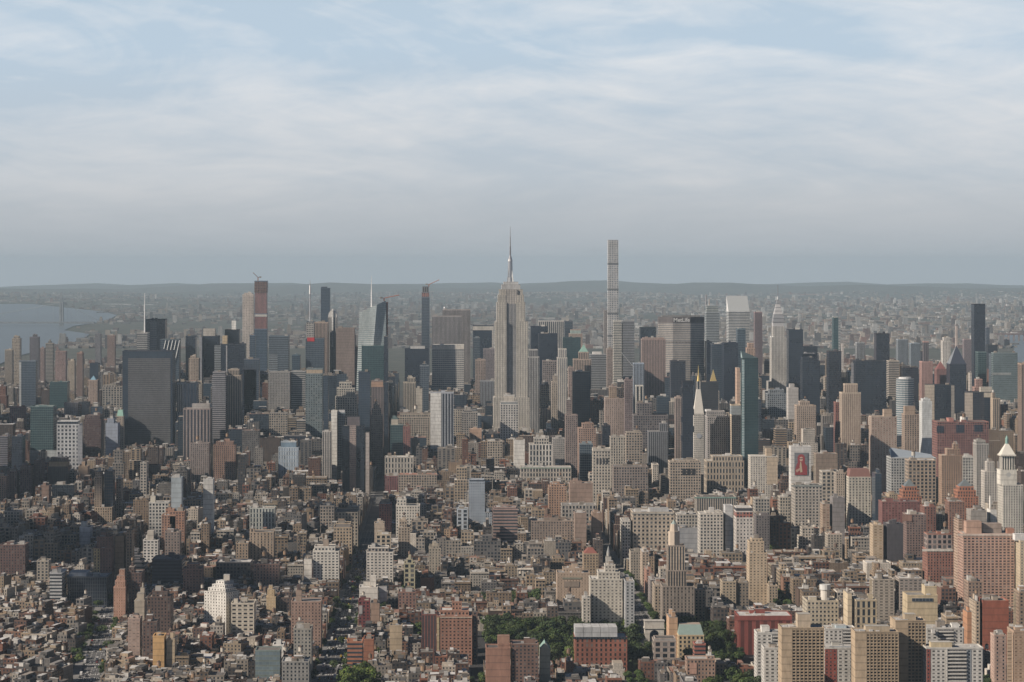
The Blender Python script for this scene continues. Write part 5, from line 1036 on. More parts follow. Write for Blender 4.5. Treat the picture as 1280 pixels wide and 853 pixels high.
def oct_(root, org, X0, X1, Y, D, z, bx):
    cx = XW(844, Y); cy = Y+D*.5; m = MB(); c = (.50, .42, .34)
    m.cyl(cx, cy, 6.0, z, ZW(666, Y), c, 8); m.cyl(cx, cy, 4.2, ZW(666, Y), ZW(657, Y), c, 8, 3.4); m.cyl(cx, cy, 3.0, ZW(657, Y), ZW(652, Y), (.3, .36, .34), 8, .3); part('turret', m, root, org)
H(2620, 825, 868, 734, 775, 30, (3.6, 3.2, .42, .7, (.08, .075, .07)), (.33, .28, .24), 'brown apartment tower with a cream turreted crown near the marble arch', 'brown turreted tower', tiers=[(832, 858, 714, 24, 4, 'ribs', (.40, .33, .27)), (833, 856, 683, 18, 8, 'ribs', (.52, .43, .34))], rn=0, extra=oct_, **ap)
H(2560, 736, 778, 725, 782, 30, (3.9, 3.1, .48, .46, (.12, .11, .11)), (.58, .54, .47), 'white brick apartment block with a stepped roof tower', 'white stepped apartment block', tiers=[(746, 775, 716, 24, 4), (755, 769, 707, 14, 8)], rn=1, **ap)
H(2540, 778.3, 793, 728, 782, 40, (3.9, 3.1, .45, .46, GL), (.44, .45, .46), 'shaded grey wing of the white stepped apartment block', None, **ap)  # grey instead of white walls paints the shade on this wing
H(2545, 727, 738, 748, 782, 22, (3.9, 3.1, .45, .46, GL), (.58, .54, .48), 'low white wing with a planted roof terrace', None, **ap)
H(2720, 695, 737, 717, 752, 28, (3.2, 3.1, .3, .4, (.2, .16, .13)), (.44, .34, .26), 'tan twin winged apartment block with a recessed middle', 'tan twin winged block', panels=[(703, 727, 722, 724, 'blank', (.25, .25, .2)), (705, 724, 727, 734, 'blank', (.27, .22, .18))], tiers=[(703, 728, 711, 16, 8)], **ap)  # darker middle panel paints the shade of the recess
H(2840, 728, 748, 693, 722, 24, 'brick', (.42, .32, .22), 'tan building with a red pyramid roof', 'red hipped roof building', extra=pyramid(.3, 686, (.24, .09, .07), .3), rn=0, **ap)
def steeple(root, org, X0, X1, Y, D, z, bx):
    cx, cy = (X0+X1)/2, Y+D/2; m = MB(); m.cyl(cx, cy, (X1-X0)*.36, z, z+4, (.40, .39, .36), 8); m.cyl(cx, cy, (X1-X0)*.36, z+4, z+12, (.30, .31, .31), 8, .2); part('steeple', m, root, org)
H(2900, 757, 764, 696, 705, 9, 'blank', (.52, .50, .46), 'grey church tower with a pointed steeple beside the canyon', None, extra=steeple, rn=0, name='church', cat='church')
for k, (a, b, yt, col, lab) in enumerate(((792, 799, 690, (.52, .42, .33), 'tan end house first down the east side of the canyon'), (799, 806, 712, (.46, .26, .2), 'salmon brick house second down the east side of the canyon'), (806, 813, 725, (.32, .28, .27), 'grey house third down the east side of the canyon'), (813, 825, 733, (.40, .33, .26), 'tan house fourth down the canyon touching the turreted tower'))):
    H(2960-k*90, a+8-k*2, b+12-k*2, yt, 790, 34, 'brick', col, lab, None, **ap)
# --- Greenwich Village, left part
H(3450, 118, 130, 597, 655, 24, (3, 3.2, .4, .5, GL), (.42, .33, .25), 'old tan stepped tower joined to a dark glassy wing', 'old tan stepped tower', tiers=[(119, 129, 590)], **at_)
H(3455, 130.3, 144, 590, 634, 24, 'curtain', (.13, .12, .13), 'dark brown grey upper wing of the old tan tower', None, **at_)
H(3440, 119, 143, 635, 662, 26, (3.2, 3.4, .45, .6, GL), (.46, .37, .28), 'wider tan base in front of the old stepped tower', None, **ap)
H(3480, 145, 154, 599, 650, 22, (4, 3.4, .5, .6, (.03, .03, .03)), (.32, .25, .21), 'narrow brown tower with a dark vertical slot', None, **ap)
H(3300, 36, 60, 648, 668, 26, (5, 4, .5, .55, GL), (.33, .17, .13), 'brick red loft with a white corner strip', None, panels=[(36, 42, 648, 668, 'big', (.55, .48, .4))], **lf)
H(3200, 73, 99, 669, 688, 24, 'loft', (.46, .39, .30), 'long cream loft with a black roof', 'long cream loft', roof=(.06, .06, .06), **lf)
H(3190, 99.3, 116, 660, 684, 24, 'blank', (.66, .66, .67), 'white painted windowless loft with a grey base', 'white painted loft', extra=rbox(101, 108, 653, (.7, .69, .66)), rn=0, **lf)
H(3180, 0, 16, 660, 682, 24, 'big', (.50, .41, .32), 'beige loft with big windows at the photo edge', None, **lf)
H(2950, 0, 36, 682, 718, 26, 'brick', (.16, .10, .09), 'dark maroon apartment block at the photo edge', None, rn=3, **ap)
H(2900, 46, 64, 702, 725, 20, (4, 3.6, .55, .6, GL), (.50, .45, .38), 'cream apartment house with tidy windows', None, **ap)
H(2820, 117, 143, 686, 722, 26, (3.4, 3.2, .3, .4, GL), (.22, .14, .12), 'tall dark brown building with a golden lit left face', 'brown building with golden face', tiers=[(121, 142, 672, 22)], panels=[(117, 125, 686, 716, 'punch', (.58, .44, .24))], rn=2, **ap)  # golden panel paints sunlight on the left face
H(2850, 144, 158, 671, 698, 24, 'blank', (.44, .32, .23), 'tan blank slab right of the golden lit face', None, roof=(.05, .05, .05), **ap)
H(2850, 158.3, 168, 663, 690, 22, 'punch', (.42, .30, .21), 'tan stepped slab with a higher top', None, **ap)
H(3000, 179, 200, 676, 702, 22, (4.4, 3.4, .6, .5, GL), (.72, .70, .66), 'white building with black window strips', 'white strip window building', extra=rbox(184, 192, 664, (.6, .55, .48)), **ap)
H(2960, 206, 227, 666, 707, 22, 'brick', (.31, .25, .22), 'grey brown brick slab in the shade', 'grey brown brick slab', **ap)
H(3100, 202, 222, 645, 672, 24, 'brick', (.42, .25, .18), 'orange brown stepped building behind the brick slab', None, tiers=[(207, 219, 638)], **ap)
H(3150, 186, 213, 629, 650, 24, 'loft', (.58, .56, .52), 'white topped loft with a blue grey lower part', None, tiers=[(188, 195, 620, 8, 6, 'blank', (.6, .56, .48))], **lf)
H(3120, 214, 229, 598, 632, 20, 'blank', (.38, .43, .46), 'pale blue grey smooth building', 'pale blue grey smooth block', **ob)
H(3150, 254, 268, 600, 632, 20, 'blank', (.66, .65, .62), 'white slim block with a grey side', None, **ob)
def zig(root, org, X0, X1, Y, D, z, bx):
    pass
H(2900, 155, 185, 708, 735, 34, 'bands', (.26, .25, .26), 'dark stepped office with pale terraces', 'dark terraced office', tiers=[(156, 181, 702, 28, 6), (157, 178, 695, 22, 12), (158, 174, 688, 16, 16)], rn=1, **ob)
H(2780, 84, 140, 722, 742, 45, 'dark', (.16, .18, .2), 'low grey steel and glass building by the wide street', 'low steel and glass building', roof=(.36, .38, .4), extra=rbox(86, 108, 716, (.5, .52, .54), dy0=.2, dy1=.8), rn=2, **ob)
H(2770, 62, 83.5, 717, 734, 36, 'bands', (.68, .69, .69), 'white panelled modern wing of the low steel building', None, **ob)
def ziggy(root, org, X0, X1, Y, D, z, bx): pass
H(2640, 142, 160, 735, 768, 22, (2.6, 3.0, .4, .4, (.3, .15, .1)), (.52, .32, .24), 'salmon brick stepped pyramid like apartment house', 'salmon stepped apartment house', tiers=[(144, 159, 727, 18, 2), (146, 158, 720, 14, 4), (149, 157, 712, 9, 7)], rn=0, **ap)
H(2650, 160.3, 181, 717, 768, 30, 'brick', (.13, .085, .075), 'dark shaded half of the salmon stepped house', None, tiers=[(161, 170, 709, 16, 4)], rn=1, **ap)  # dark brick colour paints shade over this half of the house
H(2500, 168, 184, 752, 778, 24, 'blank', (.50, .44, .36), 'cream fronted walk up with roof turrets', None, tiers=[(171, 182, 742, 14, 5), (176, 181, 735, 8, 9)], **ap)
H(2480, 184.3, 217, 747, 795, 30, 'brick', (.14, .095, .08), 'big dark brown brick apartment block', 'big dark brown block', tiers=[(190, 212, 740, 20)], rn=3, **ap)
H(2360, 160, 178, 774, 800, 20, (4, 3, .7, .4, (.3, .24, .22)), (.50, .38, .32), 'pinkish balcony house in front of the dark block', None, **ap)
H(2300, 191, 208, 796, 820, 18, 'blank', (.66, .42, .20), 'bright orange plastered wall building', 'bright orange building', rn=1, **ap)
H(2303, 208.3, 221, 799, 820, 18, 'blank', (.5, .40, .28), 'tan plastered building joined to the bright orange one', None, **ap)
H(2350, 178.3, 200, 778, 800, 24, 'brick', (.15, .10, .085), 'dark brick block between the balcony house and the orange wall', None, **ap)
H(2500, 252, 300, 740, 768, 22, (3.4, 3.1, .42, .42, (.12, .11, .11)), (.66, .64, .60), 'bright white stepped apartment building turned to the sun', 'bright white stepped building', rot=-32, wd=27, tiers=[], rn=0, extra=lambda root, org, X0, X1, Y, D, z, bx: [part('upper_storey', (lambda m: (m.box(X0+k*3.2, X1-k*2.4, Y+k*2.2, Y+D-k*2.2, z+(k-1)*3.4, z+k*3.4, (3.4, 3.1, .42, .42, (.12, .11, .11)), (.66, .64, .60), (.6, .6, .58), k, R(-32), c=((X0+X1)/2, Y+D/2)), m)[1])(MB()), root, org) for k in (1, 2, 3)]+[part('roof_box', (lambda m: (m.box((X0+X1)/2+2, (X0+X1)/2+8, Y+D/2-3, Y+D/2+3, z+10.3, z+16, 'blank', (.6, .55, .48), (.4, .4, .4)), m)[1])(MB()), root, org)], **ap)
H(2480, 289, 320, 755, 795, 26, (5.2, 3.9, .62, .46, (.035, .035, .04)), (.66, .60, .50), 'cream office cube with dark horizontal windows', 'cream office cube', rn=2, **ob)
H(2620, 333, 346, 747, 770, 18, (3, 3.1, .25, .3, (.3, .2, .1)), (.58, .45, .29), 'slim golden tan stepped apartment tower', 'slim golden tower', tiers=[(334, 344, 737, 13, 2), (336, 341, 732, 6, 5)], rn=0, **ap)
H(2625, 346.3, 368, 748, 770, 24, 'brick', (.15, .11, .095), 'dark brown block right of the slim golden tower', None, tiers=[(350, 366, 741, 16)], **ap)
H(2430, 364, 403, 753, 802, 28, (3.1, 3.0, .42, .44, (.05, .04, .04)), (.37, .25, .20), 'brown brick apartment tower with a roof tower, left of the avenue', 'brown brick avenue tower', rn=0, extra=multi(rbox(370, 377, 738, (.4, .3, .24), dy0=.3, dy1=.6), rbox(371.5, 375.5, 731, (.14, .1, .09), 'water_tank_housing', .35, .55)), **ap)
H(2880, 391, 425, 690, 728, 30, (4.2, 3.3, .58, .46, GL), (.70, .67, .61), 'white brick apartment block left of the avenue', 'white block west of the avenue', tiers=[(393, 420, 684, 22, 5), (404, 411, 674, 8, 10, 'blank', (.4, .33, .27))], rn=1, **ap)
H(2875, 380, 390.7, 699, 722, 18, 'blank', (.76, .72, .65), 'sunlit white wing of the block left of the avenue', None, **ap)  # brighter white than the main block paints sunlight on this wing
H(2870, 458, 492, 691, 722, 28, (4.2, 3.3, .58, .44, GL), (.70, .66, .60), 'white brick apartment block right of the avenue', 'white block east of the avenue', tiers=[(460, 486, 685, 20, 6, 'loft', (.45, .4, .36))], rn=2, **ap)
H(2720, 449, 473, 735, 752, 26, 'blank', (.72, .68, .62), 'low white building with a tall roof block', 'low white building', extra=rbox(463, 470, 721, (.7, .66, .6)), **ap)
H(2725, 473.3, 484, 733, 760, 20, 'blank', (.50, .50, .51), 'pale grey blank slab right of the low white building', None, **ap)
H(2560, 448, 463, 752, 775, 22, 'brick', (.2, .06, .06), 'dark crimson house with a pale painted front', None, panels=[(448.5, 453, 757, 768, 'blank', (.45, .42, .42))], **ap)
H(2555, 463.3, 475, 754, 776, 22, 'blank', (.36, .25, .19), 'brown blank wall house right of the crimson one', None, **ap)
H(3150, 417, 441, 660, 684, 32, (4, 3.8, .55, .55, GL), (.46, .37, .27), 'tan loft with rows of windows at the avenue', 'tan avenue loft', tiers=[(420, 439, 655, 22, 5, 'blank', (.25, .23, .22))], **lf)
H(3330, 419, 449, 641, 660, 50, (4, 4.4, .55, .6, GL), (.48, .42, .34), 'beige corner loft with a black roof and long avenue side', 'beige corner loft', roof=(.04, .04, .045), rn=0, **lf)
H(3320, 400, 419, 633, 655, 30, 'loft', (.40, .35, .3), 'grey tan loft left of the black roofed corner', None, **lf)
H(3350, 474, 490, 631, 655, 40, 'brick', (.27, .12, .11), 'dark red brick loft on the right side of the avenue', 'dark red avenue loft', **lf)
H(3300, 495, 525, 633, 652, 28, (3.6, 3.8, .5, .5, GL), (.66, .62, .55), 'white loft with a fine window grid right of the avenue', 'white fine grid loft', tiers=[(496, 508, 625, 14, 8)], **lf)
H(3100, 468, 481, 655, 672, 22, 'blank', (.54, .45, .36), 'cream blank block above a lower cream building', None, tiers=[], **ap)
H(3050, 470, 489, 669, 684, 22, 'big', (.52, .44, .34), 'lower cream building with three dark bays', None, **ap)
H(3080, 498, 513, 660, 684, 24, 'brick', (.46, .38, .30), 'tan stepped loft right of the cream pair', None, tiers=[(499, 509, 652)], **lf)
H(3120, 514, 535, 652, 668, 26, 'big', (.44, .38, .31), 'beige loft with a black roof right of the tan stepped one', None, roof=(.04, .04, .05), **lf)
H(2900, 536, 551, 686, 718, 20, (3.4, 3.1, .4, .5, GL), (.42, .37, .30), 'slim beige apartment tower over low brick houses', None, tiers=[(537, 549, 683)], **ap)
H(2850, 505, 519, 705, 728, 20, 'big', (.50, .46, .32), 'yellowish house with dark stripes', None, tiers=[(508, 516, 699)], **ap)
H(3100, 212, 233, 640, 655, 24, 'brick', (.42, .24, .17), 'orange brick building with long balconies', None, **lf)
H(3020, 312, 344, 666, 705, 30, (4.2, 3.3, .32, .7, GL), (.42, .33, .25), 'wide tan brick building with tall piers', 'wide tan pier building', tiers=[(311, 319, 661, 12, 2)], **ap)
H(3000, 295, 312, 680, 707, 24, 'punch', (.40, .31, .23), 'tan wing with small windows left of the tall piers', None, **ap)
H(3200, 312, 345, 636, 655, 28, (4, 6, .45, .8, GL), (.52, .54, .50), 'pale green white loft with a row of tall bays', 'pale green bay loft', **lf)
H(2780, 229, 255, 712, 745, 26, (3.6, 3.2, .4, .45, GL), (.28, .17, .14), 'reddish brown stepped brick building with square top', 'reddish brown stepped block', tiers=[(233, 250, 706, 18, 4)], rn=0, **ap)
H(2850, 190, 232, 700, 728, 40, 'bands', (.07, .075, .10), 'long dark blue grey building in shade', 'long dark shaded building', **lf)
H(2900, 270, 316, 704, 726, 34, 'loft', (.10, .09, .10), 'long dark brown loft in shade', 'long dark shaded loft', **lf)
H(2830, 317, 350, 706, 728, 28, 'brick', (.28, .18, .15), 'reddish apartment block with small green roof', None, **ap)
H(2700, 498, 520, 741, 760, 24, 'brick', (.27, .16, .13), 'brown brick walk up group right of the pale grey slab', None, **ap)
H(2400, 487, 503, 783, 806, 18, 'blank', (.50, .40, .28), 'square tan blank sided building', 'square tan building', rn=1, **ap)
H(2330, 434, 454, 803, 822, 24, 'bands', (.46, .2, .12), 'orange brick corner building with white stripes', 'orange striped corner building', **ap)
H(2330, 454.3, 468, 800, 820, 24, 'blank', (.36, .16, .10), 'plain orange brick wall right of the striped corner', None, **ap)
H(2380, 546, 590, 771, 818, 30, (3.6, 3.1, .48, .44, (.03, .025, .025)), (.37, .20, .145), 'big orange brown brick apartment block', 'big orange brown block', tiers=[(550, 586, 764, 22, 5), (565, 577, 753, 10, 10)], panels=[(546, 549, 772, 818, 'blank', (.55, .43, .27)), (550, 590, 771.5, 772.8, 'blank', (.5, .42, .34))], rn=2, **ap)  # tan left strip paints sunlight on the block's narrow side
H(2385, 527, 545.7, 769, 816, 26, 'ribs', (.20, .085, .07), 'dark red narrow block left of the big orange brown one', None, **ap)
H(2385, 590.3, 597, 765, 815, 34, 'brick', (.17, .11, .09), 'shaded right flank of the big orange brown block', None, **ap)  # dark copy of the block's brick, shade painted into the flank
H(2210, 607, 638, 811, 845, 22, 'blank', (.37, .21, .155), 'brown brick slab with a plain left wall', 'plain brown brick slab', tiers=[(622, 638, 806, 16, 5)], extra=rbox(622, 637, 795, (.38, .23, .17)), rn=0, **ap)
H(2212, 638.3, 673, 806, 845, 22, (3.4, 3.0, .5, .5, GL), (.24, .15, .12), 'dark brown apartment house joined to the plain slab', None, rn=2, **ap)
H(2230, 674, 688, 812, 840, 20, 'blank', (.42, .42, .36), 'small church with a green copper roof', None, name='church', cat='church', rn=0, extra=lambda root, org, X0, X1, Y, D, z, bx: part('gabled_roof', (lambda m: (m.face([(X0, Y, z), ((X0+X1)/2, Y, z+6), ((X0+X1)/2, Y+D, z+6), (X0, Y+D, z)], (.24, .36, .32)), m.face([((X0+X1)/2, Y, z+6), (X1, Y, z), (X1, Y+D, z), ((X0+X1)/2, Y+D, z+6)], (.24, .36, .32)), m.face([(X0, Y, z), (X1, Y, z), ((X0+X1)/2, Y, z+6)], (.42, .42, .36)), m)[3])(MB()), root, org))
def lawschool(root, org, X0, X1, Y, D, z, bx):
    m = MB(); 
    for k in range(5):
        a = XW(719+k*10.6, Y+3); m.box(a, a+XW(719+10.2, Y)-XW(719, Y), Y+3, Y+D-3, z+.05, ZW(784.5, Y+3), 'blank', (.46, .47, .48), (.5, .5, .5))
    part('grey_upper_panel', m, root, org)
H(2330, 717, 784, 798, 838, 32, (4.2, 4.6, .42, .62, (.04, .035, .035)), (.32, .13, .09), 'red brick university block with a grey panelled upper storey', 'red brick university block', panels=[(717, 784, 796.5, 799, 'dark', (.08, .09, .10))], extra=lawschool, rn=0, **ob)
def greenroof(root, org, X0, X1, Y, D, z, bx):
    m = MB(); zt = ZW(781, Y+10); c = (.22, .29, .27); m.face([(X0, Y, z), (X1, Y, z), (X1-2, Y+12, zt), (X0+2, Y+12, zt)], c); m.face([(X1, Y, z), (X1, Y+D, z), (X1-2, Y+D, zt), (X1-2, Y+12, zt)], c); m.face([(X0, Y+D, z), (X0, Y, z), (X0+2, Y+12, zt), (X0+2, Y+D, zt)], c); m.face([(X0+2, Y+12, zt), (X1-2, Y+12, zt), (X1-2, Y+D, zt), (X0+2, Y+D, zt)], (.4, .32, .26)); part('green_roof', m, root, org)
H(2370, 845, 880, 795, 828, 26, (4.2, 4, .5, .6, GL), (.58, .46, .30), 'yellow stone building with a sloping green roof', 'green sloping roof building', extra=greenroof, rn=0, **ob)
H(2385, 833, 847, 772, 800, 30, 'blank', (.52, .34, .22), 'orange tan plain end of a building left of the green roof', None, **ob)
H(2330, 815, 845, 802, 826, 24, 'big', (.40, .34, .30), 'low building with a grey glass hall on top, before the arch', None, tiers=[(817, 845, 799, 18, 4, 'blank', (.42, .43, .42))], rn=0, **ob)
H(2280, 866, 882, 806, 822, 16, 'bands', (.42, .16, .12), 'small red building with white balconies', None, **ap)
H(2230, 856, 894, 825, 845, 20, 'punch', (.38, .26, .20), 'brown stepped tenement with a pink front', None, panels=[(862, 871, 829, 843, 'blank', (.52, .32, .25))], tiers=[(882, 893, 820, 12)], **ap)
H(2440, 918, 990, 771, 835, 36, (7, 60, .5, 1.01, (.12, .045, .04)), (.27, .08, .065), 'deep red sandstone library with tall vertical ribs', 'deep red library', panels=[(918, 990, 770.5, 776, 'blank', (.28, .085, .07))], rn=2, name='library_building', cat='building')
H(2480, 1003, 1048, 752, 775, 34, (4, 4, .5, .5, GL), (.54, .48, .38), 'cream institute building with a big tank and pipes on the roof', 'cream institute building', rn=3, extra=lambda root, org, X0, X1, Y, D, z, bx: part('roof_drum', (lambda m: (m.cyl(XW(1034, Y), Y+14, 4.5, z, z+10, (.62, .58, .52), 14), m.cyl(XW(1034, Y), Y+14, 5.5, z+10, z+15, (.6, .6, .58), 14), m)[2])(MB()), root, org), **ob)
H(2450, 1064, 1096, 751, 778, 28, (5.2, 8, .5, .8, GL), (.50, .42, .30), 'tan building with tall dark bays', 'tan tall bay building', panels=[], **ob)
H(2455, 1055, 1063.7, 742, 778, 28, 'blank', (.60, .50, .36), 'narrow cream tower wall left of the tall bays', None, **ob)
H(2600, 1087, 1118, 725, 752, 24, (5, 3.0, .55, .42, (.1, .09, .08)), (.42, .37, .31), 'grey tan apartment house with balconies and lit left end', None, panels=[(1087, 1090, 725, 752, 'blank', (.6, .5, .36))], rn=2, **ap)  # pale end panel paints the sunlit left end
H(2600, 1119, 1153, 724, 748, 24, (5, 3.0, .6, .42, (.08, .08, .08)), (.38, .33, .29), 'grey brown apartment house with deep balconies', None, rn=2, **ap)
H(2420, 1128, 1172, 745, 766, 26, 'blank', (.56, .46, .31), 'yellow tan stepped school like building with a grey window band', 'yellow stepped school', tiers=[(1152, 1172, 734, 18, 4)], panels=[(1140, 1166, 748, 752, 'curtain', (.3, .33, .36))], rn=1, **ob)
H(2480, 1205, 1228, 728, 752, 20, 'brick', (.36, .26, .20), 'brown narrow slab before the broad salmon slab', None, **ap)
H(2330, 1221, 1261, 752, 790, 26, 'blank', (.34, .12, .08), 'bright brick red windowless wall', 'bright red wall building', rn=3, **ob)
H(2330, 1215, 1220.7, 752, 785, 30, 'punch', (.52, .42, .32), 'narrow tan house left of the bright red wall', None, **ap)
H(2280, 1205, 1213, 765, 800, 20, 'blank', (.50, .27, .16), 'narrow orange brown house wall', None, **ap)
H(2300, 1267, 1290, 741, 790, 24, (4, 3.2, .5, .5, GL), (.36, .27, .2), 'brown apartment tower with a cream edge at the photo edge', None, panels=[(1267, 1270, 742, 790, 'blank', (.55, .45, .32))], **ap)
H(2180, 1238, 1258, 795, 826, 16, (5, 3.2, .25, .5, GL), (.50, .36, .30), 'pale pink tenement with a column of windows', 'pale pink tenement', **ap)
H(2060, 1259, 1290, 790, 853, 24, (4, 3, .5, .4, (.3, .2, .14)), (.46, .33, .24), 'tan balconied apartment block in the bottom corner', 'bottom corner balcony block', panels=[(1259, 1265, 790, 853, (4, 3, .8, .4, (.35, .25, .18)), (.55, .42, .30))], **ap)
H(2250, 319, 352, 814, 853, 22, 'pale', (.22, .27, .26), 'grey green glass fronted building at the bottom edge', 'grey green glass front', panels=[], rn=0, **ob)
H(2200, 352.3, 388, 828, 870, 24, 'brick', (.36, .35, .33), 'weathered grey building with a jumbled roof', 'weathered grey building', rn=4, **ap)
H(2310, 341, 356, 807, 825, 18, 'blank', (.82, .80, .76), 'small bright white walled house', None, **ap)
H(2280, 367, 391, 787, 850, 24, 'punch', (.38, .36, .32), 'grey beige building right before the brown brick avenue tower', None, rn=3, **ap)
# ================================================================== the slabs at the bottom right: real window grids
def grid_slab(label, short, Y, xa, xw, xb, yt, D, col, nx, nz, wall_side=True, boxes=(), edge=None):
    """concrete slab: a blank end wall (xa..xw) and a deep square grid of windows (xw..xb)"""
    X0, Xw, X1 = XW(xa, Y), XW(xw, Y), XW(xb, Y); z1 = ZW(yt, Y); root = link('apartment_tower', None, ((X0+X1)/2, Y+D/2, 0)); org = tuple(root.location); tag(root, label, 'tower')
    m = MB(); m.box(X0, Xw-.02, Y, Y+D, -1, z1, 'blank', col, ROOFS[0]); part('end_wall', m, root, org)
    m = MB(); m.box(Xw, X1, Y+.9, Y+D, -1, z1-.3, 'blank', (.035, .036, .042), ROOFS[0]); part('glazing', m, root, org, mats=M_GLASS)
    m = MB(); w_ = (X1-Xw)/nx; h = (z1-2)/nz; c2 = tuple(k*.86 for k in col)
    for i in range(nx+1):
        x = Xw+i*w_; m.box(x-.42 if i else x, x+.42 if i < nx else x+.3, Y, Y+1.3, 0, z1, 'blank', c2, c2)
    for j in range(nz+1):
        z = z1-j*h; m.box(Xw, X1+.2, Y+.12, Y+1.25, z-(1.15 if j else 1.6), z-.01, 'blank', c2, c2)
    part('concrete_grid', m, root, org)
    m = MB(); m.box(X0-.2, X1+.2, Y-.15, Y+.3, z1, z1+1.0, 'blank', col, col); m.box(X0-.2, X1+.2, Y+D-.3, Y+D+.15, z1, z1+1.0, 'blank', col, col); m.box(X0-.2, X0+.3, Y+.3, Y+D-.3, z1, z1+1, 'blank', col, col); m.box(X1-.3, X1+.2, Y+.3, Y+D-.3, z1, z1+1, 'blank', col, col); part('parapet', m, root, org)
    m = MB(); m.box(X0+.3, X1-.3, Y+.35, Y+D-.35, z1-.3, z1+.05, 'blank', (.42, .4, .37), (.42, .4, .37)); part('roof', m, root, org)
    for (a, b, yy, dz0, dz1, c) in boxes:
        m = MB(); m.box(XW(a, Y+dz0), XW(b, Y+dz0), Y+dz0, Y+dz1, z1+.06, ZW(yy, Y+dz0), 'blank', c, (.4, .38, .34)); part('roof_block', m, root, org)
    r = random.Random(int(xa)); gear(root, org, X0+1, X1-1, Y+1, Y+D-1, z1+.06, r, (.5, .5, .48), 0, 0, 7)
    HEROES.append(dict(root=root, px=(xa+xb)/2, py=yt+25, xl=xa, xr=xb, yt=yt, yb=853, rect=(X0, X1, Y, Y+D), Y=Y, short=short)); return root
M_GLASS = plainmat('window_glass', (.03, .033, .04), .12, .5, .8)
TC = (.47, .365, .255)
grid_slab('tan concrete slab tower with a deep window grid, westernmost of three', 'western tan grid slab', 2060, 977, 990, 1030, 786, 22, TC, 8, 30, boxes=[(997, 1013, 768, 4, 16, (.50, .41, .31))])
grid_slab('tan concrete slab tower with a deep window grid, middle one of three', 'middle tan grid slab', 2050, 1069, 1083, 1123, 791, 22, TC, 9, 30, boxes=[(1082, 1112, 783, 5, 15, (.46, .38, .28))])
grid_slab('tan concrete slab tower with a deep window grid, easternmost and narrower', 'eastern tan grid slab', 2075, 1119.3, 1135, 1157, 777, 26, TC, 5, 30, boxes=[(1131, 1145, 768, 5, 15, (.48, .39, .28))])
def balcony_slab(label, short, Y, xa, xb, yt, D, col, bays, boxes=(), red=()):
    """white apartment slab; bays: (from, to, kind) across its face, kinds: 'w' windows, 'b' balconies, 'p' pier"""
    X0, X1 = XW(xa, Y), XW(xb, Y); z1 = ZW(yt, Y); root = link('apartment_building', None, ((X0+X1)/2, Y+D/2, 0)); org = tuple(root.location); tag(root, label, 'building')
    m = MB(); m.box(X0, X1, Y, Y+D, -1, z1, (3.8, 3.0, .45, .42, (.12, .12, .12)), col, (.45, .44, .42), .7, side={0: (0, 0)}); part('wall', m, root, org)
    fl = 3.0; n = int(z1/fl); mp, mb_, mg = MB(), MB(), MB()
    for (a, b, k) in bays:
        xa_, xb_ = XW(a, Y), XW(b, Y)
        if k == 'w':
            nb = max(1, round((xb_-xa_)/4.2))
            mp.box(xa_, xb_, Y-.3, Y-.02, 0, z1-.6, (4.2, 3.0, .5, .46, (.10, .10, .10)), col, col, .2)
        elif k == 'r': mp.box(xa_, xb_, Y-.3, Y-.02, 0, z1-.6, (3, 3.0, .4, .45, GL), (.33, .10, .08), (.3, .1, .08), .4)
        elif k == 'g': mp.box(xa_, xb_, Y-.3, Y-.02, 0, z1-.6, (3, 3.0, .5, .5, GL), (.30, .33, .36), (.3, .3, .3), .4)
        elif k == 'p': mp.box(xa_, xb_, Y-1.6, Y-.02, 0, z1-.3, 'blank', col, col)
        else:
            mg.box(xa_, xb_, Y-.25, Y-.02, 0, z1-.8, (2.2, 3.0, .8, .75, (.05, .05, .06)), (.2, .2, .2), col, .2)
            for j in range(n): z = z1-2.2-j*fl; mb_.box(xa_+.1, xb_-.1, Y-1.5, Y-.3, z-.9, z+.25, 'blank', tuple(c*.95 for c in col), col)
    part('window_panel', mp, root, org)
    if mb_.f: part('balcony_front', mb_, root, org); part('balcony_recess', mg, root, org)
    m = MB()
    for q in ((X0-.1, X1+.1, Y-.35, Y+.3), (X0-.1, X1+.1, Y+D-.4, Y+D+.1), (X0-.1, X0+.4, Y+.31, Y+D-.41), (X1-.4, X1+.1, Y+.31, Y+D-.41)): m.box(*q, z1-.2, z1+1.0, 'blank', col, col)
    part('parapet', m, root, org)
    for (a, b, yy, d0, d1, c) in boxes:
        m = MB(); m.box(XW(a, Y+d0), XW(b, Y+d0), Y+d0, Y+d1, z1+.04, ZW(yy, Y+d0), 'blank', c, (.5, .48, .45)); part('roof_block', m, root, org)
    gear(root, org, X0+1, X1-1, Y+1, Y+D-1, z1+.04, random.Random(int(xb)), (.55, .54, .5), 1, 0, 6)
    HEROES.append(dict(root=root, px=(xa+xb)/2, py=yt+20, xl=xa, xr=xb, yt=yt, yb=853, rect=(X0, X1, Y-1.6, Y+D), Y=Y, short=short)); return root
WH = (.66, .64, .60)
balcony_slab('white apartment slab behind the tan grid towers, left of the first', 'first white slab', 2215, 946, 977, 792, 20, WH, [(946, 965, 'w'), (966, 977, 'b')], boxes=[(952, 962, 783, 5, 15, (.7, .68, .64))])
balcony_slab('lower white apartment wing standing before the deep red library', 'lower white wing', 2100, 955, 976.5, 811, 18, WH, [(955.5, 976, 'w')])
balcony_slab('upper white apartment slab with reddish balconies between two tan grid towers', 'upper white red balcony slab', 2230, 1031, 1070, 787, 20, WH, [(1031, 1053, 'w'), (1054, 1068, 'b'), (1069, 1070, 'w')], boxes=[(1045, 1058, 782, 5, 15, (.5, .58, .62))])
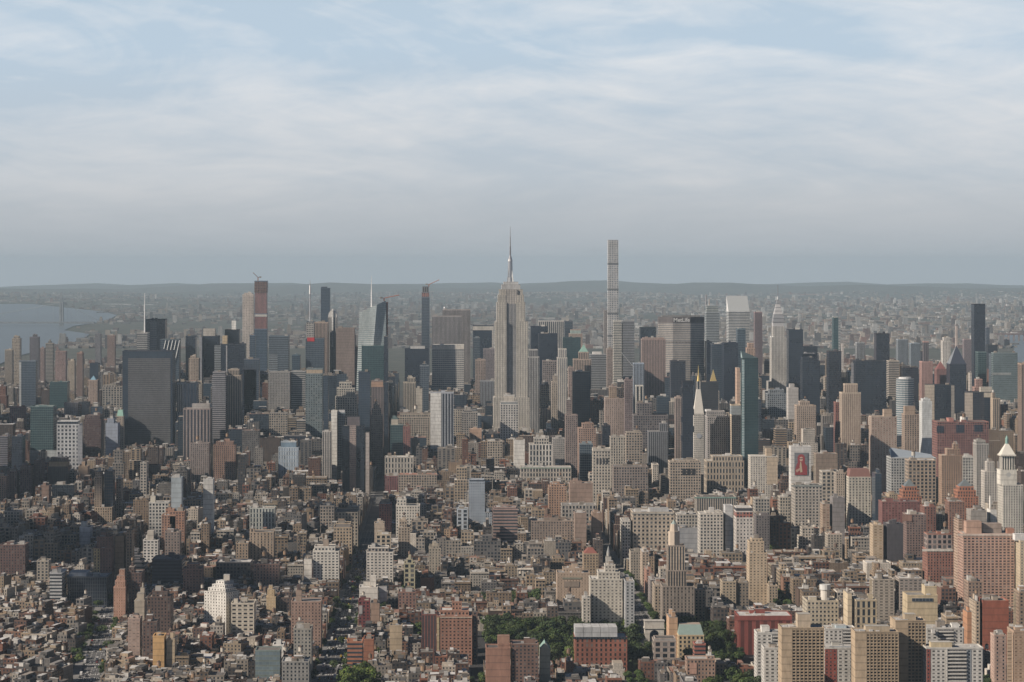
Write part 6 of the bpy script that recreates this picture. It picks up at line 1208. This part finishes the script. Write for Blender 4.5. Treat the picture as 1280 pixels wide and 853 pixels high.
balcony_slab('white apartment slab with a dark red stripe between two tan grid towers', 'white red striped slab', 2120, 1031, 1068.5, 811, 18, WH, [(1031, 1046, 'r'), (1047, 1068, 'w')], boxes=[(1040, 1066, 808, 5, 14, (.40, .44, .48))])
balcony_slab('upper white slab with rounded chimneys behind the bottom right balcony slab', 'upper white chimney slab', 2220, 1158, 1205, 786, 20, WH, [(1158, 1172, 'w'), (1173, 1192, 'b'), (1193, 1204, 'w')], boxes=[(1165, 1169, 792, -6, -2, (.7, .68, .65)), (1190, 1199, 780, 5, 14, (.7, .69, .66))])
balcony_slab('white balcony slab with grey recess and cream roof box', 'front white balcony slab', 2060, 1158, 1229, 811, 20, WH, [(1158, 1163, 'r'), (1164, 1182, 'w'), (1182.5, 1184, 'p'), (1184, 1208, 'b'), (1208.5, 1214, 'g'), (1215, 1228, 'w')], boxes=[(1164, 1190, 803, 3, 12, (.60, .50, .34))])
# ================================================================== bridges
def gw_bridge():
    Y = 15900; root = link('suspension_bridge', None, (XW(77, Y), Y, drop(XW(77, Y), Y))); org = tuple(root.location); tag(root, 'grey suspension bridge tower and deck far up the wide river', 'bridge')
    g = drop(XW(77, Y), Y); X = XW(77, Y); c = (.26, .28, .30); zt = ZW(378, Y); zd = ZW(403.5, Y); m = MB()
    for s in (-1, 1):
        m.box(X+s*7-5, X+s*7+5, Y-14, Y+14, g, zt, 'blank', c, c)
    for q in (.97, .55, .2): m.box(X-2, X+2, Y-10, Y+10, g+(zt-g)*q-9, g+(zt-g)*q+3, 'blank', c, c)
    part('tower', m, root, org)
    X0, X1 = XW(-260, Y), XW(118, Y); m = MB(); m.box(X0, X1, Y-16, Y+16, zd-6, zd+5, 'blank', (.2, .22, .24), (.2, .2, .2)); part('deck', m, root, org)
    for sgn, xe in ((-1, X-1050), (1, X+260)):
        m = MB(); P = []
        for k in range(21):
            t = k/20; x = X+(xe-X)*t; z = zd+8+(zt-zd-8)*(1-t)**2 if sgn < 0 else zt+(zd-zt)*t; P.append((x, Y, z))
        for a, b in zip(P, P[1:]): m.beam(a, b, 1.6, c)
        for k in range(1, 20, 2): m.beam(P[k], (P[k][0], Y, zd), .7, c)
        part('suspension_cable', m, root, org)
gw_bridge()
def viaduct():
    Y = 12600; X0, X1 = XW(1240, Y), XW(1330, Y); root = link('railway_bridge', None, ((X0+X1)/2, Y, drop(X0, Y))); org = tuple(root.location); tag(root, 'brownish truss and pier bridge over the eastern river', 'bridge')
    zt = ZW(417, Y); zb_ = ZW(424, Y); m = MB(); c = (.22, .14, .14); m.box(X0, X1, Y-8, Y+8, zt-5, zt, 'blank', c, c); part('deck', m, root, org)
    x = X0+5
    while x < X1:
        m = MB(); m.box(x-3.5, x+3.5, Y-7, Y+7, drop(x, Y)-2, zt-5, 'blank', (.26, .2, .19), c); part('pier', m, root, org); x += 26
viaduct()
# ================================================================== the ordinary city between the landmarks
fr = random.Random(2024)
PAL_BRICK = [(.27, .13, .09), (.22, .12, .09), (.30, .17, .12), (.17, .10, .08), (.33, .15, .10)]
PAL_TAN = [(.42, .33, .24), (.46, .37, .27), (.38, .29, .21), (.50, .42, .32), (.34, .27, .21)]
PAL_GREY = [(.30, .29, .28), (.24, .24, .25), (.38, .36, .34), (.20, .20, .21)]
PAL_WHITE = [(.62, .60, .56), (.70, .68, .64), (.56, .52, .46)]
PAL_DARK = [(.13, .09, .075), (.11, .10, .10), (.15, .12, .11)]
CN = {}
for nm_, P_ in (('red brick', PAL_BRICK), ('tan', PAL_TAN), ('grey', PAL_GREY), ('whitish', PAL_WHITE), ('dark brown', PAL_DARK)):
    for p_ in P_: CN[p_] = nm_
def pick(r, wts):
    return r.choice(r.choices((PAL_BRICK, PAL_TAN, PAL_GREY, PAL_WHITE, PAL_DARK), wts)[0])
HR = [h for h in HEROES]
ROAD_X = []
def blocked(x0, x1, y0, y1):
    for h in HR:
        a, b, c, d = h['rect']
        if x0 < b+.3 and x1 > a-.3 and y0 < d+.3 and y1 > c-.3: return True
    for nm in ('sixth_avenue', 'seventh_avenue', 'fifth_avenue', 'eighth_avenue'):
        pl, hw = AVE[nm]
        if pl[0][1]-5 < y1 and y0 < pl[-1][1]:
            for y in (y0, y1):
                c = ax(nm, y)
                if x0 < c+hw+1 and x1 > c-hw-1: return True
    for (a, b, c, d) in ((36, 282, 2340, 2596), (350, 455, 3080, 3268), (225, 280, 2110, 2268), (-102, -58, 2150, 2290), (425, 485, 2085, 2248), (-705, -555, 3415, 3565), (155, 185, 2000, 2290), (128, 192, 2898, 3002), (28, 108, 2738, 2794), (-32, 22, 2488, 2562)):
        if x0 < b and x1 > a and y0 < d and y1 > c: return True
    return False
SKYL = [(0, 462), (30, 455), (60, 452), (100, 452), (150, 448), (220, 455), (300, 458), (380, 462), (440, 470), (490, 470), (500, 490), (540, 470), (615, 470), (662, 470), (720, 455), (760, 460), (820, 455), (900, 450), (1000, 440), (1060, 445), (1120, 452), (1200, 452), (1280, 455)]
def skyl(px):
    if px <= 0: return 462
    for (a, u), (b, v) in zip(SKYL, SKYL[1:]):
        if px <= b: return u+(v-u)*(px-a)/(b-a)
    return 455
def hmax(x0, x1, y):                              # the tallest a filler may be without hiding a landmark behind it
    pa, pb = PX(x0, y), PX(x1, y); pa, pb = min(pa, pb), max(pa, pb); h = 400.0
    for q in HR:
        if q['Y'] > y+2 and pa < q['xr']-.5 and pb > q['xl']+.5:
            h = min(h, ZW(q['yb']-fr.uniform(-3, 3), y))
    if y > 4200: h = min(h, ZW(skyl((pa+pb)/2)+fr.uniform(-4, 26), y))
    if y < 3500:                                   # keep the views down the avenues open
        for nm in ('sixth_avenue', 'seventh_avenue'):
            c = ax(nm, y); 
            if nm == 'sixth_avenue' and x0 > c and x0 < c+60: h = min(h, (13 if y < 2750 else 20)+fr.uniform(-3, 5))
            if nm == 'sixth_avenue' and x1 < c and x1 > c-60: h = min(h, 30+fr.uniform(-6, 8))
            if nm == 'seventh_avenue' and y < 2800 and x0 > c-60 and x1 < c: h = min(h, 16)
            if nm == 'seventh_avenue' and y < 2800 and x0 > c and x0 < c+60: h = min(h, 13)
    return h
LOTS = []     # dict(x0,x1,y0,y1,h,kind,col,rot...)
WARM = (1.05, .99, .92)
def zone(x, y):
    """(kinds, mean height, spread, lot widths, colour weights) by part of town"""
    if y < 3050:
        if x < -395 or y < 2570: return ('town_house', 13.5, 3.8, (6, 14), (5, 4, 3, 3, 3))
        if x < -100: return ('walk_up', 17, 7, (7, 18), (5, 4, 3, 2.5, 3)) if y < 2900 else ('loft_building', 30, 12, (8, 21), (4, 5, 4, 2.5, 3))
        if x < 207: return ('walk_up', 16, 7, (7, 18), (6, 4, 3, 2, 2)) if y < 2850 else ('loft_building', 33, 14, (8, 20), (3, 5, 4, 3, 2))
        if y < 2650: return ('walk_up', 22, 9, (10, 24), (4, 6, 3, 2.5, 2))
        return ('loft_building', 33, 11, (12, 28), (3, 7, 3, 3, 1.5))
    if y < 4250:
        if x < -650: return ('walk_up', 20, 8, (10, 26), (5, 3, 3, 3, 3))
        if x > 520: return ('walk_up', 26, 12, (10, 28), (4, 6, 3, 3, 2))
        if y > 3750 and x < 200: return ('loft_building', 45, 18, (9, 25), (3, 5, 5, 3, 3))
        return ('loft_building', 38, 15, (8, 21), (3, 6, 4, 3, 2))
    if y < 6700:
        if x < -700: return ('apartment_block', 40, 30, (14, 30), (4, 4, 4, 2, 3))
        if x > 700: return ('apartment_block', 65, 38, (14, 30), (3, 6, 4, 3, 2))
        return ('office_block', 85, 42, (17, 36), (2, 5, 6, 3, 4))
    if y < 11500: return ('housing_block', 36, 34, (14, 34), (4, 5, 4, 2, 1))
    return ('housing_block', 24, 26, (16, 40), (4, 5, 4, 3, 1))
def lot(x0, x1, y0, y1, rot=None):
    cx, cy = (x0+x1)/2, (y0+y1)/2
    if rot:
        a, (px_, py_) = rot; ca, sa = math.cos(a), math.sin(a); wx, wy = px_+(cx-px_)*ca-(cy-py_)*sa, py_+(cx-px_)*sa+(cy-py_)*ca
        hw, hd = (x1-x0)/2, (y1-y0)/2; x0, x1, y0, y1, cx, cy = wx-hw, wx+hw, wy-hd, wy+hd, wx, wy
    px = PX(cx, cy)
    if not (-70 < px < 1350): return
    bx0, bx1, by0, by1 = x0, x1, y0, y1
    if blocked(bx0, bx1, by0, by1):
        return
    if 6650 < cy < 10700 and -640 < cx < 190: return              # the big park
    if cy > 7500 and in_water(cx, cy): return
    kind, mu, sg, _, wts = zone(cx, cy)
    h = fr.gauss(mu, sg*.55)+ (fr.random() < .10)*fr.uniform(.4, 1.3)*mu
    if fr.random() < .07: h = mu*.4
    hm = hmax(bx0, bx1, by0)
    if cy < 3080: h = min(h, fr.uniform(24, 34) if cx > 207 else fr.uniform(18, 30))
    elif cy < 3700: h = min(h, fr.uniform(44, 62))
    h = min(h, hm)
    if h < 5.5: h = min(max(5.5, h), 7) if hm > 4 else 0
    if h < 4: return
    col = pick(fr, wts); k = fr.uniform(.82, 1.18); g = fr.uniform(-.012, .012)
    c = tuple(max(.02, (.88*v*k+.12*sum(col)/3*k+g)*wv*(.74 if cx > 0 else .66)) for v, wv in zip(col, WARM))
    kd = kind
    if h > 62 and cy < 4300: kd = 'apartment_block'
    if h > 110: kd = 'office_block'
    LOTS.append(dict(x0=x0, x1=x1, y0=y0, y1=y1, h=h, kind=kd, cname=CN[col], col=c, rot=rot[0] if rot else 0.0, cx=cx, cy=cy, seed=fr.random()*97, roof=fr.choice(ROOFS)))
AVX = [-3250, -3000, -2750, -2500, -2250, -2000, -1750, -1485, -1210, -935, -660, -386, -106, 207, 357, 500, 645, 795, 1010, 1240, 1470, 1700, 1950, 2200, 2450, 2700, 2950, 3200, 3450]
AVX_S = [-106, 28, 170, 310, 395, 480, 560, 690]
def fill_block(x0, x1, y0, y1, rot=None):
    dm = (y1-y0)/2
    for (a, b) in ((y0, y0+dm-fr.uniform(1.0, 4)), (y0+dm+fr.uniform(1.0, 4), y1)):
        x = x0
        while x < x1-4:
            kind, mu, sg, (wa, wb), _ = zone(x, a if not rot else 2600)
            w_ = fr.uniform(wa, wb); 
            if fr.random() < .12: w_ *= 1.7
            w_ = min(w_, x1-x)
            if x1-(x+w_) < 5: w_ = x1-x
            set_ = fr.uniform(0, 4.5) if a == y0 else 0; setb = fr.uniform(0, 4.5) if a != y0 else fr.uniform(0, 3)
            lot(x, x+w_, a, b-(setb if a != y0 else 0) if a != y0 else b-set_, rot)
            x += w_+ (0.03 if fr.random() < .8 else fr.uniform(.5, 2.5))
# village south of Washington Square North
yy = 1990
while yy < 2600:
    for a, b in zip(AVX_S, AVX_S[1:]): fill_block(a+7, b-7, yy, yy+62)
    yy += 76
yy = 2602
while yy < 3050:
    for a, b in zip((-106, 28, 207, 368, 480, 600, 720), (28, 207, 368, 480, 600, 720, 850)):
        ea = 15 if a in (-106, 207) else (12 if a == 368 else 7); eb = 15 if b in (207,) else 12 if b == 368 else (0 if b == 28 else 7)
        if a == 28: ea = 0
        fill_block(a+ea, b-eb, yy, yy+60)
    yy += 78
# between seventh and sixth, south of 14th
yy = 1990
while yy < 3050:
    c = ax('seventh_avenue', yy+30); fill_block(c+17, -121, yy, yy+60); yy += 78
# west village: streets at an angle
yy = 1900
while yy < 3350:
    for k in range(-2, 4):
        a = -420-k*150
        fill_block(a-135, a, yy, yy+56, rot=(R(-14), (-400, 2700)))
    yy += 72
# 14th street to the park, river to river
st = 0; yy = 3082
while yy < 13500:
    if yy > 9000: step = 79*1.6
    else: step = 79
    for a, b in zip(AVX, AVX[1:]):
        if b < XW(-60, yy) or a > XW(1340, yy): continue
        if yy < 3760 and a == 207: a2, b2 = 207, 500
        elif yy < 3760 and a == 357: continue
        else: a2, b2 = a, b
        if yy > 6650 and a2 == -386: pass
        fill_block(a2+15, b2-15, yy, yy+step-18)
    yy += step
# Bronx, Queens and the Jersey shore: looser, in patches
n_far = 0; tries = 0
while n_far < 15000 and tries < 90000:
    tries += 1
    y = 11500*(1+2.0*fr.random()**1.6); px = fr.uniform(-40, 1330)
    x = XW(px, y)
    if in_water(x, y): continue
    dn = math.sin(x*.0011+.4)*math.cos(y*.0008)+math.sin(x*.0004-y*.0006+2)
    if dn < fr.uniform(-1.9, 1.4): continue
    if px < 380 and fr.random() < .45: continue
    if 6650 < y < 10700 and -640 < x < 190: continue
    w_ = fr.uniform(12, 46)*fr.choice((.6, 1, 1, 1.8)); d_ = fr.uniform(12, 40); h = abs(fr.gauss(0, 5))+7
    if fr.random() < .07: w_, d_, h = fr.uniform(16, 30), 18, fr.uniform(30, 62)
    if fr.random() < .02: w_, h = fr.uniform(120, 320), 10
    h = min(h, max(6, ZW(365, y)-gz(x, y)))
    hm = 400
    for q in HR:
        if False: pass
    col = pick(fr, (4.0, 6, 4, 2.5, 1.5)); k = fr.uniform(.7, 1.1)
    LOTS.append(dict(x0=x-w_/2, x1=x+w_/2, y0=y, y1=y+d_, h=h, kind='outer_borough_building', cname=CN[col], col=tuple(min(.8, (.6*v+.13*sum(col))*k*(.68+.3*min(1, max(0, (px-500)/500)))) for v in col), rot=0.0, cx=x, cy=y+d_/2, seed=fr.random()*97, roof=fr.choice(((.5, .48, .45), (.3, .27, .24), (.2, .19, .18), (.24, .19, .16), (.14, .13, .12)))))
    n_far += 1
# ------------------------------------------------------------------ how much of each one shows: paint boxes far to near
GW, GH, S_ = 640, 427, .5
buf = np.full((GH, GW), -1, dtype=np.int32)
items = [('L', i, l['cy'], l) for i, l in enumerate(LOTS)]+[('H', -2, h['Y'], h) for h in HEROES]
items.sort(key=lambda t: -t[2])
for (t, i, _, q) in items:
    if t == 'L':
        g = gz(q['cx'], q['cy']); z = g+q['h']; Y0, Y1 = q['y0'], q['y1']; xs = [PX(q['x0'], Y0), PX(q['x1'], Y0)]; xt = [PX(q['x0'], Y1), PX(q['x1'], Y1)]
        a, b = min(xs+xt), max(xs+xt); u, v = PY(z, Y1), PY(g, Y0)
    else: a, b, u, v = q['xl'], q['xr'], q['yt'], PY(0, q['Y'])
    a, b, u, v = (int(round(k*S_)) for k in (a, b, u, v)); b = max(b, a+1); v = max(v, u+1)
    buf[max(0, u):max(0, v), max(0, a):max(0, b)] = i if t == 'L' else -2
cnt = np.bincount(buf[buf >= 0].ravel(), minlength=len(LOTS))
for i, l in enumerate(LOTS): l['vis'] = int(cnt[i]); l['id'] = i
KINDS_ = {}
for l in LOTS: KINDS_.setdefault(l['kind'], []).append(l)
SOLO = []; REST = []
for k, v in KINDS_.items():
    v.sort(key=lambda l: -l['vis'])
    n = {'town_house': 290, 'walk_up': 290, 'loft_building': 295, 'apartment_block': 290, 'office_block': 180, 'housing_block': 150, 'outer_borough_building': 60}[k]
    SOLO += [l for l in v[:n] if l['vis'] > 1]; REST += [l for l in v if not (l in v[:n] and l['vis'] > 1)] if False else v[len([l for l in v[:n] if l['vis'] > 1]):]
print('LOTS', len(LOTS), 'solo', len(SOLO), {k: (len(v), sum(1 for l in v if l['vis'] > 0)) for k, v in KINDS_.items()})
STYK = {'town_house': ['brick', 'brick', 'punch'], 'walk_up': ['brick', 'punch', 'loft'], 'loft_building': ['loft', 'big', 'loft', 'punch', 'brick'], 'apartment_block': ['brick', 'punch', 'balc', 'grid'],
        'office_block': ['ribs', 'bands', 'grid', 'curtain', 'dark', 'loft'], 'housing_block': ['brick', 'punch', 'ribs'], 'outer_borough_building': ['punch', 'blank']}
GLASSY = [(.05, .06, .09), (.10, .14, .18), (.08, .11, .13), (.15, .18, .22)]
def body_of(l, m, r, big):
    st = r.choice(STYK[l['kind']]); col = l['col']
    if st in ('curtain', 'dark'): col = r.choice(GLASSY); l['cname'] = 'dark glass'
    g = gz(l['cx'], l['cy']); z = g+l['h']; c = (l['cx'], l['cy']); side = {}
    if st in ('brick', 'punch', 'loft') and r.random() < .6: side[1] = (0, 0) if r.random() < .6 else (.2, .4)
    if st in ('brick', 'punch', 'loft') and r.random() < .45: side[3] = (0, 0) if r.random() < .5 else (.2, .4)
    if st in ('brick', 'punch') and r.random() < .15: side[0] = (.12, .4)
    x0, x1, y0, y1 = l['x0'], l['x1'], l['y0'], l['y1']; tops = []
    if l['h'] > 34 and min(x1-x0, y1-y0) > 13 and r.random() < .5 and st not in ('dark', 'curtain'):
        k = r.uniform(.62, .85); zz_ = g+(z-g)*k; m.box(x0, x1, y0, y1, g-2, zz_, st, col, l['roof'], l['seed'], l['rot'], side=side, c=c); dx, dy = (x1-x0)*r.uniform(.08, .2), (y1-y0)*r.uniform(.08, .22)
        m.box(x0+dx, x1-dx, y0+dy, y1-dy, zz_, z, st, col, l['roof'], l['seed'], l['rot'], side=side, c=c); tops = [(x0+dx, x1-dx, y0+dy, y1-dy, z)]
    else:
        m.box(x0, x1, y0, y1, g-2, z, st, col, l['roof'], l['seed'], l['rot'], side=side, c=c); tops = [(x0, x1, y0, y1, z)]
        if r.random() < .42 and x1-x0 > 9 and l['cy'] < 6700:      # a raised part set back from the front
            k0 = r.uniform(0, .5); k1 = k0+r.uniform(.3, .5); a, b = x0+(x1-x0)*k0+.3, x0+(x1-x0)*k1-.3; c0 = y0+(y1-y0)*r.uniform(.15, .5)
            m.box(a, b, c0, y1-.4, z-.2, z+r.choice((3.2, 4, 6.5, 9))*(1 if l['h'] > 20 else .6), st, tone(col, r.choice((1, 1, .7, 1.2))), r.choice(ROOFS), l['seed']+3, l['rot'], side=side, c=c)
            tops = [(x0, x1, y0, c0, z)] if c0-y0 > 5 else tops
    return tops[0], st, col
def rooftop_into(l, m, r, t, n=2):
    n += 1
    x0, x1, y0, y1, z = t
    for _ in range(n):
        w_, d_ = min((x1-x0)*.6, r.uniform(3, 9)), min((y1-y0)*.6, r.uniform(3, 8)); cx, cy = r.uniform(x0+w_/2, x1-w_/2), r.uniform(y0+d_/2, y1-d_/2)
        q = r.choice([l['col'], (.55, .53, .5), (.3, .27, .23), (.14, .13, .13)]); m.box(cx-w_/2, cx+w_/2, cy-d_/2, cy+d_/2, z, z+r.uniform(2, 4.5)*(1.4 if z > 80 else 1), 'blank', q, r.choice(ROOFS), 0, l['rot'], c=(l['cx'], l['cy']))
DIR_N = 0
for l in SOLO:
    r = random.Random(int(l['seed']*1e6)); g = gz(l['cx'], l['cy']); detailed = l['vis'] >= 9 and l['cy'] < 4300
    if not detailed:
        m = MB(); t, st, col = body_of(l, m, r, False); rooftop_into(l, m, r, t, 2 if l['cy'] < 7000 else 1); org = (l['cx'], l['cy'], g)
        l['obj'] = link(l['kind'], m.mesh(l['kind'], org), org); l['feat'] = ''
        continue
    org = (l['cx'], l['cy'], g); root = link(l['kind'], None, org); l['obj'] = root
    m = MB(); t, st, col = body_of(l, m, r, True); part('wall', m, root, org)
    x0, x1, y0, y1, z = t; pc = tone(col, r.choice((1.0, 1.25, .8))); m = MB(); p = .9
    for q in ((x0-.1, x1+.1, y0-.12, y0+.4), (x0-.1, x1+.1, y1-.4, y1+.12), (x0-.1, x0+.4, y0+.41, y1-.41), (x1-.4, x1+.1, y0+.41, y1-.41)): m.box(*q, z-.3, z+p, 'blank', pc, pc, 0, l['rot'], c=(l['cx'], l['cy']))
    part('parapet', m, root, org)
    ca, sa = math.cos(l['rot']), math.sin(l['rot'])
    def W_(x, y): return (l['cx']+(x-l['cx'])*ca-(y-l['cy'])*sa, l['cy']+(x-l['cx'])*sa+(y-l['cy'])*ca)
    feats = []; w_, d_ = x1-x0, y1-y0
    for k in range(r.choice((1, 1, 2, 2, 3)) if w_ > 9 else 1):
        bw, bd, bh = min(w_*.5, r.uniform(2.5, 7)), min(d_*.5, r.uniform(3, 7)), r.uniform(2.2, 4.2); cx, cy = r.uniform(x0+bw/2+.5, x1-bw/2-.5), r.uniform(y0+bd/2+.5, y1-bd/2-.5)
        q = r.choice([col, (.58, .56, .53), (.32, .27, .22), (.16, .15, .14)]); m = MB(); m.box(cx-bw/2, cx+bw/2, cy-bd/2, cy+bd/2, z+.02, z+bh, 'blank', q, r.choice(ROOFS), 0, l['rot'], c=(l['cx'], l['cy'])); part('bulkhead', m, root, org)
        if k == 0: bb = (cx, cy, z+bh)
    if r.random() < (.42 if l['kind'] in ('loft_building', 'apartment_block') else .16):
        wx, wy = W_(bb[0], bb[1]); water_tank(root, wx, wy, bb[2], org, r, r.uniform(.75, 1.15), r.choice([(.2, .13, .09), (.3, .2, .13), (.13, .09, .07), (.5, .46, .4)])); feats.append('a round water tank')
    if r.random() < .4:
        m = MB(); cx, cy = r.uniform(x0+.8, x1-.8), y1-.9
        m.box(cx-.5, cx+.5, cy-.5, cy+.5, z, z+r.uniform(2, 3.4), 'blank', (.3, .16, .11), (.1, .1, .1), 0, l['rot'], c=(l['cx'], l['cy'])); part('chimney', m, root, org)
    for k in range(r.choice((2, 3, 4, 5)) if w_ > 8 else r.choice((1, 2))):
        s = r.uniform(.5, 1.6); cx, cy = r.uniform(x0+1.8, x1-1.8), r.uniform(y0+1.5, y1-1.5); m = MB(); m.box(cx-s, cx+s, cy-s*.7, cy+s*.7, z, z+r.uniform(.8, 1.7), 'blank', r.choice([(.66, .65, .63), (.42, .42, .42), (.22, .2, .19)]), (.55, .55, .55), 0, l['rot'], c=(l['cx'], l['cy'])); part('roof_unit', m, root, org)
    if st in ('loft', 'big', 'punch') and r.random() < .5 and not l['rot']:
        m = MB(); m.box(x0-.5, x1+.5, y0-.9, y0-.13, z-1.1, z+.2, 'blank', tuple(k*1.15 for k in col), col); part('cornice', m, root, org); feats.append('a cornice')
    l['feat'] = feats[0] if feats else ''
m = MB()
for l in REST:
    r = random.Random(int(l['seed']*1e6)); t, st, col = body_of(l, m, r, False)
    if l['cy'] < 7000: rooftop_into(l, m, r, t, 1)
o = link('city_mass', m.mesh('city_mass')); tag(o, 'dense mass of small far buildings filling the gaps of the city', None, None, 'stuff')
# pavements of the built blocks: one raised sheet
mk('block_pavement', [slab(a+11, b-11, y_, y_+66, 0, .16) for y_ in range(3079, 4200, 79) for a, b in zip(AVX[8:], AVX[9:19])]+[slab(a+5, b-5, y_, y_+66, 0, .16) for y_ in range(1988, 2440, 76) for a, b in zip(AVX_S, AVX_S[1:]) if not (a > 20 and y_ > 2200)], M_PAVE)
# ================================================================== cars
def car_mesh(col, van=False):
    m = MB(); L_, W_ = 2.35, .95
    if van:
        m.box(-1.05, 1.05, -3.2, 3.2, .45, 2.9, 'blank', col, col)
    else:
        m.prism([(-W_, -L_), (W_, -L_), (W_, L_), (-W_, L_)], .35, .95, 'blank', col, col, ring2=[(-W_*.95, -L_*.98), (W_*.95, -L_*.98), (W_*.95, L_*.98), (-W_*.95, L_*.98)])
        m.prism([(-W_*.92, -1.5), (W_*.92, -1.5), (W_*.92, .95), (-W_*.92, .95)], .95, 1.5, 'blank', (.04, .045, .05), col, ring2=[(-W_*.75, -1.1), (W_*.75, -1.1), (W_*.75, .4), (-W_*.75, .4)])
    for sx in (-1, 1):
        for sy in (-1, 1): m.box(sx*W_-.1, sx*W_+.1, sy*1.4-.33, sy*1.4+.33, .0, .62, 'blank', (.02, .02, .02), (.02, .02, .02))
    return m.mesh('parked_car')
CARC = [((.75, .75, .74), 'white'), ((.03, .03, .035), 'black'), ((.35, .36, .38), 'silver'), ((.78, .50, .04), 'yellow'), ((.08, .10, .2), 'dark blue'), ((.35, .04, .04), 'red')]
CARM = [car_mesh(c) for c, _ in CARC]; VANM = car_mesh((.8, .8, .79), True)
for nm, ya, yb, lanes in (('sixth_avenue', 2285, 3330, (-8.6, -4.8, -1.6, 1.6, 4.8, 8.6)), ('seventh_avenue', 2285, 2920, (-8.2, -3, 3, 8.2)), ('fifth_avenue', 2560, 2800, (-7.5, 7.5))):
    road = nm.replace('_', ' '); desc = {'sixth_avenue': 'the wide central avenue', 'seventh_avenue': 'the avenue at the lower left', 'fifth_avenue': 'the canyon avenue behind the arch'}[nm]
    for ln in lanes:
        y = ya+fr.uniform(0, 20)
        while y < yb:
            edge = abs(ln) > 7; k = fr.choices(range(6), (5, 5, 4, 3 if not edge else .6, 1.5, 1))[0]; van = fr.random() < .1
            a = math.atan2(-(ax(nm, y+20)-ax(nm, y)), 20)
            o = link('delivery_van' if van else ('taxi' if k == 3 else 'car'), VANM if van else CARM[k], (ax(nm, y)+ln+fr.uniform(-.3, .3), y, drop(ln, y)+.2)); o.rotation_euler = (0, 0, a+(math.pi if fr.random() < .5 else 0))
            if van: tag(o, 'white delivery van on '+desc, 'van', 'white vans on '+desc)
            elif k == 3: tag(o, 'yellow taxi on '+desc, 'taxi', 'yellow taxis on '+desc)
            else: tag(o, f"small {CARC[k][1]} car {'parked beside the kerb of' if edge else 'driving on'} {desc}", 'car', f"{CARC[k][1]} cars {'parked on' if edge else 'driving on'} {desc}")
            y += fr.uniform(9, 26) if edge else fr.uniform(14, 70)
# ================================================================== labels that single each building out
ORD = ['', 'second ', 'third ', 'fourth ', 'fifth ', 'sixth ', 'seventh ', 'eighth ', 'ninth ', 'tenth ', 'eleventh ', 'twelfth ', 'thirteenth ', 'fourteenth ', 'fifteenth ']
KN = {'town_house': 'town house', 'walk_up': 'walk up house', 'loft_building': 'loft building', 'apartment_block': 'apartment block', 'office_block': 'office block', 'housing_block': 'housing block', 'outer_borough_building': 'low distant building'}
anch = [h for h in HEROES if h['short']]
groups_ = {}
for l in SOLO:
    px = PX(l['cx'], l['y0']); z = gz(l['cx'], l['cy'])+l['h']; py = PY(z, l['y0'])+2; l['px'], l['py'] = px, py
    h = min(anch, key=lambda q: (abs(q['px']-px))**2+(1.4*(q['py']+10-py))**2)
    dx, dy = px-h['px'], py-h['py']
    d = ('right of' if dx > 0 else 'left of') if abs(dx) > abs(dy) else ('below' if dy > 0 else 'above')
    low = 'low ' if l['h'] < {'town_house': 11, 'walk_up': 15, 'loft_building': 25, 'apartment_block': 45, 'office_block': 60, 'housing_block': 25, 'outer_borough_building': 0}[l['kind']] else ''
    base = f"{low}{l['cname']} {KN[l['kind']]}" + (f" with {l['feat']}" if l['feat'] else '')
    groups_.setdefault((base, d, h['short']), []).append((math.hypot(dx, dy), l))
GRP = {'town_house': 'small town houses of the village', 'walk_up': 'walk up houses between the avenues', 'loft_building': 'loft buildings downtown', 'apartment_block': 'apartment blocks of the city', 'office_block': 'midtown office blocks', 'housing_block': 'uptown housing blocks', 'outer_borough_building': 'low buildings beyond the rivers'}
for (base, d, sh), v in groups_.items():
    v.sort(key=lambda t: t[0])
    for i, (_, l) in enumerate(v):
        if i < len(ORD): lab = f"{base}, {ORD[i]}{d} the {sh}" if i else f"{base} just {d} the {sh}"; 
        else: lab = f"{base}, farther {d} the {sh}"
        words_ = lab.split()
        if len(words_) > 16: lab = lab.replace(' with a round water tank', '').replace(' with a cornice', '')
        tag(l['obj'], lab, 'building', GRP[l['kind']])
tg = {}
for (o, x, y, where, k, s) in TREES:
    tag(o, f"{'bright' if k == 5 else 'dark'} green leafy tree {where}" if s > .95 or k == 5 else f"small green leafy tree {where}", 'tree', f"trees {where}")
# ================================================================== haze
hm, HN, HL = newmat('haze')
pv = HN.new('ShaderNodeVolumePrincipled'); HO = HN.new('ShaderNodeOutputMaterial'); HL.new(pv.outputs[0], HO.inputs['Volume'])
pv.inputs['Density'].default_value = HAZE; pv.inputs['Color'].default_value = HAZE_COL; pv.inputs['Anisotropy'].default_value = 0.0
v, f = slab(-26000, 30000, -1500, 52000, -260, 520); f.append((0, 3, 2, 1)); me = bpy.data.meshes.new('haze'); me.from_pydata(v, [], f); me.materials.append(hm); struct('haze', me, 'stuff')
